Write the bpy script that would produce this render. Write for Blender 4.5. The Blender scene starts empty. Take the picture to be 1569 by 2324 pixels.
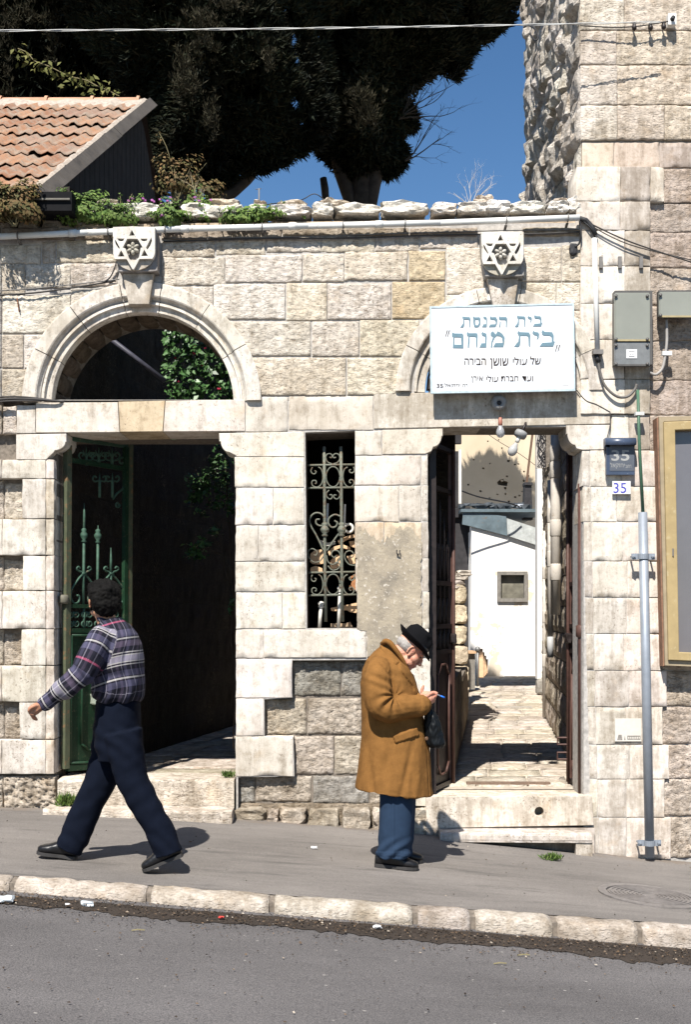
import bpy, bmesh, math, random
import numpy as np
from mathutils import Vector, Matrix, Quaternion, noise
R = math.radians
random.seed(7)
scn = bpy.context.scene
COL = scn.collection

# ---------------------------------------------------------------- camera, sky, sun
FPX = 2700.0          # focal length in photo units (photo = 1569 x 2324 units)
CX, HY = 784.5, 1400.0
EYE, DIST = 1.6, 9.0  # eye height and distance to the facade plane (y = 0)
cam = bpy.data.cameras.new('camera'); camo = bpy.data.objects.new('camera', cam); COL.objects.link(camo)
camo.location = (0, -DIST, EYE); camo.rotation_euler = (R(90), 0, 0)
cam.sensor_fit = 'VERTICAL'; cam.sensor_height = 36; cam.sensor_width = 36
cam.lens = 36 * FPX / 2324.0
cam.shift_y = (HY - 1162.0) / 2324.0
cam.clip_start = 0.05; cam.clip_end = 2000
scn.camera = camo

SUNV = Vector((0.22, 0.74, -1.0))      # direction the light travels
SUN_STRENGTH, SKY_STRENGTH, EXPOSURE = 5.0, 0.070, 0.88
to_sun = -SUNV.normalized()
world = bpy.data.worlds.new('World'); scn.world = world; world.use_nodes = True
wn = world.node_tree; wn.nodes.clear()
sky = wn.nodes.new('ShaderNodeTexSky'); sky.sky_type = 'NISHITA'; sky.sun_disc = False
sky.sun_elevation = math.asin(to_sun.z); sky.sun_rotation = math.atan2(to_sun.x, to_sun.y)
sky.air_density = 1.0; sky.dust_density = 0.3; sky.ozone_density = 2.1; sky.altitude = 700
bg = wn.nodes.new('ShaderNodeBackground'); bg.inputs[1].default_value = SKY_STRENGTH
wo = wn.nodes.new('ShaderNodeOutputWorld')
hs = wn.nodes.new('ShaderNodeHueSaturation'); hs.inputs['Saturation'].default_value = 1.2
wn.links.new(sky.outputs[0], hs.inputs['Color']); wn.links.new(hs.outputs[0], bg.inputs[0]); wn.links.new(bg.outputs[0], wo.inputs[0])
sl = bpy.data.lights.new('sun', 'SUN'); sl.energy = SUN_STRENGTH; sl.angle = R(0.53); sl.color = (1.0, 0.955, 0.885)
so = bpy.data.objects.new('sun', sl); COL.objects.link(so)
so.rotation_euler = SUNV.to_track_quat('-Z', 'Y').to_euler(); so.location = (-6, -20, 30)
vs = scn.view_settings; vs.view_transform = 'Standard'; vs.look = 'None'; vs.gamma = 1.0; vs.exposure = EXPOSURE
vs.use_curve_mapping = False
scn.cycles.max_bounces = 6; scn.cycles.diffuse_bounces = 2; scn.cycles.transparent_max_bounces = 8

# ---------------------------------------------------------------- helpers
def P(px, py, y=0.0):
    s = FPX / (DIST + y)
    return Vector(((px - CX) / s, y, EYE + (HY - py) / s))
def XX(px, y=0.0): return (px - CX) * (DIST + y) / FPX
def ZZ(py, y=0.0): return EYE + (HY - py) * (DIST + y) / FPX
def Zm(ox, oy, k): return lambda x, y: (ox + x / k, oy + y / k)   # zoomed picture -> photo units

def nz(x, y, z): return noise.noise(Vector((x, y, z)))
def lerp(a, b, t): return a + (b - a) * t
def clamp(a, lo, hi): return max(lo, min(hi, a))
def sstep(t): t = clamp(t, 0, 1); return t * t * (3 - 2 * t)

ORG = {}
def org_of(o):
    while o is not None and o.name not in ORG: o = o.parent
    return ORG[o.name] if o is not None else Vector((0, 0, 0))

def setp(o, label=None, cat=None, group=None, kind=None):
    if label: o['label'] = label
    if cat: o['category'] = cat
    if group: o['group'] = group
    if kind: o['kind'] = kind
    return o
def thing(name, loc, label, cat, group=None):
    o = bpy.data.objects.new(name, None); COL.objects.link(o); o.location = loc; o.empty_display_size = 0.1
    ORG[o.name] = Vector(loc)
    return setp(o, label, cat, group)
def link(name, me, mat=None, parent=None, loc=None):
    o = bpy.data.objects.new(name, me); COL.objects.link(o)
    if mat is not None and not me.materials: me.materials.append(mat)
    if parent is not None: o.parent = parent
    if loc is not None: o.location = Vector(loc) - (org_of(parent) if parent is not None else Vector())
    return o
def mk(name, V, F, mat, parent=None, smooth=False, base=None):
    """world-space vertices -> object; base = where a top-level mesh has its origin"""
    off = org_of(parent) if parent is not None else Vector(base or (0, 0, 0))
    me = bpy.data.meshes.new(name)
    me.from_pydata([tuple(Vector(v) - off) for v in V], [], F)
    me.update()
    if smooth: me.polygons.foreach_set('use_smooth', [True] * len(me.polygons))
    o = link(name, me, mat, parent)
    if parent is None:
        o.location = off
        if base is not None: ORG[o.name] = Vector(off)
    return o

class MB:
    """collects primitives, all in world space"""
    def __init__(s): s.V = []; s.F = []
    def add(s, V, F):
        n = len(s.V); s.V += [Vector(v) for v in V]; s.F += [tuple(i + n for i in f) for f in F]; return s
    def box(s, a, b):
        x0, y0, z0 = a; x1, y1, z1 = b
        return s.add([(x0,y0,z0),(x1,y0,z0),(x1,y1,z0),(x0,y1,z0),(x0,y0,z1),(x1,y0,z1),(x1,y1,z1),(x0,y1,z1)],
              [(3,2,1,0),(4,5,6,7),(0,1,5,4),(1,2,6,5),(2,3,7,6),(3,0,4,7)])
    def bar(s, p, q, w, h, up=Vector((0, 0, 1))):
        p = Vector(p); q = Vector(q); d = (q - p).normalized()
        a = d.cross(up)
        if a.length < 1e-4: a = d.cross(Vector((1, 0, 0)))
        a.normalize(); b = a.cross(d).normalized()
        V = []
        for c in (p, q):
            for (i, j) in ((-1,-1),(1,-1),(1,1),(-1,1)): V.append(c + a*i*w/2 + b*j*h/2)
        return s.add(V, [(0,1,2,3),(7,6,5,4),(4,5,1,0),(5,6,2,1),(6,7,3,2),(7,4,0,3)])
    def tube(s, pts, rad, n=8, cap=True):
        V, F = tubemesh(pts, rad, n, cap); return s.add(V, F)
    def prism(s, pts, y0, y1):
        """polygon of (X,Z) extruded in y"""
        n = len(pts)
        V = [(x, y0, z) for x, z in pts] + [(x, y1, z) for x, z in pts]
        F = [tuple(range(n)), tuple(range(2*n-1, n-1, -1))] + [(i, i+n, (i+1) % n + n, (i+1) % n) for i in range(n)]
        return s.add(V, F)
    def lathe(s, c, prof, n=16, axis=Vector((0,0,1))):
        q = Vector((0,0,1)).rotation_difference(Vector(axis).normalized())
        V = []; F = []
        for r, h in prof:
            for k in range(n):
                a = 2*math.pi*k/n
                V.append(Vector(c) + q @ Vector((r*math.cos(a), r*math.sin(a), h)))
        for i in range(len(prof)-1):
            for k in range(n):
                k2 = (k+1) % n
                F.append((i*n+k, i*n+k2, (i+1)*n+k2, (i+1)*n+k))
        F.append(tuple(range(n-1,-1,-1))); F.append(tuple((len(prof)-1)*n+k for k in range(n)))
        return s.add(V, F)
    def go(s, name, mat, parent=None, smooth=False, base=None): 
        o = mk(name, s.V, s.F, mat, parent, smooth, base)
        if smooth == 'auto': pass
        return o

def tubemesh(pts, rad, n=8, cap=True, ell=None, up=None):
    pts = [Vector(p) for p in pts]; m = len(pts)
    if not hasattr(rad, '__len__'): rad = [rad] * m
    if len(rad) != m: rad = [rad[0] + (rad[-1]-rad[0])*i/(m-1) for i in range(m)]
    T = []
    for i in range(m):
        a = pts[max(i-1, 0)]; b = pts[min(i+1, m-1)]
        d = (b - a); T.append(d.normalized() if d.length > 1e-9 else Vector((0,0,1)))
    ref = Vector(up) if up else (Vector((0,1,0)) if abs(T[0].y) < 0.9 else Vector((1,0,0)))
    A = (ref - T[0]*ref.dot(T[0])).normalized()
    V = []; F = []
    for i in range(m):
        if i: 
            A = (A - T[i]*A.dot(T[i]))
            A = A.normalized() if A.length > 1e-6 else T[i].orthogonal().normalized()
        B = T[i].cross(A)
        e = ell[i] if ell else 1.0
        for k in range(n):
            t = 2*math.pi*k/n
            V.append(pts[i] + A*math.cos(t)*rad[i]*e + B*math.sin(t)*rad[i])
    for i in range(m-1):
        for k in range(n):
            k2 = (k+1) % n
            F.append((i*n+k, (i+1)*n+k, (i+1)*n+k2, i*n+k2))
    if cap:
        F.append(tuple(range(n))); F.append(tuple(reversed([(m-1)*n+k for k in range(n)])))
    return V, F

def crv(pts, sub=6):
    """Catmull-Rom through points"""
    pts = [Vector(p) for p in pts]; out = []
    n = len(pts)
    for i in range(n-1):
        p0 = pts[max(i-1,0)]; p1 = pts[i]; p2 = pts[i+1]; p3 = pts[min(i+2,n-1)]
        for k in range(sub):
            t = k/sub
            out.append(0.5*((2*p1)+(p2-p0)*t+(2*p0-5*p1+4*p2-p3)*t*t+(3*p1-p0-3*p2+p3)*t**3))
    out.append(pts[-1]); return out

def plate(name, outer, holes, y0, y1, mat, parent=None, bevel=0.0, tf=None, base=None):
    """2-D outline with holes (photo units unless tf given) filled and extruded between y0 and y1"""
    cu = bpy.data.curves.new('tmp', 'CURVE'); cu.dimensions = '2D'; cu.fill_mode = 'BOTH'
    ym = (y0+y1)/2
    for poly in [outer] + list(holes):
        sp = cu.splines.new('POLY'); sp.points.add(len(poly)-1); sp.use_cyclic_u = True
        for i, (a, b) in enumerate(poly):
            if tf is None: q = P(a, b, y0); x, z = q.x, q.z
            else: x, z = tf(a, b)
            sp.points[i].co = (x, z, 0, 1)
    cu.extrude = abs(y1-y0)/2 - bevel
    if bevel: cu.bevel_depth = bevel; cu.bevel_resolution = 1; cu.offset = -bevel
    t = bpy.data.objects.new('tmp', cu); COL.objects.link(t)
    dg = bpy.context.evaluated_depsgraph_get(); dg.update()
    me = bpy.data.meshes.new_from_object(t.evaluated_get(dg))
    bpy.data.objects.remove(t); bpy.data.curves.remove(cu)
    off = org_of(parent) if parent is not None else Vector(base or (0,0,0))
    for v in me.vertices:
        x, z, d = v.co; v.co = (x - off.x, ym - d - off.y, z - off.z)
    me.flip_normals() if False else None
    me.materials.clear(); me.materials.append(mat); me.name = name
    for p in me.polygons: p.material_index = 0; p.use_smooth = False
    me.update()
    o = link(name, me, None, parent)
    if parent is None: o.location = off
    return o

def textmesh(s, size, font_w=1.0, extrude=0.0, offset=0.0):
    cu = bpy.data.curves.new('txt', 'FONT'); cu.body = s; cu.size = size; cu.extrude = extrude; cu.offset = offset
    cu.align_x = 'LEFT'; cu.resolution_u = 3
    t = bpy.data.objects.new('tmp', cu); COL.objects.link(t)
    dg = bpy.context.evaluated_depsgraph_get(); dg.update()
    me = bpy.data.meshes.new_from_object(t.evaluated_get(dg))
    bpy.data.objects.remove(t); bpy.data.curves.remove(cu)
    return me
def writing(s, x0, x1, ytop, ybot, yplane, mat, parent, name='lettering', bold=0.0, slant=0.0):
    """text stretched into a box given in photo units, lying just in front of yplane"""
    me = textmesh(s, 1.0, extrude=0.0, offset=bold)
    co = [v.co.copy() for v in me.vertices]
    if not co: return None
    ax = min(c.x for c in co); bx = max(c.x for c in co); ay = min(c.y for c in co); by = max(c.y for c in co)
    A = P(x0, ybot, yplane); B = P(x1, ytop, yplane); off = org_of(parent)
    for v in me.vertices:
        fx = (v.co.x-ax)/(bx-ax); fy = (v.co.y-ay)/(by-ay)
        v.co = Vector((lerp(A.x, B.x, fx), yplane, lerp(A.z, B.z, fy))) - off
    me.materials.clear(); me.materials.append(mat); me.update(); me.name = name
    for p in me.polygons: p.material_index = 0
    return link(name, me, None, parent)

# ---------------------------------------------------------------- materials
def newmat(name):
    m = bpy.data.materials.new(name); m.use_nodes = True
    nt = m.node_tree; b = nt.nodes['Principled BSDF']
    b.inputs['Specular IOR Level'].default_value = 0.25
    return m, nt, b
def N(nt, typ, **kw):
    n = nt.nodes.new(typ)
    for k, v in kw.items():
        if k in ('operation','blend_type','data_type','interpolation','attribute_name','noise_dimensions','feature','bands_direction','wave_type','clamp_factor','normalize'): setattr(n, k, v)
    return n
def L(nt, a, b): nt.links.new(a, b)
def tex(nt, scale, detail=4, rough=0.6, vec=None, typ='ShaderNodeTexNoise'):
    n = nt.nodes.new(typ); n.inputs['Scale'].default_value = scale
    if 'Detail' in n.inputs: n.inputs['Detail'].default_value = detail
    if 'Roughness' in n.inputs: n.inputs['Roughness'].default_value = rough
    if vec is not None: L(nt, vec, n.inputs['Vector'])
    return n
def ramp(nt, fac, stops, interp='LINEAR'):
    r = nt.nodes.new('ShaderNodeValToRGB'); r.color_ramp.interpolation = interp
    el = r.color_ramp.elements
    while len(el) > 1: el.remove(el[-1])
    el[0].position = stops[0][0]; el[0].color = (*stops[0][1], 1) if len(stops[0][1]) == 3 else stops[0][1]
    for p, c in stops[1:]:
        e = el.new(p); e.color = (*c, 1)
    if fac is not None: L(nt, fac, r.inputs[0])
    return r
def mixc(nt, fac, a, b, mode='MIX'):
    n = nt.nodes.new('ShaderNodeMix'); n.data_type = 'RGBA'; n.blend_type = mode
    for inp, v in ((n.inputs[0], fac), (n.inputs[6], a), (n.inputs[7], b)):
        if hasattr(v, 'links') or hasattr(v, 'is_linked'): L(nt, v, inp)
        elif isinstance(v, (int, float)): inp.default_value = v
        else: inp.default_value = (*v, 1)
    return n.outputs[2]
def mth(nt, op, a, b=0.0, c=None):
    n = nt.nodes.new('ShaderNodeMath'); n.operation = op
    for i, v in enumerate((a, b) if c is None else (a, b, c)):
        if isinstance(v, (int, float)): n.inputs[i].default_value = v
        else: L(nt, v, n.inputs[i])
    return n.outputs[0]
def bump(nt, b, h, strength=0.3, dist=0.01, prev=None):
    n = nt.nodes.new('ShaderNodeBump'); n.inputs['Strength'].default_value = strength; n.inputs['Distance'].default_value = dist
    L(nt, h, n.inputs['Height'])
    if prev is not None: L(nt, prev, n.inputs['Normal'])
    L(nt, n.outputs[0], b.inputs['Normal']); return n.outputs[0]
def mapping(nt, src, scale=(1,1,1), loc=None):
    m = nt.nodes.new('ShaderNodeMapping'); L(nt, src, m.inputs['Vector']); m.inputs['Scale'].default_value = scale
    if loc is not None: L(nt, loc, m.inputs['Location'])
    return m.outputs[0]

def simple(name, col, rough=0.6, metal=0.0, var=0.15, scale=20, bumps=0.0, bscale=120, dirt=None, spec=0.3):
    m, nt, b = newmat(name)
    tc = nt.nodes.new('ShaderNodeTexCoord')
    n1 = tex(nt, scale, 5, 0.65, tc.outputs['Object'])
    f = ramp(nt, n1.outputs[0], [(0.3, (1-var,)*3), (0.7, (1+var,)*3)])
    c = mixc(nt, 1.0, col, f.outputs[0], 'MULTIPLY')
    if dirt:
        n2 = tex(nt, dirt[1], 6, 0.7, tc.outputs['Object'])
        f2 = ramp(nt, n2.outputs[0], [(dirt[2], (0,0,0)), (dirt[2]+0.08, (1,1,1))])
        c = mixc(nt, f2.outputs[0], c, dirt[0])
    L(nt, c, b.inputs['Base Color'])
    b.inputs['Roughness'].default_value = rough; b.inputs['Metallic'].default_value = metal
    b.inputs['Specular IOR Level'].default_value = spec
    if bumps:
        n3 = tex(nt, bscale, 4, 0.6, tc.outputs['Object']); bump(nt, b, n3.outputs[0], bumps, 0.004)
    return m

def stone_material(name, pits=0.0, bumps=0.35, streak=0.5):
    """limestone: object colour x grain, pits, weather streaks (amount in the object's alpha)"""
    m, nt, b = newmat(name)
    oi = nt.nodes.new('ShaderNodeObjectInfo'); tc = nt.nodes.new('ShaderNodeTexCoord')
    off = nt.nodes.new('ShaderNodeCombineXYZ')
    L(nt, mth(nt, 'MULTIPLY', oi.outputs['Random'], 37.0), off.inputs[0]); L(nt, mth(nt, 'MULTIPLY', oi.outputs['Random'], 91.0), off.inputs[2])
    geo = nt.nodes.new('ShaderNodeNewGeometry')
    w = mapping(nt, geo.outputs['Position'], (1,1,1))
    own = mapping(nt, geo.outputs['Position'], (1,1,1), off.outputs[0])
    big = tex(nt, 3.5, 4, 0.6, own); mid = tex(nt, 17, 6, 0.7, own); fine = tex(nt, 110, 4, 0.75, own)
    f1 = ramp(nt, big.outputs[0], [(0.3, (0.86,0.84,0.80)), (0.7, (1.08,1.08,1.08))])
    c = mixc(nt, 1.0, oi.outputs['Color'], f1.outputs[0], 'MULTIPLY')
    f2 = ramp(nt, mid.outputs[0], [(0.28, (0.62,0.57,0.50)), (0.47, (1,1,1)), (0.75, (1.10,1.10,1.10))])
    c = mixc(nt, 0.75, c, f2.outputs[0], 'MULTIPLY')
    f3 = ramp(nt, fine.outputs[0], [(0.33, (0.70,0.68,0.64)), (0.5, (1,1,1))])
    c = mixc(nt, 0.45, c, f3.outputs[0], 'MULTIPLY')
    bgm = tex(nt, 1.3, 5, 0.65, w); bgv = tex(nt, 1.0, 4, 0.7, mapping(nt, geo.outputs['Position'], (7, 7, 0.9)))
    f9 = ramp(nt, mth(nt, 'ADD', mth(nt, 'MULTIPLY', bgm.outputs[0], 0.6), mth(nt, 'MULTIPLY', bgv.outputs[0], 0.4)), [(0.41, (0.74,0.71,0.67)), (0.49, (0.97,0.96,0.95)), (0.60, (1.14,1.14,1.15))])
    c = mixc(nt, 0.9, c, f9.outputs[0], 'MULTIPLY')
    # ochre clouds
    oc = tex(nt, 5.5, 3, 0.6, w); f4 = ramp(nt, oc.outputs[0], [(0.58, (0,0,0)), (0.74, (1,1,1))])
    c = mixc(nt, mth(nt, 'MULTIPLY', f4.outputs[0], 0.35), c, mixc(nt, 1.0, c, (1.0, 0.80, 0.55), 'MULTIPLY'))
    # grey-brown blotches and streaks by dirt amount
    dirt = mth(nt, 'SUBTRACT', 1.0, oi.outputs['Alpha'])
    st = tex(nt, 1.0, 6, 0.75, mapping(nt, geo.outputs['Position'], (16, 16, 2.4)))
    bl = tex(nt, 9.0, 7, 0.72, w)
    s0 = mth(nt, 'ADD', mth(nt, 'MULTIPLY', st.outputs[0], streak), mth(nt, 'MULTIPLY', bl.outputs[0], 1.0-streak))
    s1 = mth(nt, 'ADD', s0, mth(nt, 'MULTIPLY', dirt, 0.24))
    f5 = ramp(nt, s1, [(0.545, (0,0,0)), (0.63, (0.6,)*3), (0.76, (1,1,1))])
    c = mixc(nt, mth(nt, 'MULTIPLY', f5.outputs[0], 0.80), c, mixc(nt, 1.0, c, (0.44, 0.405, 0.36), 'MULTIPLY'))
    rk = tex(nt, 42, 5, 0.75, w); rk2 = tex(nt, 2.2, 2, 0.5, w)
    f8 = ramp(nt, mth(nt, 'ADD', rk.outputs[0], mth(nt, 'MULTIPLY', rk2.outputs[0], 0.35)), [(0.79, (0,0,0)), (0.85, (1,1,1))])
    c = mixc(nt, mth(nt, 'MULTIPLY', f8.outputs[0], 0.75), c, (0.15, 0.115, 0.085))
    if pits:
        sk = nt.nodes.new('ShaderNodeMapping'); L(nt, own, sk.inputs['Vector']); sk.inputs['Rotation'].default_value = (0, 0.6, 0); sk.inputs['Scale'].default_value = (0.55, 1, 1.5)
        pt = tex(nt, 62, 3, 0.55, sk.outputs[0]); pt.inputs['Distortion'].default_value = 0.8
        f6 = ramp(nt, pt.outputs[0], [(0.29, (1,1,1)), (0.36, (0,0,0))])
        c = mixc(nt, mth(nt, 'MULTIPLY', f6.outputs[0], pits), c, (0.19, 0.13, 0.08))
    L(nt, c, b.inputs['Base Color']); b.inputs['Roughness'].default_value = 0.92; b.inputs['Specular IOR Level'].default_value = 0.12
    h = mth(nt, 'ADD', mth(nt, 'MULTIPLY', mid.outputs[0], 1.2), mth(nt, 'MULTIPLY', fine.outputs[0], 0.35))
    if pits: h = mth(nt, 'ADD', h, mth(nt, 'MULTIPLY', ramp(nt, pt.outputs[0], [(0.30,(0,0,0)),(0.48,(1,1,1))]).outputs[0], 1.0))
    bump(nt, b, h, bumps, 0.016 if pits else 0.010)
    return m
M_SM = stone_material('dressed_limestone', 0.0, 0.22)
M_RO = stone_material('rough_limestone', 0.70, 0.65)
M_GR = stone_material('grey_rough_limestone', 0.45, 0.8, 0.3)
M_MORTAR = simple('mortar', (0.39,0.365,0.335), 0.95, var=0.3, scale=30, bumps=0.5, bscale=90)
M_MORTAR_D = simple('old_mortar', (0.16,0.135,0.11), 0.95, var=0.4, scale=30, bumps=0.5, bscale=90)
WHITE = (0.60,0.56,0.505); CREAM = (0.60,0.54,0.45); TAN = (0.53,0.44,0.31); PALE = (0.60,0.555,0.49)
GREY = (0.33,0.315,0.29); BUFF = (0.46,0.405,0.34)
def tint(o, col, dirt=0.0, j=0.05):
    k = 1 + random.uniform(-j, j)
    o.color = (col[0]*k, col[1]*k*(1+random.uniform(-j,j)*0.25), col[2]*k*(1+random.uniform(-j,j)*0.6), 1.0-dirt); return o

# ---------------------------------------------------------------- ground shape
def gwall(X):
    def q(x): return 0.157-0.0583*(x+2.6)-0.0115*(x+2.6)*(x-0.385)
    if X < -3.0: return q(-3.0) - 0.045*(X+3.0)
    if X > 2.2: return q(2.2) - 0.09*(X-2.2)
    return q(X)
def gkerb(X): return -0.018 - 0.0734*X
def gz(X, y):
    X = clamp(X, -14, 14)
    t = clamp(-y/2.2, 0, 1); return lerp(gwall(X), gkerb(X), t)
def groad(X, y):
    X = clamp(X, -14, 14)
    return gkerb(X) - 0.058 - 0.011*clamp(X+2, 0, 4) + 0.02*clamp((-y-2.35)/2.0, 0, 1)
# ================================================================ GROUND, ROAD, PAVEMENT
m_base = simple('earth', (0.30,0.25,0.19), 0.95, var=0.3, scale=2.0)
mk('ground', [(-400,-400,-1.6),(400,-400,-1.6),(400,400,-1.6),(-400,400,-1.6)], [(0,1,2,3)], m_base)['kind'] = 'structure'
def sheet(name, f, xs, ys, mat):
    V = []; F = []
    for y in ys:
        for x in xs: V.append((x, y, f(x, y)))
    nx = len(xs)
    for j in range(len(ys)-1):
        for i in range(nx-1):
            a = j*nx+i; F.append((a, a+1, a+nx+1, a+nx))
    o = mk(name, V, F, mat, smooth=True); o['kind'] = 'structure'; return o
def asphalt(name, base, specks, light, stain=None, sc=1.0):
    m, nt, b = newmat(name); g = nt.nodes.new('ShaderNodeNewGeometry'); pos = g.outputs['Position']
    big = tex(nt, 0.9, 5, 0.6, mapping(nt, pos, (0.6, 1.6, 1))); gr = tex(nt, 130*sc, 3, 0.8, pos)
    c = mixc(nt, 1.0, base, ramp(nt, big.outputs[0], [(0.32,(0.78,)*3),(0.68,(1.18,)*3)]).outputs[0], 'MULTIPLY')
    c = mixc(nt, 1.0, c, ramp(nt, gr.outputs[0], [(0.34,(0.50,)*3),(0.5,(1,1,1)),(0.66,(1.55,1.5,1.45))]).outputs[0], 'MULTIPLY')
    vo = nt.nodes.new('ShaderNodeTexVoronoi'); vo.inputs['Scale'].default_value = 38*sc; L(nt, mapping(nt, pos, (0.6,1,1)), vo.inputs['Vector'])
    sp = ramp(nt, vo.outputs['Distance'], [(specks, (1,1,1)), (specks+0.04, (0,0,0))])
    rr = ramp(nt, vo.outputs['Color'], [(0.86,(0,0,0)),(0.89,(1,1,1))])
    c = mixc(nt, mth(nt, 'MULTIPLY', sp.outputs[0], rr.outputs[0]), c, light)
    if stain:
        st = tex(nt, 1.5, 7, 0.72, mapping(nt, pos, (0.55, 3.2, 1))); c = mixc(nt, mth(nt,'MULTIPLY', ramp(nt, st.outputs[0], [(0.54,(0,0,0)),(0.66,(1,1,1))]).outputs[0], 0.72), c, stain)
        sk = tex(nt, 6, 6, 0.7, mapping(nt, pos, (0.4, 3.0, 1))); c = mixc(nt, 0.5, c, mixc(nt, 1.0, c, ramp(nt, sk.outputs[0], [(0.35,(0.78,)*3),(0.6,(1.08,)*3)]).outputs[0], 'MULTIPLY'))
    if stain:
        sx = nt.nodes.new('ShaderNodeSeparateXYZ'); L(nt, pos, sx.inputs[0]); gd = tex(nt, 7, 5, 0.7, pos)
        wb = mth(nt, 'ADD', mth(nt, 'MULTIPLY', sx.outputs[1], 1.6), gd.outputs[0])
        c = mixc(nt, mth(nt, 'MULTIPLY', ramp(nt, wb, [(0.30,(0,0,0)),(0.60,(1,1,1))]).outputs[0], 0.6), c, (0.17,0.125,0.085))
    L(nt, c, b.inputs['Base Color']); b.inputs['Roughness'].default_value = 0.88
    bump(nt, b, gr.outputs[0], 0.35, 0.006); return m
m_road = asphalt('road_asphalt', (0.100,0.094,0.093), 0.16, (0.34,0.32,0.29))
m_pave = asphalt('pavement_asphalt', (0.170,0.155,0.142), 0.06, (0.33,0.31,0.28), stain=(0.085,0.078,0.072), sc=1.5)
def rng(a, b, st): return [a + (b-a)*i/max(1, round((b-a)/st)) for i in range(max(1, round((b-a)/st))+1)]
sheet('road', lambda x, y: groad(x, y), [-60,-30]+rng(-14, 14, 0.7)+[30,60], [-300,-60,-20,-12,-8,-6,-5,-4,-3.4,-2.9,-2.6,-2.28], m_road)
def pav(x, y):
    z = gz(x, y) + (0.006*nz(x*1.3, y*1.3, 3) if -8 < x < 8 else 0); return z
sheet('pavement', pav, [-60,-30,-14]+rng(-8, 8, 0.16)+[14,30,60], rng(-2.2, 0.02, 0.12), m_pave)

# kerb of separate stones
m_kerb = stone_material('kerb_limestone', 0.35, 0.6, 0.2)
kerb = thing('kerb', P(CX, 2060, -2.3), None, None); kerb['kind'] = 'structure'
def kerb_stone(xa, xb):
    sec = [(-2.195,-0.16),(-2.195,0.002),(-2.215,0.006),(-2.25,0.006),(-2.285,0.002),(-2.31,-0.010),(-2.325,-0.03),(-2.333,-0.06),(-2.338,-0.10),(-2.34,-0.17)]
    n = max(3, int((xb-xa)/0.035)); V = []; F = []; sd = random.random()*50
    for i in range(n+1):
        x = lerp(xa, xb, i/n); e = min(x-xa, xb-x); tp = 1 - 0.16*math.exp(-e/0.012)
        for j, (y, dz) in enumerate(sec):
            w = 0.010*nz(x*9, j*0.45, sd) + 0.008*nz(x*30, j*0.9, sd+5)
            yy = -2.195 + (y+2.195)*lerp(1, tp, 0.25) - (w if 2 < j < 9 else 0)
            V.append((x, yy, gkerb(x) + (dz+0.17)*lerp(tp, 1, 0.8) - 0.17 + (w if 0 < j < 7 else 0)))
    m = len(sec)
    for i in range(n):
        for j in range(m-1): F.append((i*m+j, i*m+j+1, (i+1)*m+j+1, (i+1)*m+j))
    F.append(tuple(range(m-1,-1,-1))); F.append(tuple(n*m+j for j in range(m)))
    o = mk('kerb_stone', V, F, m_kerb, kerb, smooth=True); tint(o, (0.62,0.57,0.52), 0.85, 0.06)
jx = [-330,-20,18-6,335,616,943,1072,1262,1454,1700,1950]
js = [XX(p, -2.33) for p in [-900,-600,-300,24,335,616,943,1075,1262,1456,1690,1990,2300]]
for a, b in zip(js, js[1:]): kerb_stone(a+0.017, b-0.017)
V = [];F = []
xs = rng(js[0], js[-1], 0.3)
mb = MB()
for a, b in zip(xs, xs[1:]):
    mb.add([(a,-2.30,gkerb(a)-0.17),(b,-2.30,gkerb(b)-0.17),(b,-2.2,gkerb(b)-0.17),(a,-2.2,gkerb(a)-0.17),
            (a,-2.30,gkerb(a)-0.02),(b,-2.30,gkerb(b)-0.02),(b,-2.2,gkerb(b)-0.004),(a,-2.2,gkerb(a)-0.004)],
           [(3,2,1,0),(4,5,6,7),(0,1,5,4),(1,2,6,5),(2,3,7,6),(3,0,4,7)])
mb.go('mortar_bed', M_MORTAR_D, kerb)

# strip of dirt and leaf crumbs in the gutter
m_dirt = asphalt('gutter_dirt', (0.036,0.028,0.022), 0.10, (0.12,0.075,0.045), sc=1.6)
def dirt_strip():
    V = []; F = []; xs = rng(-5, 5, 0.03); m = 9
    for i, x in enumerate(xs):
        n0 = 0.03*nz(x*2.2, 0, 1)+0.018*nz(x*9, 0, 2); n1 = 0.09*nz(x*1.6, 5, 1)+0.05*nz(x*7, 7, 2)+0.045*nz(x*19, 3, 9)+0.03*nz(x*47, 3, 4)
        bx = clamp((x+2)/4, 0, 1)
        y0 = lerp(-2.44, -2.345, bx)-n0*lerp(1, 0.3, bx); y1 = lerp(-2.62, -2.68, bx)+n1
        for j in range(m):
            y = lerp(y0, y1, j/(m-1)); e = math.sin(math.pi*j/(m-1))
            V.append((x, y, groad(x, y)+0.004+0.016*e*(0.6+0.6*nz(x*14, y*14, 3))+(0.004*e*nz(x*60, y*60, 1))))
    for i in range(len(xs)-1):
        for j in range(m-1): F.append((i*m+j, i*m+j+1, (i+1)*m+j+1, (i+1)*m+j))
    o = mk('gutter_dirt', V, F, m_dirt, smooth=True)
    setp(o, 'band of dark dirt and leaf crumbs lying in the gutter below the kerb', 'dirt', kind='stuff')
dirt_strip()
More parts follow.
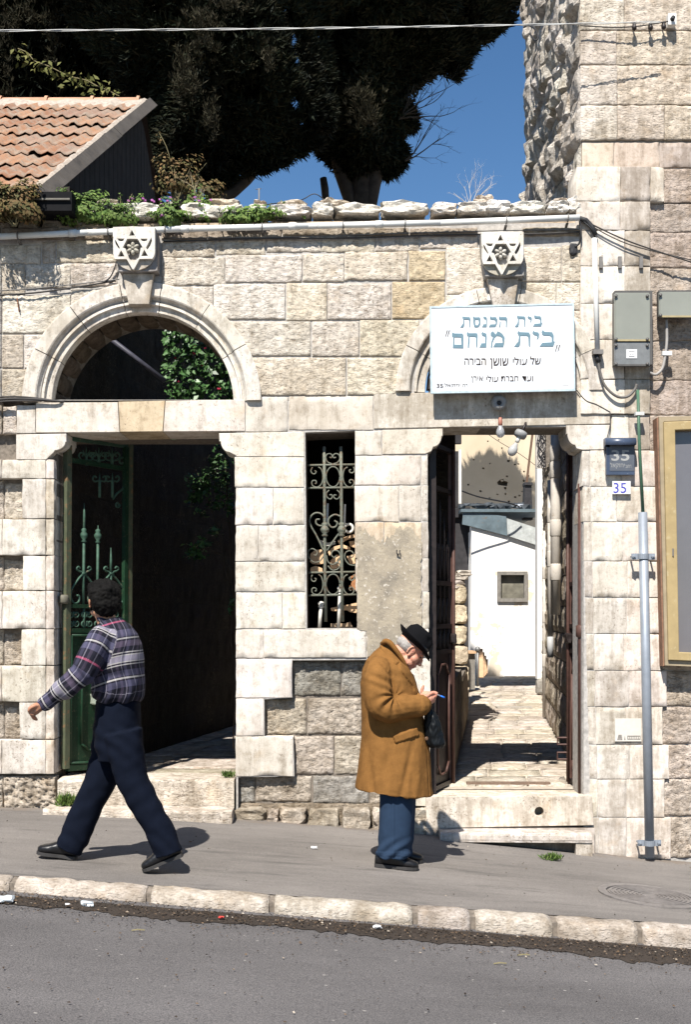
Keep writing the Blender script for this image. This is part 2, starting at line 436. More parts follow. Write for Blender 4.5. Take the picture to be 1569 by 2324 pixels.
def crumbs():
    V = []; F = []
    for k in range(6500):
        x = random.uniform(-3.4, 3.4); t = random.random()
        y = -2.40 - abs(random.gauss(0, 0.20)) - 0.02
        if random.random() < 0.12: y = random.uniform(-5, -2.4)
        if random.random() < 0.05: y = random.uniform(-2.15, -0.05)
        z = (groad(x, y) if y < -2.34 else gz(x, y)) + 0.010
        if -2.4-0.3 < y < -2.36: z += 0.012
        s = random.uniform(0.002, 0.0065) * (1.0 if y < -2.3 else 0.8); a = random.random()*6.28; c, d = math.cos(a)*s*1.6, math.sin(a)*s*1.6
        n = len(V); h = random.uniform(0.0, 0.008)
        V += [(x-c, y-d, z), (x+d*.5, y-c*.5, z+h), (x+c, y+d, z+h*0.5), (x-d*.5, y+c*.5, z)]; F.append((n, n+1, n+2, n+3))
    m, nt, b = newmat('crumb'); g = nt.nodes.new('ShaderNodeNewGeometry')
    r = ramp(nt, g.outputs['Random Per Island'], [(0,(0.02,0.015,0.011)),(0.7,(0.06,0.04,0.025)),(0.93,(0.13,0.085,0.05)),(0.99,(0.35,0.30,0.24))]); L(nt, r.outputs[0], b.inputs['Base Color'])
    o = mk('leaf_crumbs', V, F, m); setp(o, 'scattered dry leaf crumbs and grit in the gutter and on the pavement', 'debris', kind='stuff')
crumbs()

# ================================================================ FACADE WALL
wall = thing('stone_wall', P(700, 1880, 0), 'long pale limestone garden wall with two arched gateways and a barred window', 'wall')
# openings
LA = (322.0, 913.0, 207.0, 271.0)      # arch centre x, springing y, inner, outer radius
RA = (1134.0, 889.0, 168.0, 236.0)
def archpoly(c, r, ybase, x0, x1, n=40):
    pts = [(x0, ybase), (x0, c[1])]
    pts = [(c[0]-r, ybase)] + [(c[0]-r*math.cos(math.pi*k/n), c[1]-r*math.sin(math.pi*k/n)) for k in range(n+1)] + [(c[0]+r, ybase)]
    return pts
hl_arch = archpoly(LA, 230, 912, 0, 0); hr_arch = archpoly(RA, 190, 889, 0, 0)
ldoor = [(123,1945),(123,984),(532,980),(532,1945)]
rdoor = [(976,1945),(972,970),(1325,965),(1332,1945)]
win = [(693,981),(806,977),(812,1426),(697,1426)]
out = [(-140,1960),(-140,520),(1322,505),(1335,1960)]
recess1 = [(604,1499),(965,1497),(965,1900),(540,1900),(540,1764),(668,1762),(666,1672),(600,1672),(600,1587),(664,1584)]
main_holes = [hl_arch, hr_arch, [(122,1950),(122,990),(533,986),(533,1950)]]
def wallplate(name, outer, holes, y0, y1, mat):
    # photo units are taken at the facade plane
    return plate(name, outer, holes, y0, y1, mat, wall, tf=lambda a, b: (P(a, b, 0).x, P(a, b, 0).z))
W2 = [(-140,912),(-140,520),(1322,505),(1335,889)]
wallplate('mortar_core', [(-140,908),(-140,520),(1322,505),(1335,908)], [archpoly(LA,232,907,0,0), archpoly(RA,192,907,0,0)], 0.007, 0.42, M_MORTAR)
wallplate('mortar_core', [(536,1945),(536,909),(1325,909),(1325,968),(971,968),(975,1945)], [win, recess1], 0.006, 0.085, M_MORTAR)
wallplate('mortar_core', [(536,1945),(536,909),(1325,909),(1325,968),(971,968),(975,1945)], [win], 0.0852, 0.42, M_MORTAR_D)
wallplate('mortar_core', [(-140,1945),(-140,909),(536,909),(536,978),(122,978),(118,1945)], [], 0.09, 0.42, M_MORTAR_D)

def stone(x0, y0, x1, y1, kind='r', col=PALE, dirt=0.1, yf=0.0, parent=None, clip=None, back=0.10, amp=None, name='stone', cell=None, gap=None, plane=0.0, wob=1.0, sl=(0,0)):
    """one stone: x0..x1, y0..y1 in photo units at the facade plane; yf = depth of its face"""
    parent = parent or wall
    if gap is None: gap = 0.9 if kind != 's' else 0.65
    x0 += gap; x1 -= gap; y0 += gap; y1 -= gap
    A = P(x0, y1, plane); B = P(x1, y0, plane); w = B.x-A.x; h = B.z-A.z
    cell = cell or {'r':0.0115,'g':0.0125,'s':0.035}[kind]
    amp = amp if amp is not None else {'r':0.011,'g':0.017,'s':0.0016}[kind]
    edge = {'r':0.014,'g':0.018,'s':0.005}[kind]; pill = {'r':0.006,'g':0.012,'s':0.0016}[kind]
    if kind == 'r' and yf < 0.01: yf -= 0.007
    def axis(ln):
        n = max(2, int((ln-2*edge)/cell)); return [0, edge*0.35] + [edge + (ln-2*edge)*i/n for i in range(n+1)] + [ln-edge*0.35, ln]
    us = axis(w); vs_ = axis(h); nu = len(us); nv = len(vs_); V = []; F = []
    sd = random.random()*100
    for v in vs_:
        for u in us:
            d = min(u, w-u, v, h-v); p = 1 - min(1, d/edge); y = yf + pill*p*p
            X = A.x+u; Z = A.z+v + lerp(sl[0], sl[1], u/max(w,1e-6))*v/max(h,1e-6)
            if kind != 's':
                n1 = nz(X*9+sd, Z*11, sd); n2 = nz(X*26, Z*38+X*14, sd+9); n3 = nz(X*52, Z*74+X*20, sd+3)
                y -= amp*(0.45*n1 + 0.65*n2 + 0.75*n3)*(1-p*0.6)
            else:
                y -= amp*(1.5*nz(X*5, Z*5, sd)+nz(X*25, Z*25, sd))
                # chipped corners and edges
                ch = nz(X*17+sd, Z*17, sd+2)
                if p > 0 and ch > 0.22: y += (ch-0.22)*0.05
            if d < edge*0.5 and clip is None:
                e = 0.0045*wob*(1 if kind == 's' else 1.8); ox = e*nz(X*14, Z*14, sd+20); oz = e*nz(X*14, Z*14, sd+40); X += ox; Z += oz
            if clip is not None:
                cx, cy, rr = clip; C = P(cx, cy, 0); rad = rr/300.0
                dx = X-C.x; dz = Z-C.z; ll = math.hypot(dx, dz)
                if ll < rad and ll > 1e-5: X = C.x+dx/ll*rad; Z = C.z+dz/ll*rad
            V.append((X, y+plane*0, Z))
    for j in range(nv-1):
        for i in range(nu-1):
            a = j*nu+i; F.append((a, a+1, a+nu+1, a+nu))
    ring = [i for i in range(nu)] + [j*nu+nu-1 for j in range(1, nv)] + [(nv-1)*nu+i for i in range(nu-2,-1,-1)] + [j*nu for j in range(nv-2,0,-1)]
    n = len(V)
    for r in ring: x, y, z = V[r]; V.append((x, yf+back, z))
    k = len(ring)
    for i in range(k): F.append((ring[i], n+i, n+(i+1) % k, ring[(i+1) % k]))
    o = mk(name, V, F, {'r':M_RO,'g':M_GR,'s':M_SM}[kind], parent, smooth=True)
    tint(o, col, dirt); return o

WP = (0.57,0.52,0.455)   # warm pale
U = []
def S(*a, **k): return stone(*a, **k)
cl = (LA[0], LA[1], 250); cr = (RA[0], RA[1], 216)
# course A under the pipe (thin layered pieces)
for x0, x1, y0, y1 in [(-140,0,560,600),(0,92,556,600),(94,125,548,598),(127,264,545,597),(367,488,544,584),(490,604,539,579),(604,730,537,573),(730,852,536,573),(852,952,534,571),(953,1086,534,566)]:
    S(x0,y0,x1,y1,'r',(0.60,0.54,0.46),0.25,yf=0.004,amp=0.012)
for x0, x1 in [(-140,2),(2,170),(170,262),(366,470),(470,640),(640,790),(790,930),(930,1085),(1186,1316)]:
    S(x0,517,x1,536 if x0>600 else 545,'r',(0.42,0.37,0.31),0.6,yf=-0.006,amp=0.012)
# course B
for x0, x1, y0, y1, c in [(-140,4,600,678,GREY),(4,57,599,668,BUFF),(57,160,599,655,PALE),(160,266,598,650,PALE),(366,511,584,648,PALE),(511,686,578,641,PALE),(687,782,576,640,WP),(782,926,571,637,CREAM),(927,1013,569,637,TAN),(1014,1100,562,668,CREAM)]:
    S(x0,y0,x1,y1,'r',c,0.12 if x0>300 else 0.3)
# right of right keystone
for x0, y0, x1, y1 in [(1184,560,1276,640),(1276,556,1320,640),(1184,641,1264,700),(1264,641,1318,705),(1268,705,1320,770),(1288,771,1322,845),(1306,846,1326,893)]:
    S(x0,y0,x1,y1,'r',CREAM,0.2, clip=cr)
# course C
for x0, y0, x1, y1, c in [(-140,656,4,757,GREY),(4,669,160,757,PALE),(160,656,268,757,PALE),(484,644,648,725,PALE),(650,642,743,728,CREAM),(743,643,889,726,WP),(890,639,1011,724,TAN)]:
    S(x0,y0,x1,y1,'r',c,0.15, clip=cl if x0 < 500 else cr)
S(1012,669,1100,722,'r',CREAM,0.1,clip=cr)
S(366,650,484,700,'r',PALE,0.1,clip=cl)
# course D
for x0, y0, x1, y1, c in [(-140,759,3,835,GREY),(3,759,53,836,BUFF),(54,759,150,836,WP),(520,729,706,808,WP),(708,729,816,809,WP),(817,726,952,809,CREAM)]:
    S(x0,y0,x1,y1,'r',c,0.15, clip=cl if x0 < 600 else cr)
# course E
for x0, y0, x1, y1, c in [(-140,837,3,906,GREY),(3,837,70,905,BUFF),(560,811,786,898,CREAM),(788,811,912,897,CREAM)]:
    S(x0,y0,x1,y1,'r',c,0.2, clip=cl if x0 < 600 else cr)
# lintel course F (dressed)
S(-140,908,2,984,'r',BUFF,0.3,yf=0.03); S(2,920,35,984,'r',WP,0.3,yf=0.03)
S(36,919,80,984,'s',WHITE,0.3)
def trap(pts, name, col, dirt, yf, back, mat=None, parent=None):
    o = plate(name, pts, [], yf, back, mat or M_SM, parent or wall, bevel=0.004, tf=lambda a, b: (P(a,b,0).x, P(a,b,0).z)); tint(o, col, dirt); return o
trap([(81,914),(267,913),(271,981),(81,982)], 'lintel_stone', WHITE, 0.12, -0.004, 0.40)
trap([(268.5,912),(374,910),(369,979.5),(272.5,980.5)], 'lintel_keystone', TAN, 0.15, -0.007, 0.40)
trap([(375.5,910),(556,907),(556,978.5),(370.5,979.5)], 'lintel_stone', WP, 0.1, -0.004, 0.40)
S(557,901,654,980,'s',WHITE,0.1); S(655,899,848,976,'s',WP,0.08)
trap([(849,894),(1386,882),(1388,962),(849,973)], 'lintel_stone', WHITE, 0.62, -0.004, 0.40)
# left jamb
def corbel(pts, col, dirt): return trap(pts, 'corbel', col, dirt, -0.002, 0.34)
def cav(x0, y0, x1, y1, n=7):     # S-shaped underside from the outer tip (x0,y0) down to the jamb (x1,y1)
    o = []
    for k in range(n+1):
        t = k/n; a = t*math.pi/2
        o.append((x0+(x1-x0)*(1-math.cos(a)), y0+(y1-y0)*math.sin(a)))
    return o
corbel([(36,986),(150,984),(150,1003)]+cav(148,1003,124,1022)+[(120,1028),(104,1043),(36,1043)], WHITE, 0.15)
corbel([(691,980),(497,983),(498,1002)]+cav(501,1002,520,1026)+[(536,1034),(536,1036),(691,1036)], WHITE, 0.12)
corbel([(868.5,976),(1005.5,972.5),(1005.5,990)]+cav(1003,990,984,1014)+[(980,1024),(966,1030),(868.5,1031)], WP, 0.12)
corbel([(1387,964),(1286,965.5),(1287,985)]+cav(1289,985,1306,1010)+[(1310,1018),(1323,1021),(1387,1020)], WHITE, 0.2)
S(806,978,867,1033,'s',WP,0.1)
rows = [(1043,1086,3,None),(1087,1177,49,(1094,1177)),(1178,1260,4,None),(1261,1340,51,(1270,1340)),(1341,1427,4,None),(1428,1510,47,(1438,1510)),(1511,1593,3,None),(1594,1678,43,(1606,1678)),(1679,1757,3,None)]
for y0, y1, x0, rec in rows:
    S(x0, y0, 103, y1, 's', WHITE, 0.28, back=0.35)
    S(103, y0, 122, y1, 's', (0.63,0.57,0.50), 0.5, back=0.35, gap=0.5, yf=0.004)
    if rec: S(2, rec[0], x0, rec[1], 'g', BUFF, 0.35, yf=0.075); S(-140, y0, 2, y1, 'g', BUFF, 0.3, yf=0.075)
    else: S(-140, y0, x0, y1, 's', WHITE, 0.3)
S(4,1762,124,1838,'r',BUFF,0.45,yf=0.03,amp=0.04); S(-140,1762,3,1838,'r',BUFF,0.45,yf=0.03,amp=0.03)
# pier between the left gate and the window
for y0, y1, cuts in [(1037,1106,[532,691]),(1108,1191,[534,620,691]),(1192,1274,[534,587,693]),(1275,1343,[534,693]),(1345,1427,[535,641,694]),(1429,1494,[535,599])]:
    for a, b in zip(cuts, cuts[1:]): S(a, y0, b, y1, 's', WHITE, 0.17, back=0.36)
S(533,982,536,1036,'s',WHITE,0.1,back=0.36,gap=0.1)
S(599,1429,832,1493,'s',WHITE,0.12,back=0.36,yf=-0.005); S(833,1428,974,1492,'s',WP,0.5,back=0.36,yf=-0.004)
S(535,1495,664,1584,'s',WHITE,0.14,back=0.36); S(535,1585,599,1670,'s',WHITE,0.1,back=0.36); S(534,1671,666,1762,'s',WHITE,0.22,back=0.36)
# pier right of the window
STAINC = (0.42,0.36,0.28)
for k, (y0, y1, cuts) in enumerate([(1034,1101,[806,956]),(1102,1184,[805,906,957]),(1185,1267,[806,872,958]),(1268,1342,[807,958]),(1343,1427,[811,905,960])]):
    for a, b in zip(cuts, cuts[1:]): S(a, y0, b, y1, 's', [WP,WP,(0.55,0.47,0.37),WP,WP][k], [0.1,0.12,0.3,0.5,0.5][k], back=0.36)
    S(956+k, y0, 972+k*0.8, y1, 's', WHITE, 0.3+0.1*k, back=0.36, gap=0.5, yf=0.004)
# stained plaster skin on the pier right of the window
m_stucco,nt,b = newmat('stained_plaster'); g0=nt.nodes.new('ShaderNodeNewGeometry'); n1=tex(nt,5,6,0.7,g0.outputs['Position']); n2=tex(nt,34,5,0.7,g0.outputs['Position'])
c=ramp(nt,n1.outputs[0],[(0.32,(0.20,0.175,0.14)),(0.5,(0.31,0.265,0.20)),(0.68,(0.40,0.34,0.25))]).outputs[0]
c=mixc(nt,ramp(nt,n2.outputs[0],[(0.58,(0,0,0)),(0.66,(1,1,1))]).outputs[0],c,(0.52,0.47,0.40)); c=mixc(nt,mth(nt,'MULTIPLY',ramp(nt,n2.outputs[0],[(0.30,(1,1,1)),(0.38,(0,0,0))]).outputs[0],0.7),c,(0.12,0.10,0.08))
L(nt,c,b.inputs['Base Color']); b.inputs['Roughness'].default_value=0.95; bump(nt,b,n2.outputs[0],0.6,0.01)
random.seed(77); top_=[(x,1212+14*math.sin(x*0.06)+random.uniform(-9,9)) for x in range(809,957,5)]; side=[(957+random.uniform(-3,2),y) for y in range(1222,1490,9)]
bot=[(x,1493+random.uniform(-5,2)) for x in range(955,836,-7)]+[(835+random.uniform(-3,3),y) for y in range(1488,1430,-8)]+[(816,1430)]; lef=[(811+random.uniform(-1,2) if y>1270 else 808,y) for y in range(1424,1215,-9)]
so_=plate('plaster_skin',top_+side+bot+lef,[],-0.0085,0.001,m_stucco,wall,tf=lambda a,b:(P(a,b,0).x,P(a,b,0).z))
# recessed grey stones below the window
for x0,y0,x1,y1 in [(664,1502,774,1581),(775,1502,862,1581),(863,1502,905,1581),(600,1587,696,1669),(697,1586,822,1669),(823,1586,905,1669),(666,1672,758,1761),(759,1672,870,1761),(540,1764,577,1826),(578,1764,707,1824),(710,1764,838,1828),(840,1764,930,1828),(871,1672,905,1761)]:
    S(x0,y0,x1,y1,'g',GREY if random.random()<0.75 else BUFF,0.25,yf=0.07)
for y0,y1,x0 in [(1495,1584,905),(1585,1670,930),(1671,1762,905),(1763,1830,932)]: S(x0,y0,978,y1,'s',WHITE,0.15,back=0.36)
# arch rings
def arch(c, cuts, skipc):
    prof = [(c[3],0.03),(c[3],-0.028),(c[3]-3,-0.032),(c[3]-29,-0.032),(c[3]-32,-0.026),(c[3]-35,-0.006),(c[3]-39,0.012),(c[3]-42,0.016),(c[3]-42.5,0.0),(c[3]-48,-0.002),(c[3]-49.5,0.022),(c[3]-52,0.026),(c[2]+1,0.026),(c[2],0.030),(c[2],0.13 if c is LA else 0.40),(c[3],0.13 if c is LA else 0.40)]
    C = P(c[0], c[1], 0)
    for a0, a1 in cuts:
        n = max(2, int((a1-a0)/2.2)); V = []; F = []; m = len(prof); sd = random.random()*30; jit = random.uniform(-0.003,0.003)
        for i in range(n+1):
            a = R(lerp(a0+0.22, a1-0.22, i/n))
            for (r, y) in prof:
                w = 0.0025*nz(a*14, r*0.1, sd)
                V.append((C.x + math.cos(a)*r/300, y + w + jit, C.z + math.sin(a)*r/300))
        for i in range(n):
            for j in range(m): j2 = (j+1) % m; F.append((i*m+j, (i+1)*m+j, (i+1)*m+j2, i*m+j2))
        F.append(tuple(range(m-1,-1,-1))); F.append(tuple(n*m+j for j in range(m)))
        o = mk('arch_stone', V, F, M_SM, wall); tint(o, WHITE, 0.22, 0.04)
arch(LA, [(0.6,28.8),(28.8,54.8),(54.8,80),(80,100.5),(100.5,127),(127,153.6),(153.6,180)], None)
arch(RA, [(0.6,24),(24,48),(48,78),(78,103),(103,128),(128,154),(154,180)], None)
# intrados rubble of the left arch (rough lining stones deeper in the passage)
C = P(LA[0], LA[1], 0)
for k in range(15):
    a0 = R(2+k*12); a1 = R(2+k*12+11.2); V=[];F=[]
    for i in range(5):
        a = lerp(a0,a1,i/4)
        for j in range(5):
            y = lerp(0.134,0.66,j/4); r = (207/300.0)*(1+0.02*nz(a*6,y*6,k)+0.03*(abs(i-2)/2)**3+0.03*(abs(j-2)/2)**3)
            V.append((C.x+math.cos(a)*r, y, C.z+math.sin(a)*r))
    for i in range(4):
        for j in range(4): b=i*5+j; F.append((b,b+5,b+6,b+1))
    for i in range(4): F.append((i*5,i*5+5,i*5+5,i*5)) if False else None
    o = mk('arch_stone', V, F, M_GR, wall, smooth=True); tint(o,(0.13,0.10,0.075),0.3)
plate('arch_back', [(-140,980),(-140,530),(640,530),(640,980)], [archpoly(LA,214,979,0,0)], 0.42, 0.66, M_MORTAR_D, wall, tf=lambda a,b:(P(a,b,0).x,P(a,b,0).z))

# star keystones
def keystone(dx, dy, hidden):
    z = Zm(257.2, 520.5, 12.24)
    T = lambda pts: [(z(a,b)[0]+dx, z(a,b)[1]+dy) for a, b in pts]
    tfw = lambda a, b: (P(a,b,0).x, P(a,b,0).z)
    kc = (0.56,0.54,0.49)
    wedge = trap([(p[0],p[1]) for p in T([(300,1300),(1160,1300),(1035,2150),(470,2150)])], 'keystone', (0.50,0.455,0.40), 0.5, -0.075, 0.38)
    # star block: curved body, pierced front plate, rosette
    arc = [(1235*0+645+575*math.cos(R(a)), 760+520*math.sin(R(a))) for a in range(0,181,12)]
    body = plate('star_block', T([(100,140),(500,120),(640,108),(800,122),(1255,130),(1290,420),(1290,1270)]+[(1150,1290),(645,1300),(230,1290),(160,1000)]), [], -0.115, 0.05, M_SM, wall, bevel=0.003, tf=tfw); tint(body, (0.33,0.32,0.31), 0.3)
    lens = plate('lower_shield', T([(170,1000),(1180,990),(1110,1110),(960,1215),(780,1275),(650,1290),(520,1275),(350,1205),(230,1110)]), [], -0.135, -0.114, M_SM, body, tf=tfw); tint(lens, (0.45,0.42,0.37), 0.2)
    outer = [(100,135),(500,122),(640,112),(800,124),(1250,130),(1250,820),(1225,920),(1180,995),(826,1000),(672,1285),(638,1285),(474,1005),(150,1003),(110,860)]
    holes = [[(618,205),(540,372),(700,362)],[(325,765),(230,940),(418,935)],[(957,752),(868,928),(1060,920)],
             [(215,445),(418,445),(385,512),(330,522),(262,505)],[(850,448),(1048,448),(1022,508),(940,520),(885,505)],
             [(158,470),(182,500),(290,705),(268,730),(180,600),(160,540)],[(1148,415),(1168,510),(1120,640),(1045,752),(1000,690)],
             [(490,452),(772,452),(915,690),(860,700),(815,960),(665,1105),(540,990),(445,720),(368,690)]]
    st = plate('star_relief', T(outer), [T(h) for h in holes], -0.165, -0.114, M_SM, body, tf=tfw); tint(st, (0.66,0.64,0.60), 0.05, 0.02)
    mb = MB(); c = T([(632,690)])[0]; C0 = P(c[0], c[1], 0); rr = 0.0
    ros = MB()
    def ell(cx, cy, rx, rz, ry, y, rot=0):
        V = []; F = []; nu, nv = 10, 5
        for j in range(nv+1):
            ph = math.pi/2*j/nv
            for i in range(nu):
                th = 2*math.pi*i/nu; x = rx*math.cos(th)*math.cos(ph); zz = rz*math.sin(th)*math.cos(ph)
                V.append((cx+x*math.cos(rot)-zz*math.sin(rot), y-ry*math.sin(ph), cy+x*math.sin(rot)+zz*math.cos(rot)))
        for j in range(nv):
            for i in range(nu): i2=(i+1)%nu; F.append((j*nu+i,(j+1)*nu+i,(j+1)*nu+i2,j*nu+i2))
        return V, F
    for k in range(6):
        a = R(90+60*k); ros.add(*ell(C0.x+0.030*math.cos(a), C0.z+0.030*math.sin(a), 0.021, 0.014, 0.020, -0.138, a))
    ros.add(*ell(C0.x, C0.z, 0.013, 0.013, 0.026, -0.138))
    ro = ros.go('rosette', M_SM, body, smooth=True); tint(ro, (0.50,0.48,0.44), 0.3)
keystone(0, 0, False); keystone(822.6, 11, True)

# coping of rubble on the wall top
mb = MB(); 
def blob(name, c, r, mat, parent, col=None, dirt=0.0, amp=0.25, sub=2, base=None, sd=None, fr=1.6):
    bm = bmesh.new(); bmesh.ops.create_icosphere(bm, subdivisions=sub, radius=1.0); sd = random.random()*99 if sd is None else sd
    V = []; 
    for v in bm.verts:
        p = v.co.copy(); n = nz(p.x*fr+sd, p.y*fr, p.z*fr); n2 = nz(p.x*fr*2.4, p.y*fr*2.4+sd, p.z*fr*2.4)
        q = Vector([clamp(t*1.25, -0.88, 0.88) for t in p]) * (1+amp*n+amp*0.45*n2); V.append((c[0]+q.x*r[0], c[1]+q.y*r[1], c[2]+q.z*r[2]))
    F = [tuple(l.index for l in f.verts) for f in bm.faces]; bm.free()
    o = mk(name, V, F, mat, parent, smooth=False, base=base)
    if col: tint(o, col, dirt)
    return o
top = MB()
a = P(120, 500, 0); b = P(1322, 497, 0)
pts = [(P(-140,530,0).x, P(0,528,0).z), (P(200,500,0).x, P(0,508,0).z), (P(1318,492,0).x, P(0,492,0).z), (P(1318,530,0).x, P(0,530,0).z), (P(-140,560,0).x, P(0,560,0).z)]
top.prism(pts, 0.02, 0.42); top.go('mortar_core', simple('coping_mortar',(0.40,0.31,0.22),0.95,var=0.35,scale=25,bumps=0.8,bscale=60), wall)
x = 205
random.seed(11)
while x < 1312:
    w = random.uniform(45, 120); h = random.uniform(26, 40)
    if x+w > 1322: w = 1322-x
    yb = lerp(503, 490, (x-200)/1100.0)
    cpt = P(x+w/2, yb-h*0.42, 0.10)
    o = blob('coping_stone', cpt, (w/2/300*0.98, 0.13, h/2/300*1.05), M_RO, wall, (0.72,0.69,0.63), 0.25, amp=0.24, sub=3, fr=2.0)
    if random.random() < 0.45: blob('coping_stone', P(x+w*random.random(), yb-h*0.9, 0.22), (w/2/300*0.7, 0.12, h/2/300*0.7), M_RO, wall, (0.60,0.53,0.45), 0.3, amp=0.34, sub=3)
    x += w*random.uniform(0.82, 1.02)
random.seed(21)
for x in range(-120, 205, 55): blob('coping_stone', P(x+25, lerp(528,506,clamp(x/200,0,1)), 0.12), (0.09,0.13,0.05), M_RO, wall, BUFF, 0.4, amp=0.3, sub=2)
# boulders at the foot
for x0,x1,y0,y1 in [(527,605,1828,1860),(606,634,1832,1862),(634,700,1828,1866),(700,773,1830,1876),(774,842,1826,1884),(844,905,1826,1884),(905,990,1828,1890),(-120,0,1836,1850)]:
    blob('foot_boulder', P((x0+x1)/2,(y0+y1)/2+4,0.05), ((x1-x0)/2/300, 0.11, (y1-y0)/2/300+0.01), M_RO, wall, BUFF, 0.45, amp=0.25, sub=3)
S(536,1826,980,1905,'g',(0.30,0.25,0.2),0.5,yf=0.06,cell=0.04)

# ---------------------------------------------------------------- steps
def hole_ring(cx, cy, r, n=16): return [(cx+r*math.cos(2*math.pi*k/n), cy+r*math.sin(2*math.pi*k/n)) for k in range(n)]
def slab(name, pts_top, thick, mat, col, dirt, label=None, cat=None, parent=None, n=22, amp=0.006):
    """pts_top: x0,x1,y0,y1 (metres), ztop at left/right"""
    x0,x1,y0,y1,za,zb = pts_top; V=[];F=[]; sd=random.random()*40
    sec = [(y1,-thick),(y1,0)] + [(lerp(y1,y0+0.02,t),0) for t in (0.2,0.4,0.6,0.8,1)] + [(y0+0.005,-0.006),(y0,-0.02),(y0,-0.05),(y0+0.002,-thick*0.8),(y0+0.004,-thick)]
    m=len(sec)
    for i in range(n+1):
        x=lerp(x0,x1,i/n); z=lerp(za,zb,i/n)
        for j,(yy,dz) in enumerate(sec):
            w=amp*nz(x*5,j*0.6,sd)+amp*0.7*nz(x*17,j,sd)
            V.append((x+(amp*nz(j,i,sd) if i in (0,n) else 0), yy-(w if j>6 else 0), z+dz+(w if 0<j<9 else 0)))
    for i in range(n):
        for j in range(m-1): F.append((i*m+j,i*m+j+1,(i+1)*m+j+1,(i+1)*m+j))
    F.append(tuple(range(m-1,-1,-1))); F.append(tuple(n*m+j for j in range(m)))
    o = mk(name, V, F, mat, parent, smooth=False, base=((x0+x1)/2,y0,za-thick) if parent is None else None); tint(o,col,dirt)
    if label: setp(o,label,cat)
    return o
SL = lambda px,y: XX(px,y)
slab('threshold_step', (XX(129,0)+0.01,XX(533,0)-0.004,-0.03,0.36,0.372,0.372), 0.22, M_RO, (0.60,0.53,0.44), 0.3, 'worn limestone threshold of the left gateway above its lower step', 'step')
slab('lower_step', (XX(96,-.25),XX(526,-.25),-0.25,-0.035,0.185,0.165), 0.20, M_RO, (0.58,0.52,0.45), 0.35, 'low pale limestone step under the left gateway threshold', 'step', amp=0.009)
# right threshold with its drain hole
th = thing('threshold_step', (1.2,0,0.03), 'limestone threshold with round drain hole below the brown gates', 'step')
ff = plate('front_slab', [(968,1808),(1345,1806),(1349,1873),(968,1880)], [hole_ring(1225,1842,10.5)], -0.05, 0.06, M_SM, th, bevel=0.004, tf=lambda a,b:(P(a,b,-.05).x,P(a,b,-.05).z)); tint(ff,(0.62,0.56,0.49),0.35)
MB().box((XX(968,0),0.0605,-0.1),(XX(1346,0),0.5,0.236)).go('rear_slab', M_SM, th); tint(bpy.data.objects['rear_slab'],(0.60,0.54,0.46),0.3)
m_dark = simple('black_gap',(0.02,0.018,0.016),0.9)
ls = thing('lower_step', (1.4,-0.2,-0.1), 'low stone step with a dark gap under it, by the brown gates', 'step')
slab('tread', (XX(1000,-.22),XX(1345,-.22),-0.22,-0.052,0.008,0.0), 0.07, M_SM, (0.50,0.46,0.42),0.4, parent=ls, amp=0.004)
bx = MB().box((XX(1308,-.2),-0.205,-0.35),(XX(1346,-.2),-0.052,-0.068)).go('foot', M_SM, ls); tint(bx,(0.52,0.48,0.43),0.4)
bx = MB().box((XX(1000,-.1),-0.11,-0.35),(XX(1306,-.1),-0.052,-0.068)).go('riser', M_SM, ls); tint(bx,(0.30,0.26,0.22),0.6)
bx = MB().box((XX(968,-.02),-0.048,-0.4),(XX(1349,-.02),0.05,0.01)).go('footing', M_SM, ls); tint(bx,(0.5,0.45,0.4),0.4)

# ================================================================ RIGHT BUILDING
rb = thing('stone_building', P(1500,1935,0), 'tall pale stone house front with a corner pilaster at the right edge', 'building')
def T(x0,y0,x1,y1,*a,**k):
    k.setdefault('gap',0.4); return stone(x0,y0,x1,y1,*a,parent=rb,**k)
prs = [(1022,1104),(1105,1184),(1185,1273),(1274,1356),(1357,1438),(1439,1522),(1523,1604),(1605,1690),(1691,1768),(1769,1855),(1856,1950)]
for k,(y0,y1) in enumerate(prs):
    o = (y0-1022)/900.0; xl = 1322+o*22; xr=1494+o*24 + (0 if k%2 else 8)
    if k%2: xr -= 4
    T(xl, y0, xl+18, y1, 's', (0.60,0.555,0.50), 0.45, back=0.35, gap=0.5, yf=0.004)
    mid = xl+lerp(75,100,random.random())
    dd = 0.2+0.35*min(1,max(0,o-0.2))
    T(xl+18, y0, mid, y1, 's', WHITE, dd, back=0.3); T(mid, y0, xr, y1, 's', (0.62,0.56,0.50), dd, back=0.3)
    T(xr, y0, 1600, y1, 'g' if k>3 else 'r', (0.45,0.385,0.33), 0.3, yf=0.03)
# pilaster above the lintel
for y0,y1 in [(380,458),(459,524),(525,605),(606,690),(691,772),(773,861),(862,940),(941,1021)]:
    xl = 1308 if y0<460 else (1318 if y0<880 else 1389)
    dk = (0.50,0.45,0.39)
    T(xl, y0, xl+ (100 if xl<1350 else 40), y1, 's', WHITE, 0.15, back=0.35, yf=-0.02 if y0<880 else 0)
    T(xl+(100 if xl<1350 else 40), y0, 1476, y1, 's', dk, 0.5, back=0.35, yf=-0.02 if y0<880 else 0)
    if y0<=380: T(1477,y0,1508,y1,'s',(0.58,0.52,0.45),0.4,yf=-0.015); T(1509,y0,1600,y1,'r',(0.47,0.40,0.34),0.3,yf=0.02)
    else: T(1477,y0,1600,y1,'r',(0.44,0.375,0.325),0.3,yf=0.03)
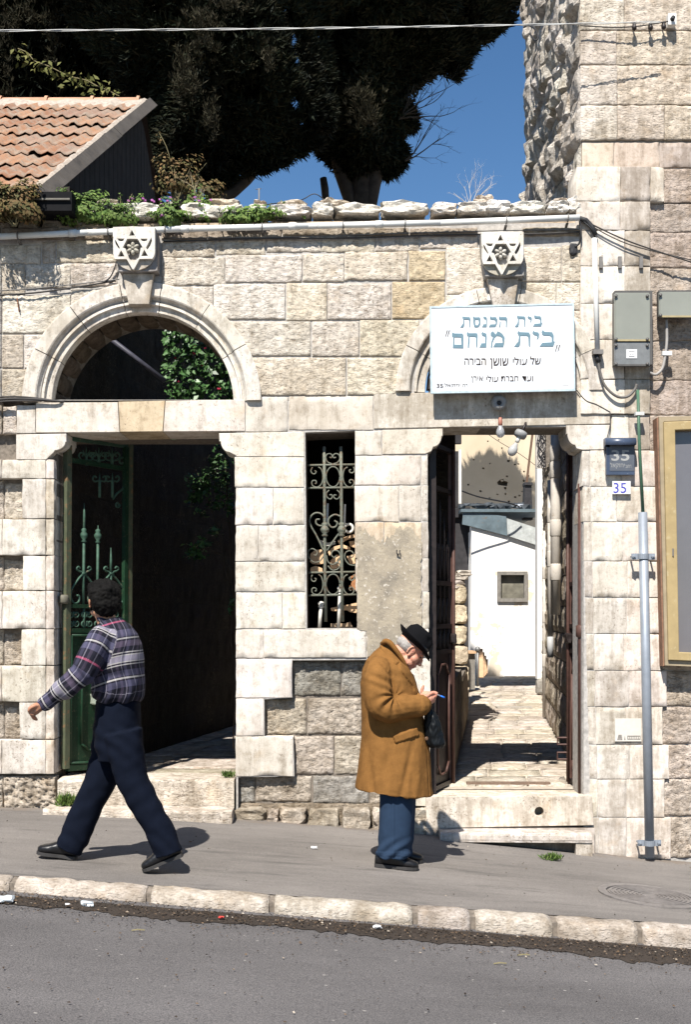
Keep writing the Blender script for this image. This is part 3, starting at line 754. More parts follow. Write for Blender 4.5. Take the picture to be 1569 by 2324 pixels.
# upper wall
for y0,y1,cuts in [(-60,-6,[1318,1440,1600]),(-5,67,[1318,1420,1600]),(68,145,[1318,1402,1600]),(146,236,[1319,1404,1600]),(237,316,[1320,1404,1511,1600])]:
    for a,b in zip(cuts,cuts[1:]): T(a,y0,b,y1,'r',(0.60,0.54,0.475) if a<1400 else (0.54,0.47,0.395),0.25,amp=0.007 if a<1400 else 0.011,yf=0.012)
for a,b,c,d in [(1324,1396,(0.55,0.47,0.39),.1),(1397,1500,(0.52,0.44,0.36),.35),(1501,1600,(0.40,0.34,0.30),.3)]: T(a,319,b,377,'s',c,d,yf=0.03)
MB().box((XX(1326),0.007,-0.8),(XX(1476),0.044,ZZ(1022))).go('mortar_core', M_MORTAR, rb)
MB().box((XX(1322)+0.01,0.045,-0.8),(XX(1600),0.42,ZZ(-60))).go('mortar_core', M_MORTAR, rb)
# side wall facing the yard, rock-faced stones seen edge-on
def side_stone(y0,y1,z0,z1,Xf,parent,col,dirt,amp,dirx=-1,skew=0.0,cell=0.05,name='stone',mat=None):
    n=max(3,int((y1-y0)/cell)); m=max(3,int((z1-z0)/cell)); V=[];F=[];sd=random.random()*70
    for j in range(m+1):
        for i in range(n+1):
            y=lerp(y0,y1,i/n); z=lerp(z0,z1,j/m); e=min(i/n,1-i/n,j/m,1-j/m)*2; pp=min(1,e*2.2)**0.6
            d=amp*pp**0.5*(0.65+1.0*nz(y*3.0,z*3.5,sd)-0.9*abs(nz(y*7,z*8,sd))+0.30*nz(y*17,z*14,sd))
            V.append((Xf+skew*y+dirx*d, y, z))
    for j in range(m):
        for i in range(n):
            a=j*(n+1)+i; f=(a,a+1,a+n+2,a+n+1); F.append(f if dirx>0 else tuple(reversed(f)))
    o=mk(name,V,F,mat or M_GR,parent,smooth=False); tint(o,col,dirt); return o
random.seed(5)
z = 4.50
Xs = XX(1322)-0.0
while z < ZZ(-60,2.7)+0.3:
    h = random.uniform(0.16,0.36); y = 0.02
    while y < 2.75:
        ln = random.uniform(0.18,0.6); ye=min(2.8,y+ln)
        side_stone(y+0.006, ye-0.006, z+0.006, z+h-0.006, Xs, rb, (0.58,0.54,0.49), 0.35, random.uniform(0.03,0.105), cell=0.028); y += ln
    z += h
MB().box((Xs+0.01,0.425,4.48),(Xs+3,2.8,ZZ(-60,2.7)+0.4)).go('inner_wall', M_MORTAR, rb)
MB().box((XX(1400),0.425,-0.8),(Xs+3,0.9,3.69)).go('inner_wall', M_MORTAR, rb)
# ================================================================ PASSAGES AND YARD
FL = 0.29
m_floor_bed = simple('floor_mortar',(0.40,0.345,0.28),0.95,var=0.35,scale=14,bumps=0.5,bscale=70)
yard = mk('yard_floor', [(-12,0.37,FL-0.048),(12,0.37,FL-0.048),(12,60,FL-0.048),(-12,60,FL-0.048)], [(0,1,2,3)], m_floor_bed); yard['kind']='structure'
random.seed(33)
def paving(name, left, right, y0, y1, zt, rows, ncol, col, dirt):
    root = thing(name, (0.5*(left(y0)+right(y0)), y0, zt-0.03), None, None); root['kind']='structure'
    y = y0
    while y < y1:
        h = random.uniform(*rows); ya = y+0.006; yb = min(y+h, y1)-0.006; xl, xr = left((ya+yb)/2), right((ya+yb)/2)
        cuts = sorted([0,1]+[ (k+random.uniform(-0.25,0.25))/ncol for k in range(1, ncol)])
        for a,b in zip(cuts, cuts[1:]):
            xa=lerp(xl,xr,a)+0.006; xb=lerp(xl,xr,b)-0.006; n=5; m=4; V=[];F=[]; sd=random.random()*30; dz=random.uniform(-0.005,0.005)
            for j in range(m+1):
                for i in range(n+1):
                    e = (i in (0,n)) or (j in (0,m)); sh = 0.12*(ya+(yb-ya)*j/m-(ya+yb)/2)
                    V.append((lerp(xa,xb,i/n)+sh+0.008*nz(i,j,sd), lerp(ya,yb,j/m)+0.008*nz(j,i,sd), zt+dz+0.006*nz(i*0.7,j*0.7,sd)-(0.007 if e else 0)))
            for j in range(m):
                for i in range(n): q=j*(n+1)+i; F.append((q,q+1,q+n+2,q+n+1))
            ring=[i for i in range(n+1)]+[j*(n+1)+n for j in range(1,m+1)]+[m*(n+1)+i for i in range(n-1,-1,-1)]+[j*(n+1) for j in range(m-1,0,-1)]
            k0=len(V)
            for r in ring: V.append((V[r][0],V[r][1],zt-0.05))
            for i in range(len(ring)): F.append((ring[i],k0+i,k0+(i+1)%len(ring),ring[(i+1)%len(ring)]))
            o=mk('paving_slab',V,F,M_RO,root,smooth=True); tint(o,col,dirt,0.08)
        y += h
    return root
aL = lambda y: 1.23+0.12*(y-3.6); aR = lambda y: (2.31+0.12*(y-3.6)) if y<6.9 else 2.70+0.163*(y-6.9)
EY = 18.0
paving('alley_paving', lambda y: max(0.70, aL(y)) if y>0.8 else 0.66, lambda y: min(aR(y), 99) if y>0.8 else 1.82, 0.52, EY, FL-0.03, (0.36,0.62), 3, (0.57,0.515,0.45), 0.3)
paving('passage_paving', lambda y: -2.15, lambda y: -0.55+0.1*y, 0.38, 7.0, FL, (0.32,0.5), 3, (0.50,0.45,0.385), 0.35)

def wall_run(root, A, B, z0, z1, rows, lens, amp, col, dirt, mat=None, cell=0.06, name='stone', thick=0.35, flip=1, core=True, gap=0.007):
    """wall face from A to B (x,y); stones stand out towards the left of A->B times flip"""
    A=Vector((A[0],A[1],0)); B=Vector((B[0],B[1],0)); D=(B-A); Ln=D.length; D.normalize(); Nn=Vector((-D.y,D.x,0))*flip
    z=z0
    while z<z1-0.02:
        h=min(random.uniform(*rows), z1-z); s=0
        while s<Ln-0.02:
            l=min(random.uniform(*lens), Ln-s)
            if Ln-s-l<0.12: l=Ln-s
            n=max(2,min(8,int(l/cell))); m=max(2,min(6,int(h/cell))); V=[];F=[];sd=random.random()*60
            for j in range(m+1):
                for i in range(n+1):
                    e=min(i/n,1-i/n,j/m,1-j/m)*2; pp=min(1,e*1.8)**0.6
                    d=amp*pp*(0.6+0.8*nz(i*.8,j*.8,sd))
                    p=A+D*(s+gap+(l-2*gap)*i/n)+Nn*d; V.append((p.x,p.y,z+gap+(h-2*gap)*j/m))
            for j in range(m):
                for i in range(n): q=j*(n+1)+i; f=(q,q+1,q+n+2,q+n+1); F.append(f if flip<0 else tuple(reversed(f)))
            o=mk(name,V,F,mat or M_GR,root,smooth=False); tint(o,col,dirt,0.12); s+=l
        z+=h
    if core:
        mb=MB(); q=Nn*-0.004; r=Nn*-thick
        V=[A+q,B+q,B+r,A+r]; V=[(v.x,v.y,z0) for v in V]+[(v.x,v.y,z1-0.005) for v in V]
        mb.add(V,[(3,2,1,0),(4,5,6,7),(0,1,5,4),(1,2,6,5),(2,3,7,6),(3,0,4,7)]); mb.go('wall_core',M_CORE if col[0]<0.2 else M_MORTAR_D,root)
M_CORE=simple('shade_mortar',(0.03,0.025,0.02),0.95,var=0.3)  # core of the dark walls, deep shade put into its colour
pw = thing('passage_wall', (-1.9,1.5,FL), 'dark shaded stone wall closing the left side of the left passage', 'wall')
SHADE_DK=(0.040,0.034,0.028)  # stone coloured near black, the passage shade is in the base colour
wall_run(pw,(-2.24,0.66),(-1.35,5.3),FL,5.1,(0.26,0.34),(0.3,0.6),0.02,SHADE_DK,0.4,flip=-1,cell=0.12)
wall_run(pw,(-1.35,5.3),(-0.55,12),FL,5.1,(0.5,0.6),(0.9,1.4),0.02,SHADE_DK,0.4,flip=-1,cell=0.2)
# divider between the passages: store room behind the window
st = thing('store_room', (-0.2,1.5,FL), 'dark store room behind the barred window', 'building')
mb=MB()
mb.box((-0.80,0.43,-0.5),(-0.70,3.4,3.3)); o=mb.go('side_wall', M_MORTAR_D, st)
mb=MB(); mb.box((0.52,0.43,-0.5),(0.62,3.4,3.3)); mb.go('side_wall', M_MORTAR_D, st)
mb=MB(); mb.box((-0.699,3.2,-0.5),(0.519,3.38,3.3)); mb.go('rear_wall', simple('dark_backing',(0.05,0.045,0.04),0.95), st)  # rear wall coloured dark so the window opening stays black
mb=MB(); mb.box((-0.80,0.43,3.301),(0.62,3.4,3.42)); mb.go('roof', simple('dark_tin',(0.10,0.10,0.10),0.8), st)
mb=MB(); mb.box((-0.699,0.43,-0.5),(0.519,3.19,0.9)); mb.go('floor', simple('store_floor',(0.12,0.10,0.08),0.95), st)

# alley walls
aw = thing('alley_wall', (1.95,0.6,FL), 'rough stone wall with pipes along the right side of the alley', 'wall')
random.seed(9)
wall_run(aw,(1.90,0.50),(2.68,6.9),FL-0.05,3.55,(0.26,0.33),(0.28,0.5),0.03,(0.50,0.44,0.37),0.35,cell=0.06,flip=1)
wall_run(aw,(2.68,6.9),(4.52,EY),FL-0.05,4.6,(0.3,0.4),(0.5,0.9),0.05,(0.52,0.46,0.39),0.3,cell=0.12,flip=1)
al = thing('alley_wall', (1.0,2,FL), 'low shaded stone wall with an added near-black screen behind the gate along the left side of the alley', 'wall')
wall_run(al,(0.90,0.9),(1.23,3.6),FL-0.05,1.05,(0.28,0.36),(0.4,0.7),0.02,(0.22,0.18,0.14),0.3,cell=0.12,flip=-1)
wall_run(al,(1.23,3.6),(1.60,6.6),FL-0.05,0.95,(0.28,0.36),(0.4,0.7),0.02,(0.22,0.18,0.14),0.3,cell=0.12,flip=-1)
wall_run(al,(0.63,1.0),(0.925,1.0),FL-0.05,3.3,(0.28,0.36),(0.3,0.4),0.01,(0.035,0.03,0.025),0.3,cell=0.12,flip=-1,thick=0.10)  # added near-black wall piece, stands in for the shade behind the gate leaf
# pale stone pier
pier = thing('stone_pier', (1.75,9.2,FL), 'pale rough stone pier standing on the left side of the alley', 'pier')
for k in range(6):
    y0=1601-k*46; y1=y0-45
    a=P(1022,y0,9.2); b=P(1066-k*0.8+random.uniform(-2,2),y1,9.2)
    o=blob('stone',((a.x+b.x)/2,9.45,(a.z+b.z)/2),((b.x-a.x)/2*1.1,0.28,(b.z-a.z)/2*1.06),M_RO,pier,(0.58,0.50,0.38),0.15,amp=0.10,sub=3)
for k in range(4):
    a=P(1030+8*k,1330-10*k+random.uniform(-4,4),9.3); blob('rubble_stone',(a.x,a.y,a.z),(0.13,0.12,0.05),M_RO,pier,(0.50,0.46,0.42),0.3,amp=0.3,sub=2)
MB().box((1.0,9.5,FL-0.1),(1.85,9.8,2.3)).go('mortar_core',M_MORTAR_D,pier)

# ---------------------------------------------------------------- white house at the end of the alley
m_plaster,nt,b = newmat('white_plaster'); tc=nt.nodes.new('ShaderNodeNewGeometry')
n1=tex(nt,1.6,6,0.65,tc.outputs['Position']); n2=tex(nt,6,5,0.6,tc.outputs['Position'])
cc=mixc(nt,mth(nt,'MULTIPLY',ramp(nt,n1.outputs[0],[(0.60,(0,0,0)),(0.63,(1,1,1))]).outputs[0],0.8),(0.80,0.78,0.74),(0.60,0.50,0.37))
cc=mixc(nt,0.5,cc,mixc(nt,1.0,cc,ramp(nt,n2.outputs[0],[(0.3,(0.9,)*3),(0.6,(1.05,)*3)]).outputs[0],'MULTIPLY'))
L(nt,cc,b.inputs['Base Color']); b.inputs['Roughness'].default_value=0.9; bump(nt,b,n2.outputs[0],0.2,0.02)
wh = thing('white_house', P(1148,1536,EY), 'small white plastered house with a framed window at the end of the alley', 'house')
def pxz(y): return lambda a,b:(P(a,b,y).x,P(a,b,y).z)
wx0,wx1,wy0,wy1 = 1131,1196,1299,1364
o=plate('wall',[(1068,1560),(1071,1195),(1150,1212),(1250,1240),(1250,1560)],[[(wx0,wy0),(wx1,wy0),(wx1,wy1),(wx0,wy1)]],EY,EY+0.4,m_plaster,wh,tf=pxz(EY))
m_greyw = simple('weathered_grey_wood',(0.20,0.185,0.165),0.85,var=0.3,scale=12,bumps=0.4,bscale=60)
fr=plate('window',[(1129,1297),(1198,1297),(1198,1366),(1129,1366)],[[(1137,1305),(1190,1305),(1190,1358),(1137,1358)]],EY-0.06,EY+0.05,m_greyw,wh,tf=pxz(EY))
pn=plate('pane',[(1136,1304),(1191,1304),(1191,1359),(1136,1359)],[],EY+0.08,EY+0.10,simple('dusty_glass',(0.16,0.15,0.12),0.35,var=0.5,scale=4,spec=0.5),fr,tf=pxz(EY))
MB().box((P(1070,0,EY).x+0.001,EY+0.401,0.2),(P(1250,0,EY).x,EY+3.0,P(0,1205,EY).z)).go('wall',m_plaster,wh)
m_tin = simple('corrugated_tin',(0.13,0.17,0.19),0.55,metal=0.3,var=0.3,scale=5,bumps=0.3,bscale=20,dirt=((0.22,0.14,0.08),6,0.62))
A=P(1046,1160,EY-0.5);
def sheetpoly(name, pts, y0, th, mat, par): return plate(name,pts,[],y0,y0+th,mat,par,tf=pxz(y0))
sheetpoly('roof_sheet',[(1052,1158),(1150,1172),(1152,1216),(1064,1193),(1050,1190)],EY-0.07,0.05,m_tin,wh)
sheetpoly('roof_sheet',[(1151,1176),(1222,1199),(1222,1238),(1153,1216)],EY-0.09,0.05,simple('pale_tin',(0.42,0.44,0.43),0.6,metal=0.2,var=0.3,scale=6),wh)
MB().box((P(1046,0,EY-0.0).x,EY-0.12,P(0,1163,EY).z),(P(1235,0,EY).x,EY+3.2,P(0,1156,EY).z)).go('roof',m_tin,wh)
random.seed(3)
m_junk=simple('junk_dark',(0.06,0.07,0.08),0.7,var=0.5,scale=9)
for k in range(11):
    px=1052+k*14+random.uniform(-4,4); c=P(px,1150+random.uniform(-4,3),EY+0.2)
    blob('roof_rubble',c,(random.uniform(.06,.16),0.15,random.uniform(.03,.09)),m_junk if k!=9 else simple('pale_rag',(0.35,0.38,0.42),0.8),wh,amp=0.5,sub=1)
for k in range(5):
    a=P(1050+k*8,1147-k,EY+0.1); b_=P(1190,1142+k*3,EY-0.1+0.3*k); MB().bar(a,b_,0.03,0.03).go('loose_pipe',m_junk,wh)
# dark lean-to left of the white wall
sh = thing('lean_to', P(1040,1600,14), 'dark timber lean-to left of the white house wall', 'shed')
m_black=simple('dark_timber',(0.035,0.033,0.035),0.9,var=0.4,scale=6)
MB().box((P(1015,0,18.6).x,18.6,FL),(P(1067,0,18.6).x,18.8,P(0,1175,18.6).z)).go('board_wall',m_black,sh)
MB().box((P(1000,0,18.6).x,18.5,P(0,1175,18.6).z+0.002),(P(1067,0,18.6).x,20.3,P(0,1152,18.6).z)).go('roof',m_black,sh)
# objects in the alley
m_iron=simple('grey_iron',(0.20,0.20,0.20),0.5,metal=0.5,var=0.2)
bs=thing('iron_post', P(1086,1567,11.5), 'grey iron post leaning by the stacked boards in the alley', 'post')
MB().tube([P(1085,1558,11.5),P(1085,1475,11.5)],0.022).go('shaft',m_iron,bs,True); MB().lathe(P(1085,1474,11.5),[(0.0,-0.05),(0.04,-0.03),(0.05,0.0),(0.035,0.04),(0.0,0.055)],10).go('knob',m_iron,bs,True)
bd=None
m_board=simple('raw_board',(0.46,0.30,0.18),0.8,var=0.25,scale=8)
for k in range(4):
    a=P(1092+k*3,1538-k*3,13.5+0.1*k); c=P(1096+k*4-6,1473+k*8,13.9+0.1*k)
    o=MB().bar(a,c,0.11,0.025).go('wooden_board',m_board,None,base=tuple(a)); setp(o,['raw plank leaning by the iron post, the leftmost and tallest','raw plank second from the iron post','raw plank third from the iron post','shortest raw plank, nearest the white wall'][k],'plank','planks leaning against the white house')
cup=thing('cupboard', P(1070,1560,12.5), 'old broken wooden cupboard against the left alley wall', 'cupboard')
MB().box((P(1058,0,12.5).x,12.5,FL),(P(1079,0,12.5).x,13.1,P(0,1484,12.5).z)).go('case',m_greyw,cup); MB().box((P(1057,0,12.5).x,12.42,P(0,1483,12.5).z),(P(1081,0,12.5).x,13.15,P(0,1478,12.5).z)).go('top',m_board,cup)
olv=thing('small_tree',(4.0,21.6,FL),'leafy tree behind the white house that shades the pitted cream wall','tree')
g=thing('drain_channel',(1.35,0.62,FL),'narrow rusty iron drain grate across the alley entrance','drain')
o=MB().box((XX(1060,0.55),0.53,FL-0.04),(XX(1250,0.55),0.60,FL-0.018)).go('grate',simple('rusty_iron',(0.16,0.11,0.08),0.8,var=0.3),g)
g=thing('drain_channel',P(1165,1590,8.5),'faint iron drain strip across the far alley paving','drain')
MB().box((P(1128,1590,8.5).x,8.4,FL-0.05),(P(1208,1590,8.5).x,8.62,FL-0.012)).go('grate',simple('grey_strip',(0.33,0.30,0.26),0.8,var=0.3),g)
# white post with stone base
wp=thing('gate_post', (3.37,11.3,FL), 'tall white painted post on a grey stone block at the right side of the alley', 'post')
m_wht=simple('white_paint_old',(0.70,0.68,0.64),0.7,var=0.1,scale=10,dirt=((0.40,0.33,0.25),9,0.66))
MB().box((P(1220,0,11.3).x,11.3,P(0,1541,11.3).z),(P(1238,0,11.3).x,11.5,6.0)).go('post',m_wht,wp)
blob('base_block',((P(1226,0,11.3).x+P(1246,0,11.3).x)/2-0.03,11.32,FL+0.12),(0.12,0.12,0.16),M_RO,wp,GREY,0.3,amp=0.08,sub=2)
# pipes on the right alley wall
m_pipe=simple('pale_pipe',(0.50,0.46,0.41),0.6,var=0.12,scale=14,dirt=((0.36,0.30,0.23),16,0.60))
m_pipe2=simple('grey_pipe',(0.36,0.36,0.36),0.6,var=0.15,scale=14)
def vpipe(label,px,y,ytop,ybot,r,joints=(),mat=m_pipe,tail=None):
    t=thing('drain_pipe',P(px,ybot,y),label,'pipe','pipes on the right alley wall')
    a=P(px,ybot,y); b_=P(px,ytop,y); mb=MB().tube([a,(a.x,y,b_.z)],r,12); mb.go('pipe',mat,t,True)
    for j in joints:
        c=P(px,j,y); MB().lathe((a.x,y,c.z),[(r,-0.08),(r*1.14,-0.07),(r*1.16,0.06),(r*1.06,0.08),(r,0.09)],14).go('socket',mat,t,True)
    if tail: MB().tube([(a.x,y,a.z),(a.x,y,P(px,tail,y).z)],r*1.12,12).go('lower_pipe',m_pipe2,t,True)
    return t
vpipe('fat pale soil pipe with a swollen joint, rightmost on the alley wall',1262,2.9,900,1395,0.05,(1030,1068,1200,1300))
vpipe('thin white pipe between the soil pipe and the rough stones',1250,3.6,1090,1445,0.030,(1170,1270),tail=1492)
vpipe('pale conduit reaching the paving at the alley bend',1237,6.7,1205,1628,0.028,(1300,1400,1500))
pb=thing('meter_board',P(1230,1064,7.0),'grey weathered board with tangled wires high on the alley wall','board')
MB().box((P(1217,0,7).x,7.0,P(0,1062,7).z),(P(1243,0,7).x,7.05,P(0,940,7).z)).go('panel',simple('pale_grey_wood',(0.42,0.39,0.36),0.8,var=0.3,scale=9),pb)
random.seed(4)
for k in range(9):
    pts=[P(1219+24*random.random(),965+95*t,6.94-0.03*random.random()) for t in (0,0.25,0.5,0.75,1)]
    V,F=tubemesh(crv(pts,4),0.005,4); mk('loose_wire',V,F,m_black,pb)
# top-left things in the right doorway
lp=thing('shutter_frame',P(1035,1140,4.5),'white flaking shutter frame beside the left corbel of the brown gates','frame')
MB().box((P(1042,0,4.5).x,4.5,P(0,1143,4.5).z),(P(1048,0,4.5).x,4.56,3.5)).go('stile',m_wht,lp)
MB().box((P(1018,0,4.6).x,4.6,P(0,1118,4.6).z),(P(1029,0,4.6).x,4.66,P(0,1030,4.6).z)).go('panel',m_wht,lp)
MB().box((P(1022,0,4.7).x,4.7,P(0,1145,4.7).z),(P(1043,0,4.7).x,4.9,P(0,1120,4.7).z)).go('sill',m_plaster,lp)
MB().box((P(1029.5,0,4.62).x,4.64,P(0,1150,4.6).z),(P(1041.5,0,4.62).x,4.7,3.5)).go('dark_panel',m_black,lp)
# cream house with bullet marks behind
m_cream,nt,b=newmat('cream_render'); g0=nt.nodes.new('ShaderNodeNewGeometry'); n1=tex(nt,0.8,5,0.6,g0.outputs['Position'])
L(nt,mixc(nt,1.0,(0.55,0.46,0.34),ramp(nt,n1.outputs[0],[(0.3,(0.86,0.84,0.80)),(0.7,(1.06,)*3)]).outputs[0],'MULTIPLY'),b.inputs['Base Color']); b.inputs['Roughness'].default_value=0.95
bh=thing('cream_house',(4,26,FL),'tall cream rendered house with pitted holes behind the white house','house')
HY2=26.0
holes=[(1108,1001),(1140,1017),(1133,998),(1155,1046),(1170,1054),(1178,1053),(1190,1070),(1113,1052),(1152,1081),(1190,1091),(1148,1108),(1148,1121),(1112,1131),(1156,1143-5),(1170,1128),(1084,1127),(1091,1115),(1141,1090),(1130,1122),(1098,1063),(1076,1043),(1180,1125),(1200,1080),(1205,1105),(1186,1115),(1064,1100)]
random.seed(8)
hp=[]
for (hx,hy) in holes:
    r=random.uniform(1.6,3.6); hp.append([(hx+r*(1+0.35*random.uniform(-1,1))*math.cos(a),hy+r*(1+0.35*random.uniform(-1,1))*math.sin(a)*0.85) for a in [k*0.785 for k in range(8)]])
hp.append([(1129,1094),(1137,1088),(1154,1094),(1152,1103),(1140,1102),(1131,1100)])
plate('wall',[(1000,1200),(1000,940),(1330,940),(1330,1200)],hp,HY2,HY2+0.16,m_cream,bh,tf=pxz(HY2))
MB().box((P(1000,0,HY2).x,HY2+0.161,FL),(P(1330,0,HY2).x,HY2+5,9.5)).go('wall_core',simple('hollow_dark',(0.10,0.08,0.06),0.95),bh)
MB().box((P(1000,0,HY2).x,HY2,P(0,939.9,HY2).z),(P(1330,0,HY2).x,HY2+0.16,9.5)).go('wall',m_cream,bh)
MB().box((P(1000,0,HY2).x,HY2,FL),(P(1330,0,HY2).x,HY2+0.16,P(0,1200.1,HY2).z)).go('wall',m_cream,bh)
ch=thing('chimney_stack',P(1199,1180,19.5),'slim dark chimney stack rising over the tin roof','chimney')
MB().prism([(P(1188,0,19.5).x,P(0,1180,19.5).z),(P(1209,0,19.5).x,P(0,1180,19.5).z),(P(1206,0,19.5).x,P(0,1100,19.5).z),(P(1191,0,19.5).x,P(0,1100,19.5).z)],19.4,19.7).go('stack',m_black,ch)
MB().box((P(1190,0,19.5).x,19.35,P(0,1102,19.5).z),(P(1208,0,19.5).x,19.75,P(0,1096,19.5).z)).go('cap',m_black,ch)
MB().bar(P(1196,1097,19.5),P(1215,940,19.5),0.05,0.05).go('flue_rod',simple('rust_brown',(0.12,0.07,0.045),0.8),ch)
def cable(name,pts,r,mat,label,n=5,sub=6,cat='cable',group=None):
    V,F=tubemesh(crv(pts,sub),r,n); o=mk(name,V,F,mat,None,True,base=tuple(pts[0])); return setp(o,label,cat,group)
m_cab=simple('black_cable',(0.025,0.025,0.027),0.6); m_cabg=simple('grey_cable',(0.16,0.15,0.14),0.6)
cable('wire',[P(1046,1113,17),P(1090,1128,17.2),P(1150,1140,17.4),P(1180,1150,17.6)],0.018,m_cab,'dark wire sagging across the tin roof of the white house')
cable('wire',[P(1090,972,22),P(1130,1000,22),P(1180,1030,22),P(1216,1056,22)],0.008,m_cab,'thin wire slanting over the pitted cream wall')

# ================================================================ TILED HOUSE
hs_ = thing('tiled_house', (-3.6,1.0,0.3), 'old house with a clay tiled roof and dark plank gable behind the garden wall', 'house')
E0=Vector((-2.46,0.5,4.95)); R0=Vector((-2.19,4.0,7.16)); NR=9
row=(R0-E0)/NR; ux=Vector((-1,0,0)); TW=0.235
vdir=row.normalized(); nrm=vdir.cross(Vector((-1,0,0))).normalized()
if nrm.z<0: nrm=-nrm
m_tile,nt,b=newmat('clay_tile'); oi=nt.nodes.new('ShaderNodeObjectInfo'); tc=nt.nodes.new('ShaderNodeNewGeometry')
base=ramp(nt,oi.outputs['Random'],[(0,(0.22,0.105,0.060)),(0.35,(0.30,0.155,0.085)),(0.6,(0.33,0.19,0.115)),(0.85,(0.27,0.17,0.12)),(1,(0.22,0.13,0.095))])
n1=tex(nt,7,6,0.7,tc.outputs['Position']); n2=tex(nt,38,5,0.7,tc.outputs['Position'])
c=mixc(nt,mth(nt,'MULTIPLY',ramp(nt,n1.outputs[0],[(0.43,(0,0,0)),(0.60,(1,1,1))]).outputs[0],0.85),base.outputs[0],(0.25,0.20,0.155))
c=mixc(nt,mth(nt,'MULTIPLY',ramp(nt,n2.outputs[0],[(0.52,(0,0,0)),(0.66,(1,1,1))]).outputs[0],0.7),c,(0.12,0.10,0.08))
L(nt,c,b.inputs['Base Color']); b.inputs['Roughness'].default_value=0.9; bump(nt,b,n2.outputs[0],0.4,0.01)
def tile_mesh():
    nu=9; V=[];F=[]; Ld=row.length*1.12
    prof=lambda t: 0.028*(math.exp(-((t-0.25)/0.14)**2))+0.040*(math.exp(-((t-0.80)/0.13)**2))
    for s in (0,1):      # top and underside
        for j,(v,lift) in enumerate([(0,0.040),(0.04,0.042),(Ld*0.5,0.024),(Ld,0.004)]):
            for i in range(nu):
                t=i/(nu-1); V.append(ux*(t*TW*1.02)+vdir*v+nrm*(lift+prof(t)-0.016*s-(0.012 if j==0 and s==0 else 0)))
    m=4*nu
    for j in range(3):
        for i in range(nu-1):
            a=j*nu+i; F.append((a,a+nu,a+nu+1,a+1)); F.append((m+a,m+a+1,m+a+nu+1,m+a+nu))
    for i in range(nu-1): F.append((i,i+1,m+i+1,m+i))
    me=bpy.data.meshes.new('roof_tile'); me.from_pydata([tuple(v) for v in V],[],F); me.update(); me.polygons.foreach_set('use_smooth',[True]*len(me.polygons)); me.materials.append(m_tile); return me
tm=tile_mesh(); random.seed(12)
for j in range(NR):
    for i in range(12):
        o=bpy.data.objects.new('roof_tile',tm); COL.objects.link(o); o.parent=hs_
        p=E0+row*j+ux*(TW*i+0.02*0)+nrm*random.uniform(0.018,0.030)
        o.location=p-ORG[hs_.name]; o.rotation_euler=(random.uniform(-.02,.02),random.uniform(-.025,.025),random.uniform(-.02,.02))
mb=MB(); q=[E0-vdir*0.0,E0+ux*6,R0+ux*6,R0]; mb.add([v+nrm*0.012 for v in q]+[v-nrm*0.05 for v in q],[(0,3,2,1),(4,5,6,7),(0,1,5,4),(1,2,6,5),(2,3,7,6),(3,0,4,7)]); mb.go('roof_deck',simple('roof_deck',(0.10,0.075,0.055),0.95,var=0.4),hs_)
rear=[R0,R0+ux*6,Vector((-8.2,8,4.6)),Vector((-2.2,8,4.6))]; mk('rear_roof',rear+[v-Vector((0,0,.05)) for v in rear],[(0,1,2,3),(7,6,5,4)],simple('rear_slope',(0.05,0.035,0.03),0.9),hs_)
# ridge tiles
for k in range(8):
    a=R0+ux*(0.05+0.50*k)+Vector((0,-0.02,0.03)); b_=a+ux*0.50
    V=[];F=[];n=9
    for j,(t,rr) in enumerate([(0,0.115),(0.06,0.118),(0.0601,0.10),(0.95,0.098),(1,0.095)]):
        c=a.lerp(b_,t)
        for i in range(n): an=math.pi*(i/(n-1)); V.append(c+Vector((0,-math.cos(an)*rr,math.sin(an)*rr-0.03)))
    for j in range(4):
        for i in range(n-1): q0=j*n+i; F.append((q0,q0+1,q0+n+1,q0+n))
    o=mk('ridge_tile',V,F,simple('ridge_clay',(0.45,0.255,0.16),0.85,var=0.2,scale=9,dirt=((0.34,0.28,0.22),14,0.6)) if k==0 else mrid,hs_,smooth=True)
    if k==0: mrid=o.data.materials[0]
# mortar lumps under the ridge and along the verge
m_mo=simple('roof_mortar',(0.34,0.29,0.24),0.95,var=0.3,scale=30,bumps=0.6,bscale=60)
V=[];F=[]
def ribbon(pa,pb,n,offa,offb,name,mat):
    V=[];F=[];sd=random.random()*9
    for i in range(n+1):
        p=pa.lerp(pb,i/n); w=0.025*nz(i*0.7,0,sd)
        for (dx,dn) in offa: V.append(p+dx*(1+w*8)+nrm*(dn+w))
    m=len(offa)
    for i in range(n):
        for j in range(m-1): F.append((i*m+j,i*m+j+1,(i+1)*m+j+1,(i+1)*m+j))
    return mk(name,V,F,mat,hs_,smooth=False)
X1=Vector((1,0,0))
ribbon(E0,R0,50,[(X1*-0.05,0.05),(X1*-0.03,0.085),(X1*0.0,0.10),(X1*0.03,0.085),(X1*0.03,0.0)],None,'verge_mortar',m_mo)
ribbon(R0-vdir*0.02,R0-vdir*0.02+ux*4.2,40,[(-vdir*0.30,0.045),(-vdir*0.22,0.085),(-vdir*0.12,0.10),(-vdir*0.0,0.10)],None,'ridge_mortar',m_mo)
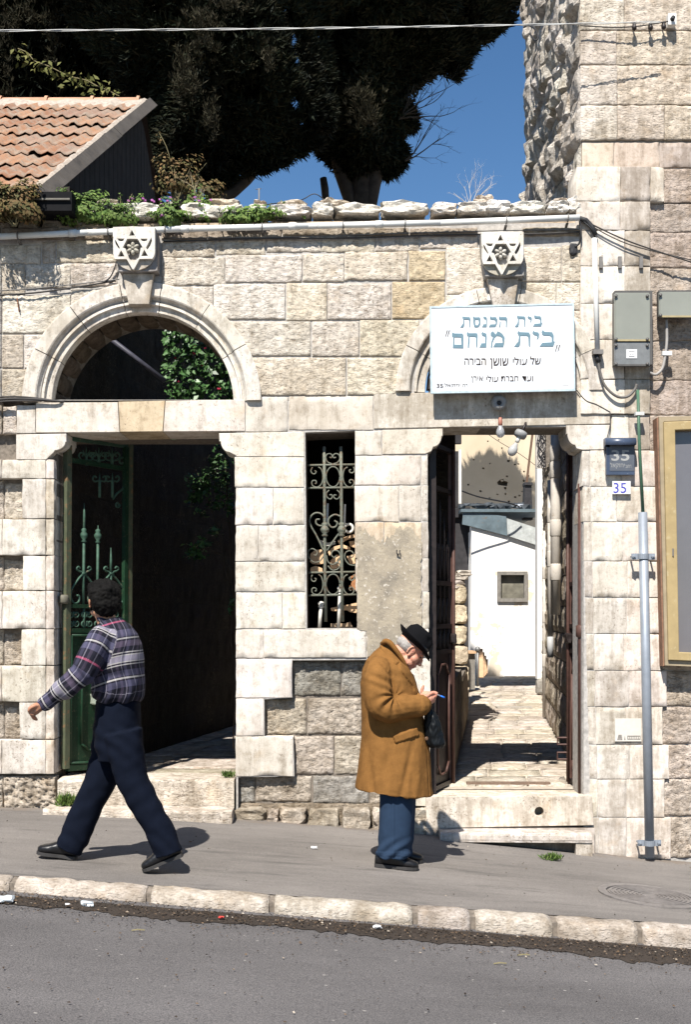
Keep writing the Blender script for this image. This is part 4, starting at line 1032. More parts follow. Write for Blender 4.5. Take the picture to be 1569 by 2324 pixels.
# verge (barge) board
m_barge=simple('weathered_barge_board',(0.075,0.066,0.058),0.85,var=0.4,scale=6,bumps=0.6,bscale=40,dirt=((0.07,0.06,0.05),12,0.5))
n1v=X1-vdir*X1.dot(vdir); n1v.normalize(); n2v=nrm; dwn=(n1v*0.72-n2v*0.70); face=(n1v*0.70+n2v*0.72)
def boardpiece(t0,t1,w):
    a=E0.lerp(R0,t0)+X1*0.04+nrm*0.095-vdir*0.0; b_=E0.lerp(R0,t1)+X1*0.04+nrm*0.095
    q=[a,b_,b_+dwn*w,a+dwn*w]; V=q+[v-face*0.03 for v in q]
    mk('barge_board',V,[(0,3,2,1),(4,5,6,7),(0,1,5,4),(1,2,6,5),(2,3,7,6),(3,0,4,7)],m_barge,hs_)
boardpiece(-0.05,0.60,0.115); boardpiece(0.603,1.02,0.11)
# plank gable
m_gab=simple('dark_gable_plank',(0.022,0.019,0.018),0.9,var=0.4,scale=7)
yy=0.75
while yy<8.0:
    w=0.16; top=lambda y: (lerp(E0.z,R0.z,(y-0.5)/3.5) if y<4 else lerp(R0.z,4.6,(y-4)/4))-0.12
    xg=lambda y: lerp(E0.x,R0.x,clamp((y-0.5)/3.5,0,1))-0.03
    a,c=yy,yy+w-0.012
    V=[(xg(a),a,4.2),(xg(c),c,4.2),(xg(c),c,top(c)),(xg(a),a,top(a))]; V+= [(x-0.02,y,z) for x,y,z in V]
    mk('gable_plank',V,[(0,1,2,3),(7,6,5,4),(0,3,7,4),(1,5,6,2),(3,2,6,7)],m_gab,hs_); yy+=w
MB().prism([(-8,0.2),(-2.52,0.2),(-2.52,4.85),(-8,4.85)],0.75,0.95).go('front_wall',simple('house_render',(0.32,0.27,0.22),0.9,var=0.3),hs_)
MB().box((-8,0.96,0.2),(-2.54,8,4.6)).go('house_core',m_gab,hs_)
# rafters under the eave and dark box gutter
m_gut=simple('dark_gutter',(0.012,0.012,0.013),0.8,spec=0.05)
gt=MB(); gt.box((-8,-0.20,4.60),(XX(163,-0.15),0.02,4.615)); gt.box((-8,-0.215,4.60),(XX(163,-0.15),-0.20,4.74)); gt.box((-8,0.02,4.60),(XX(163,-0.15),0.035,4.80)); gt.box((XX(163,-0.15),-0.215,4.60),(XX(163,-0.15)+0.012,0.035,4.74)); gt.go('box_gutter',m_gut,hs_)
MB().box((-8,0.036,4.60),(XX(150,0.2),0.5,4.70)).go('soffit',m_gab,hs_)
MB().bar((-8,-0.23,4.67),(XX(160,-0.2),-0.23,4.68),0.012,0.012).go('gutter_trim',simple('gutter_trim_grey',(0.13,0.12,0.10),0.6),hs_)
# yard wall and dark outbuilding left of the alley (seen from a step to the side)
yw=thing('yard_wall',(0.2,9.9,FL),'rough stone wall closing the yard left of the alley pier','wall')
wall_run(yw,(1.50,9.9),(-0.5,9.9),FL-0.05,4.2,(0.32,0.42),(0.5,0.9),0.03,(0.50,0.44,0.37),0.3,cell=0.14,flip=1)
ob=thing('outbuilding',(0.9,4.7,FL),'dark timber outbuilding carrying the white flaking shutter frame','shed')
MB().box((0.64,4.72,FL-0.05),(1.19,6.4,4.1)).go('timber_wall',m_black,ob); MB().box((0.60,4.66,4.101),(1.30,6.5,4.17)).go('roof',m_black,ob)
MB().box((1.19,4.72,3.6),(1.34,4.80,3.7)).go('bracket_beam',m_black,ob)
# ================================================================ GATEWAY FURNITURE
def pl3(fn, pts): return [fn(a,b) for a,b in pts]
def spiral(cx,cy,r0,r1,a0,a1,n=22,sy=1.0):
    """picture-space spiral, angles in degrees (0 = right, 90 = down)"""
    return [(cx+lerp(r0,r1,i/n)*math.cos(R(lerp(a0,a1,i/n))), cy+sy*lerp(r0,r1,i/n)*math.sin(R(lerp(a0,a1,i/n)))) for i in range(n+1)]
# ---------------- window grille
gr = thing('window_grille', P(752,1426,0.12), 'old green painted iron scrollwork grille in the tall window', 'grille')
m_gr,nt,b=newmat('faded_green_iron'); g0=nt.nodes.new('ShaderNodeNewGeometry'); n1=tex(nt,30,5,0.7,g0.outputs['Position'])
L(nt,ramp(nt,n1.outputs[0],[(0.35,(0.09,0.10,0.08)),(0.52,(0.15,0.155,0.12)),(0.62,(0.10,0.065,0.04)),(0.75,(0.19,0.18,0.14))]).outputs[0],b.inputs['Base Color']); b.inputs['Roughness'].default_value=0.6
zg = Zm(685.9,979.8,5.126); GY=0.12
G = lambda a,b: P(zg(a,b)[0], zg(a,b)[1], GY)
def gtube(name,pts,r,par=gr,mat=m_gr,n=7,dy=0.0,fn=None):
    q=[(fn or G)(a,b)+Vector((0,dy,0)) for a,b in pts]; V,F=tubemesh(q,r,n); return mk(name,V,F,mat,par,True)
for y,x0,x1 in [(388,52,614),(654,50,620),(1637,58,634),(1902,62,638)]: gtube('cross_bar',[(x0,y+4),(x1,y-6)],0.0085)
for xs_ in [(256,272),(452,470)]:
    x0,x1=xs_
    gtube('upright',[(x0,175),(x0+5,660),(x0+11,1640),(x0+20,2210)],0.0125)
    for (yy) in (1140,):
        c=G(x0+8,yy); MB().lathe((c.x,GY,c.z),[(0.014,-0.055),(0.026,-0.045),(0.016,-0.03),(0.032,-0.012),(0.034,0.005),(0.022,0.024),(0.017,0.032),(0.026,0.045),(0.014,0.055)],14).go('knob',m_gr,gr,True)
sc=lambda pts,r=0.0055: gtube('scroll',pts,r,n=6)
# heart at the top
sc(crv2:=[ (v.x,v.y) for v in crv([(355,378,0),(300,355,0),(275,305,0),(290,265,0),(325,255,0),(350,280,0),(340,305,0),(320,295,0)],5)])
sc([(v.x,v.y) for v in crv([(355,378,0),(410,360,0),(440,315,0),(428,270,0),(390,255,0),(360,280,0),(370,305,0),(395,298,0)],5)])
for oy in (0,1250):
    sc([(360+80*math.cos(t*0.2094)+ (0), 525+oy+118*math.sin(t*0.2094)) for t in range(31)] if True else [])
    sc([(v.x,v.y+oy) for v in crv([(190,412,0),(225,440,0),(243,520,0),(230,600,0),(185,645,0),(130,635,0),(112,600,0),(125,570,0),(160,572,0),(165,600,0),(148,605,0)],4)])
    sc([(v.x,v.y+oy) for v in crv([(120,415,0),(103,455,0),(120,488,0),(150,490,0),(163,465,0),(145,455,0)],4)])
    sc([(v.x,v.y+oy) for v in crv([(530,412,0),(492,440,0),(475,520,0),(492,600,0),(540,645,0),(590,630,0),(605,590,0),(585,560,0),(555,565,0),(552,590,0),(570,598,0)],4)])
    sc([(v.x,v.y+oy) for v in crv([(600,410,0),(610,450,0),(590,478,0),(560,475,0),(550,452,0),(570,440,0)],4)])
sc([(v.x,v.y) for v in crv([(315,680,0),(285,715,0),(290,760,0),(325,785,0),(350,765,0),(345,735,0),(320,738,0)],5)])
sc([(v.x,v.y) for v in crv([(405,678,0),(440,715,0),(435,760,0),(405,785,0),(372,768,0),(372,738,0),(400,740,0)],5)])
# large heart and the lower pair of scrolls
sc([(v.x,v.y) for v in crv([(250,1385,0),(170,1215,0),(95,1080,0),(95,1000,0),(150,948,0),(220,955,0),(262,1010,0),(255,1075,0),(210,1095,0),(165,1070,0),(165,1025,0),(205,1020,0)],6)],0.0075)
sc([(v.x,v.y) for v in crv([(290,1385,0),(365,1270,0),(455,1150,0)],6)],0.0075)
sc([(v.x,v.y) for v in crv([(455,990,0),(385,965,0),(320,1000,0),(305,1060,0),(340,1110,0),(390,1105,0),(410,1060,0),(375,1035,0)],6)],0.0075)
sc([(v.x,v.y) for v in crv([(255,1440,0),(200,1510,0),(130,1515,0),(70,1450,0),(75,1385,0),(125,1362,0),(175,1400,0),(160,1440,0),(135,1430,0)],5)])
sc([(v.x,v.y) for v in crv([(285,1440,0),(300,1510,0),(350,1545,0),(410,1520,0),(445,1450,0),(420,1390,0),(365,1385,0),(340,1430,0),(370,1465,0),(395,1445,0)],5)])
sc([(v.x,v.y) for v in crv([(300,1560,0),(350,1610,0),(410,1600,0),(440,1560,0),(415,1515,0),(380,1530,0)],5)])
sc([(v.x,v.y) for v in crv([(625,1555,0),(550,1545,0),(500,1480,0),(505,1410,0),(560,1385,0),(600,1420,0),(585,1460,0),(560,1450,0)],5)])

# ---------------- scrap seen through the window
m_scrap=simple('pale_plywood',(0.62,0.42,0.25),0.75,var=0.2,scale=12); m_scrapw=simple('white_painted_stick',(0.62,0.60,0.54),0.6,var=0.15)
m_rag=simple('brown_cloth',(0.36,0.16,0.07),0.85,var=0.3)
def W(a,b,y): return P(zg(a,b)[0], zg(a,b)[1], y)
def scrap(name,label,cat,poly,y,th,mat,group='scraps piled behind the grille'):
    o=plate(name,[zg(a,b) for a,b in poly],[],y,y+th,mat,None,bevel=0.002,tf=lambda a,b:(P(a,b,y).x,P(a,b,y).z)); setp(o,label,cat,group); return o
scrap('plywood_piece','large rounded plywood piece at the left of the scrap pile','plywood',[(88,1510),(95,1420),(150,1375),(225,1370),(262,1420),(262,1530),(200,1545),(120,1540)],0.33,0.02,m_scrap)
scrap('plywood_piece','pale flat board lying across the top of the scrap pile','board',[(200,1255),(300,1290),(385,1270),(390,1310),(300,1330),(210,1320)],0.42,0.02,m_scrapw)
scrap('plywood_piece','right hand curved plywood board highest in the scrap pile','board',[(415,1265),(500,1225),(632,1180),(632,1225),(520,1262),(430,1305)],0.40,0.02,m_scrap)
scrap('plywood_piece','square plywood piece at the right edge behind the grille','plywood',[(545,1275),(632,1265),(632,1355),(560,1335)],0.36,0.02,m_scrap)
scrap('plywood_piece','narrow bent plywood strip in the middle of the pile','plywood',[(300,1400),(360,1340),(470,1310),(560,1345),(560,1375),(450,1350),(370,1385),(320,1450)],0.31,0.02,m_scrap)
scrap('plywood_piece','tilted plywood piece behind the middle scroll','plywood',[(330,1500),(400,1430),(455,1440),(440,1560),(380,1600),(330,1590)],0.35,0.02,m_scrap)
scrap('plywood_piece','dark edged plywood piece right of the second upright','plywood',[(520,1450),(632,1420),(632,1530),(560,1545)],0.33,0.02,m_scrap)
scrap('plywood_piece','half round plywood piece lowest at the left of the pile','plywood',[(92,1630),(100,1580),(160,1560),(235,1590),(240,1632)],0.30,0.02,m_scrap)
scrap('cardboard_piece','folded pale cardboard low in the window','cardboard',[(330,2050),(420,2035),(640,1990),(640,2110),(560,2100),(520,2075),(430,2090),(345,2085)],0.32,0.015,m_scrap)
scrap('cardboard_box_side','brown cardboard box side at the window foot','cardboard',[(335,2230),(500,2230),(560,2210),(600,2290),(335,2295)],0.31,0.03,simple('brown_card',(0.40,0.29,0.19),0.9),None)
scrap('cloth_bundle','rust brown cloth hanging at the right of the grille','cloth',[(555,1690),(632,1650),(640,1830),(590,1850),(550,1800),(580,1750)],0.27,0.03,m_rag,None)
for k,(x,y0,y1,lb) in enumerate([(300,835,1100,'pale stick standing behind the left upright of the grille'),(500,845,1180,'pale stick standing behind the right upright of the grille')]):
    a=W(x,y0,0.2); c=W(x-8,y1,0.2); o=MB().bar(a,c,0.020,0.012).go('stick',m_scrapw,None,base=tuple(c)); setp(o,lb,'stick')
for x,y0,y1,lb in [(222,2010,2290,'white turned chair leg at the left foot of the window'),(445,1830,2290,'white turned chair leg at the right foot of the window')]:
    a=W(x,y0,0.2); c=W(x-22,y1,0.2); o=MB().tube([c,a],0.014,8); o.lathe(tuple(a),[(0.01,-0.03),(0.024,-0.02),(0.016,-0.008),(0.026,0.006),(0.02,0.02),(0.0,0.026)],10)
    oo=o.go('chair_leg_piece',m_scrapw,None,True,base=tuple(c)); setp(oo,lb,'chair leg')
o=gtube('iron_hoop',spiral(545,1125,50,44,200,520,24),0.011,par=None,mat=m_scrapw,fn=lambda a,b:W(a,b,0.3)); setp(o,'pale curved hoop sticking out above the scrap pile','hoop')

# ---------------- green gate
gg = thing('green_gate', (-2.18,0.12,0.37), 'green painted iron gate leaf standing open in the left gateway', 'gate')
m_green,nt,b=newmat('green_gate_paint'); g0=nt.nodes.new('ShaderNodeNewGeometry'); n1=tex(nt,9,6,0.7,g0.outputs['Position']); n2=tex(nt,50,4,0.7,g0.outputs['Position'])
c=ramp(nt,n1.outputs[0],[(0.3,(0.006,0.022,0.010)),(0.6,(0.010,0.036,0.017)),(0.72,(0.028,0.045,0.026))]).outputs[0]
c=mixc(nt,mth(nt,'MULTIPLY',ramp(nt,n2.outputs[0],[(0.60,(0,0,0)),(0.68,(1,1,1))]).outputs[0],0.5),c,(0.16,0.13,0.08)); L(nt,c,b.inputs['Base Color']); b.inputs['Roughness'].default_value=0.5
m_greenp=simple('faded_green_stile',(0.075,0.085,0.05),0.65,var=0.25,scale=12,dirt=((0.17,0.10,0.05),22,0.55))
m_greenl=simple('chalky_green',(0.04,0.085,0.058),0.65,var=0.3,scale=25,dirt=((0.20,0.17,0.11),30,0.6))
HX,HYY=-2.165,0.14; EX,EYY=-1.80,0.74; GD=Vector((EX-HX,EYY-HYY,0)); GLn=GD.length; GDn=GD.normalized(); GN=Vector((GDn.y,-GDn.x,0))   # towards the street side right
z6=Zm(122.5,979.8,2.812)
def GP(a,b,off=0.0):
    px,py=z6(a,b); # solve ray with the gate plane
    dx=(px-CX)/FPX; dz=(HY-py)/FPX   # per metre
    # point: (dx*d, d-9), on the line H + t*GD
    # dx*d = HX + t*GD.x ; d-9 = HYY + t*GD.y
    t=(dx*(DIST+HYY)-HX)/(GD.x-dx*GD.y); d=DIST+HYY+t*GD.y
    return Vector((HX,HYY,0))+GD*t+Vector((0,0,EYE+dz*d))+GN*off
def gbar(name,a,b_,w,h,mat,off=0.0,par=gg): return MB().bar(GP(*a,off),GP(*b_,off),w,h).go(name,mat,par)
def gtb(name,pts,r,mat=m_greenl,off=0.0,n=7): V,F=tubemesh([GP(a,b,off) for a,b in pts],r,n); return mk(name,V,F,mat,gg,True)
gbar('stile',(86,60),(70,2150),0.045,0.05,m_greenp)
gbar('stile',(478,60),(462,2135),0.05,0.05,m_greenp,0.0)
gbar('stile',(450,100),(436,2130),0.035,0.04,m_green,0.012)
gbar('rail',(80,40),(478,92),0.03,0.035,m_greenl)
gbar('rail',(95,180),(465,240),0.03,0.035,m_green)
gbar('rail',(92,1112),(450,1118),0.03,0.03,m_green); gbar('rail',(92,1268),(450,1272),0.035,0.035,m_green); gbar('rail',(78,2148),(462,2120),0.04,0.045,m_green)
# solid lower panel with mouldings
V=[GP(95,1280),GP(445,1280),GP(445,2125),GP(85,2140)]; V+= [v-GN*0.006 for v in V]; mk('sheet_panel',V,[(3,2,1,0),(4,5,6,7),(0,1,5,4),(1,2,6,5),(2,3,7,6),(3,0,4,7)],m_green,gg)
def frame(pts,r,name='panel_moulding',mat=m_green): 
    q=pts+[pts[0]]
    for a,c in zip(q,q[1:]): V,F=tubemesh([GP(*a,0.012),GP(*c,0.012)],r,6); mk(name,V,F,mat,gg,True)
frame([(103,1300),(432,1300),(432,2100),(95,2115)],0.012); frame([(175,1400),(215,1360),(340,1360),(375,1400),(370,1990),(330,2030),(215,2030),(165,1990)],0.010)
# spears
for x,y0,kn in [(190,455,660),(279,597,665),(361,740,None)]:
    gtb('spear',[(x-4,1110),(x,kn+40 if kn else 900)],0.011); gtb('spear',[(x,kn+40 if kn else 900),(x+2,y0+80),(x+1,y0)],[0.011,0.010,0.003])
    if kn:
        c=GP(x,kn); MB().lathe(tuple(c),[(0.010,-0.06),(0.022,-0.05),(0.012,-0.035),(0.028,-0.012),(0.030,0.008),(0.016,0.03),(0.022,0.042),(0.010,0.055)],12).go('spear_knob',m_greenl,gg,True)
for cx in (188,364):
    for s in (-1,1):
        gtb('scroll',[(v.x,v.y) for v in crv([(cx,945,0),(cx+s*8,900,0),(cx+s*30,890,0),(cx+s*46,875,0),(cx+s*34,862,0),(cx+s*24,874,0)],4)],0.008)
        gtb('scroll',[(v.x,v.y) for v in crv([(cx+s*4,905,0),(cx+s*45,955,0),(cx+s*78,1010,0),(cx+s*82,1060,0),(cx+s*60,1095,0),(cx+s*32,1085,0),(cx+s*30,1050,0),(cx+s*45,1045,0)],4)],0.009)
    gtb('collar_band',[(cx-14,905),(cx+14,905)],0.013)
for k in range(4):
    cx=118+k*84
    for cy,s in ((1165,1),(1225,-1)):
        gtb('scroll',spiral(cx-14,cy,20,6,-40,400,20,1.25),0.007); gtb('scroll',spiral(cx+24,cy,20,6,220,-220,20,1.25),0.007)
gtb('spear',[(190,1120),(190,1265)],0.010); gtb('spear',[(364,1120),(364,1265)],0.010)
# top ornament
for cx in (205,285,370):
    y=165; 
    for s in (-1,1): gtb('scroll',[(v.x,v.y) for v in crv([(cx,215,0),(cx+s*10,185,0),(cx+s*32,180,0),(cx+s*48,155,0),(cx+s*36,133,0),(cx+s*20,142,0),(cx+s*26,158,0)],4)],0.007)
    gtb('leaf_spike',[(cx,215),(cx,165),(cx,100)],[0.012,0.012,0.002])
    for s in (-1,1): gtb('leaf_spike',[(cx,165),(cx+s*14,140),(cx+s*22,118)],[0.009,0.008,0.002])
for cx in (290,372):
    for s in (-1,1): gtb('scroll',[(v.x,v.y) for v in crv([(cx,350,0),(cx+s*8,315,0),(cx+s*30,318,0),(cx+s*44,300,0),(cx+s*34,282,0),(cx+s*20,292,0)],4)],0.007)
    gtb('leaf_spike',[(cx,420),(cx,330),(cx,262)],[0.012,0.012,0.002])
gtb('scroll',[(v.x,v.y) for v in crv([(376,430,0),(400,395,0),(440,360,0),(455,300,0),(452,262,0)],5)],0.009)
gtb('scroll',spiral(405,465,16,5,0,420,18,1.3),0.007); gtb('scroll',spiral(432,190,28,8,60,-330,22,1.25),0.008)
c=GP(72,1070); MB().lathe((c.x-0.01,c.y-0.02,c.z),[(0.03,-0.035),(0.04,-0.02),(0.04,0.02),(0.03,0.035)],12).go('hinge_collar',simple('hinge_iron',(0.13,0.12,0.09),0.6,var=0.2),gg,True)
c=GP(237,1705,0.03); blob('lock_plate',tuple(c),(0.035,0.015,0.055),simple('lock_metal',(0.35,0.38,0.30),0.4,metal=0.5,var=0.4,scale=60),gg,amp=0.3,sub=2)

# ---------------- brown gates of the right gateway
m_brown,nt,b=newmat('brown_gate_paint'); g0=nt.nodes.new('ShaderNodeNewGeometry'); n1=tex(nt,14,6,0.7,g0.outputs['Position'])
L(nt,ramp(nt,n1.outputs[0],[(0.3,(0.060,0.030,0.024)),(0.6,(0.095,0.050,0.040)),(0.72,(0.14,0.085,0.07))]).outputs[0],b.inputs['Base Color']); b.inputs['Roughness'].default_value=0.5
m_bdark=simple('dark_brown_iron',(0.022,0.016,0.015),0.45,var=0.4,scale=20)
def brown_gate(label,hx,hy,ex,ey,zb,zt):
    t=thing('iron_gate',(hx,hy,zb),label,'gate'); H=Vector((hx,hy,0)); D=Vector((ex-hx,ey-hy,0)); l=D.length; D.normalize(); n_=Vector((D.y,-D.x,0)) 
    if n_.x*(1 if hx<1.2 else -1)<0: n_=-n_
    Q=lambda u,z,o=0.0: H+D*u+n_*o+Vector((0,0,z))
    MB().bar(Q(0.02,zb),Q(0.02,zt),0.045,0.05).go('stile',m_bdark if hx<1.2 else m_brown,t); MB().bar(Q(l-0.02,zb),Q(l-0.02,zt),0.045,0.05).go('stile',m_brown,t)
    MB().tube([Q(l-0.05,zb+0.02,0.03),Q(l-0.05,zt-0.02,0.03)],0.014,8).go('cover_strip',m_brown,t,True)
    for z in (zb+0.03,zb+1.08,zb+1.28,zb+1.62,zt-0.35,zt-0.02): MB().bar(Q(0.03,z),Q(l-0.03,z),0.035,0.035).go('rail',m_bdark,t)
    a=[Q(0.04,zb+0.04,-0.004),Q(l-0.04,zb+0.04,-0.004),Q(l-0.04,zb+1.07,-0.004),Q(0.04,zb+1.07,-0.004)]; V=a+[v-n_*0.006 for v in a]
    mk('sheet_panel',V,[(3,2,1,0),(4,5,6,7),(0,1,5,4),(1,2,6,5),(2,3,7,6),(3,0,4,7)],m_bdark,t)
    oc=[(0.12,0.2),(0.12,0.9),(0.2,0.98),(l-0.2,0.98),(l-0.12,0.9),(l-0.12,0.2),(l-0.2,0.12),(0.2,0.12)]
    q=oc+[oc[0]]
    for (u0,z0),(u1,z1) in zip(q,q[1:]): MB().tube([Q(u0,zb+z0,0.012),Q(u1,zb+z1,0.012)],0.010,6).go('panel_moulding',m_brown,t,True)
    for k in range(4):
        u=lerp(0.1,l-0.1,k/3.0); MB().tube([Q(u,zb+1.08),Q(u,zb+1.3)],0.009,6).go('spear',m_bdark,t,True)
        MB().tube([Q(u,zb+1.3),Q(u,zb+lerp(2.3,1.95,k/3)),Q(u,zb+lerp(2.42,2.07,k/3))],[0.009,0.009,0.002],6).go('spear',m_bdark,t,True)
        for s in (-1,1):
            pts=crv([Q(u,zb+1.66),Q(u+s*0.03,zb+1.75),Q(u+s*0.05,zb+1.86),Q(u+s*0.03,zb+1.93),Q(u+s*0.015,zb+1.88)],3); V,F=tubemesh(pts,0.006,5); mk('scroll',V,F,m_bdark,t,True)
            pts=crv([Q(u,zb+1.30),Q(u+s*0.035,zb+1.36),Q(u+s*0.035,zb+1.46),Q(u+s*0.012,zb+1.5),Q(u+s*0.012,zb+1.44)],3); V,F=tubemesh(pts,0.006,5); mk('scroll',V,F,m_bdark,t,True)
            pts=crv([Q(u,zb+1.11),Q(u+s*0.03,zb+1.15),Q(u+s*0.03,zb+1.2),Q(u+s*0.01,zb+1.22)],3); V,F=tubemesh(pts,0.006,5); mk('scroll',V,F,m_bdark,t,True)
    c=Q(l-0.06,zb+1.18,0.03); blob('lock_box',tuple(c),(0.03,0.06,0.05),m_bdark,t,amp=0.1,sub=2)
    return t,Q,l
brown_gate('brown iron gate leaf swung open behind the man in the tan coat',0.665,0.14,0.862,0.64,0.245,2.95)
t,Q,l=brown_gate('brown iron gate leaf swung open against the right jamb',1.855,0.14,1.835,0.70,0.245,2.95)
for z in (0.62,0.80): pass
for z in (0.50,0.62):
    a=Q(l-0.05,z,0.03); mb=MB(); mb.tube([a,a+Vector((-0.085,0,0)),a+Vector((-0.085,0,-0.055)),a+Vector((0,0,-0.055))],0.009,6); mb.go('bolt_hoop',m_brown,t)
cc_=(1.80,0.16,0.0)
o=MB().tube([(1.813,0.12,0.25),(1.813,0.12,2.62)],0.030,12).go('hinge_tube',m_brown,t,True)
MB().lathe((1.813,0.12,1.49),[(0.03,-0.05),(0.045,-0.04),(0.045,0.04),(0.03,0.05)],12).go('hinge_collar',m_brown,t,True)

# ================================================================ GUTTER PIPE, CABLES
gp=thing('gutter_pipe',P(700,520,-0.07),'long white plastic rainwater pipe along the wall top','pipe')
m_pvc=simple('white_plastic_pipe',(0.66,0.66,0.63),0.45,var=0.06,scale=8,dirt=((0.42,0.38,0.32),20,0.62),spec=0.4)
gy=-0.075
gl=[(-140,549),(0,537),(200,528),(420,519.5),(700,513),(1000,506),(1316,494)]
for a,c in zip(gl,gl[1:]): MB().tube([P(a[0],a[1],gy),P(c[0],c[1],gy)],0.0235,12).go('pipe_length',m_pvc,gp,True)
def along(x):
    for a,c in zip(gl,gl[1:]):
        if a[0]<=x<=c[0]: t=(x-a[0])/(c[0]-a[0]); return lerp(a[1],c[1],t)
for x in (165,420,665,861): d=P(x-9,along(x-9),gy); e=P(x+9,along(x+9),gy); MB().tube([d,e],0.028,12).go('coupling',m_pvc,gp,True)
for x in (40,245,375,595,779,920,1150,1290):
    c=P(x,along(x),gy); mb=MB(); V=[];F=[]
    pts=[c+Vector((0,-0.028*math.cos(a)-0.0,0.028*math.sin(a))) for a in [k*0.5236-1.57 for k in range(13)]]
    mb.tube(pts,0.005,5); mb.bar(c+Vector((0,0.02,-0.03)),c+Vector((0,0.09,-0.045)),0.02,0.005); mb.go('pipe_clip',m_cabg,gp)
for x0,x1 in [(0,0)]: pass
MB().tube([P(1317,496,-0.05),P(1331,500,-0.04),P(1345,515,-0.04),P(1352,532,-0.05)],0.020,8).go('black_hose',m_cab,gp,True)
m_cabd=simple('dusty_black_cable',(0.05,0.045,0.042),0.7)
cable('cable',[P(-60,662,-0.02),P(60,656,-0.03),P(160,646,-0.03),P(270,634,-0.025)],0.0045,m_cabg,'upper thin cable left of the first star keystone')
cable('cable',[P(-60,672,-0.02),P(60,666,-0.035),P(150,655,-0.03),P(262,637,-0.02)],0.007,m_cabd,'lower thicker cable left of the first star keystone')
cable('cable',[P(266,545,-0.02),P(264,580,-0.03),P(262,600,-0.035),P(250,628,-0.03),P(232,642,-0.03)],0.006,m_cabd,'thin black cable hanging beside the first star keystone')
cable('cable',[P(38,677,-0.02),P(40,690,-0.03),P(43,708,-0.02)],0.005,simple('rust_wire',(0.17,0.07,0.035),0.8),'short rusty wire hook on the left wall')
for k,(dz,r) in enumerate([(0,0.010),(5,0.007),(-5,0.006)]):
    cable('cable',[P(-60,912+dz,-0.03),P(20,905+dz,-0.04),P(80,906+dz*0.6,-0.035),P(135,911,-0.02),P(150,913,0.06)],r,m_cabd,['thickest of three black cables entering the left arch at its foot','lowest of three black cables entering the left arch at its foot','uppermost of three black cables entering the left arch at its foot'][k],group='cables entering the left arch')
cable('cable',[P(370,548,-0.012),P(600,541,-0.03),P(800,540,-0.03),P(1000,533,-0.03),P(1200,531,-0.035),P(1316,526,-0.03)],0.006,m_cabd,'long thin cable just under the rainwater pipe')
cable('cable',[P(370,541,-0.012),P(700,537,-0.03),P(950,528,-0.03),P(1316,520,-0.03)],0.004,m_cabg,'fine pale wire above the long cable under the pipe')
cable('cable',[P(1317,500,-0.05),P(1320,530,-0.06),P(1316,552,-0.04),P(1306,560,-0.03)],0.008,m_cab,'short black cable dropping into the hole at the wall end')
hole=blob('wall_hole',P(1302,566,-0.012),(0.032,0.02,0.048),m_cab,None,amp=0.2,sub=2,base=tuple(P(1302,566,0))); setp(hole,'black plug in the hole at the right end of the wall','filler')  # solid black lump, the dark inside the hole is put into its colour
for k,(a,b_,c_) in enumerate([((1330,502),(1430,548),(1580,598)),((1334,508),(1430,555),(1580,592))]):
    cable('cable',[P(*a,-0.05),P(*b_,-0.06),P(*c_,-0.06)],0.006-0.0015*k,m_cabd,['thicker twin cable crossing the right pilaster downwards','thinner twin cable crossing the right pilaster downwards'][k])
cable('cable',[P(1352,540,-0.03),P(1344,520,-0.06),P(1328,505,-0.05),P(1318,498,-0.05)],0.006,m_cab,'black cable looping from the pipe end to the white conduit')
cable('cable',[P(1306,880,-0.02),P(1330,908,-0.02),P(1355,918,-0.02),P(1386,935,-0.02)],0.004,m_cabd,'thin wire from the sign corner across the lintel')
cable('cable',[P(1386,935,-0.02),P(1386,965,-0.02),P(1378,1000,-0.04),P(1375,1030,-0.04)],0.004,m_cabd,'thin wire dropping to the blue number lamp')

# conduit, boxes, pole
cd=thing('white_conduit',P(1358,806,-0.05),'white plastic conduit with a black curved cable tail','conduit')
MB().tube([P(1350,541,-0.055),P(1357,800,-0.055)],0.0195,12).go('conduit_tube',m_pvc,cd,True)
MB().box(tuple(P(1348,803,-0.09)),tuple(Vector((P(1367,0,-0.03).x,-0.03,P(0,797,-0.03).z)))).go('clip',m_cabg,cd)
V,F=tubemesh(crv([P(1358,806,-0.055),P(1362,840,-0.06),P(1374,875,-0.06),P(1400,899,-0.06),P(1425,900,-0.06),P(1442,884,-0.06),P(1446,872,-0.06)],6),0.0105,8); mk('cable_tail',V,F,simple('dull_cable',(0.13,0.12,0.11),0.6),cd,True)
V,F=tubemesh([P(1354,806,-0.055),P(1360,822,-0.055)],0.020,8); mk('gland',V,F,m_cab,cd,True)
m_boxg=simple('translucent_grey_cover',(0.23,0.235,0.20),0.3,var=0.08,scale=3,spec=0.5); m_boxd=simple('dark_box_body',(0.09,0.085,0.08),0.5); m_boxl=simple('grey_box_cover',(0.16,0.165,0.165),0.4,spec=0.4)
m_rim=simple('ochre_box_rim',(0.33,0.27,0.15),0.5)
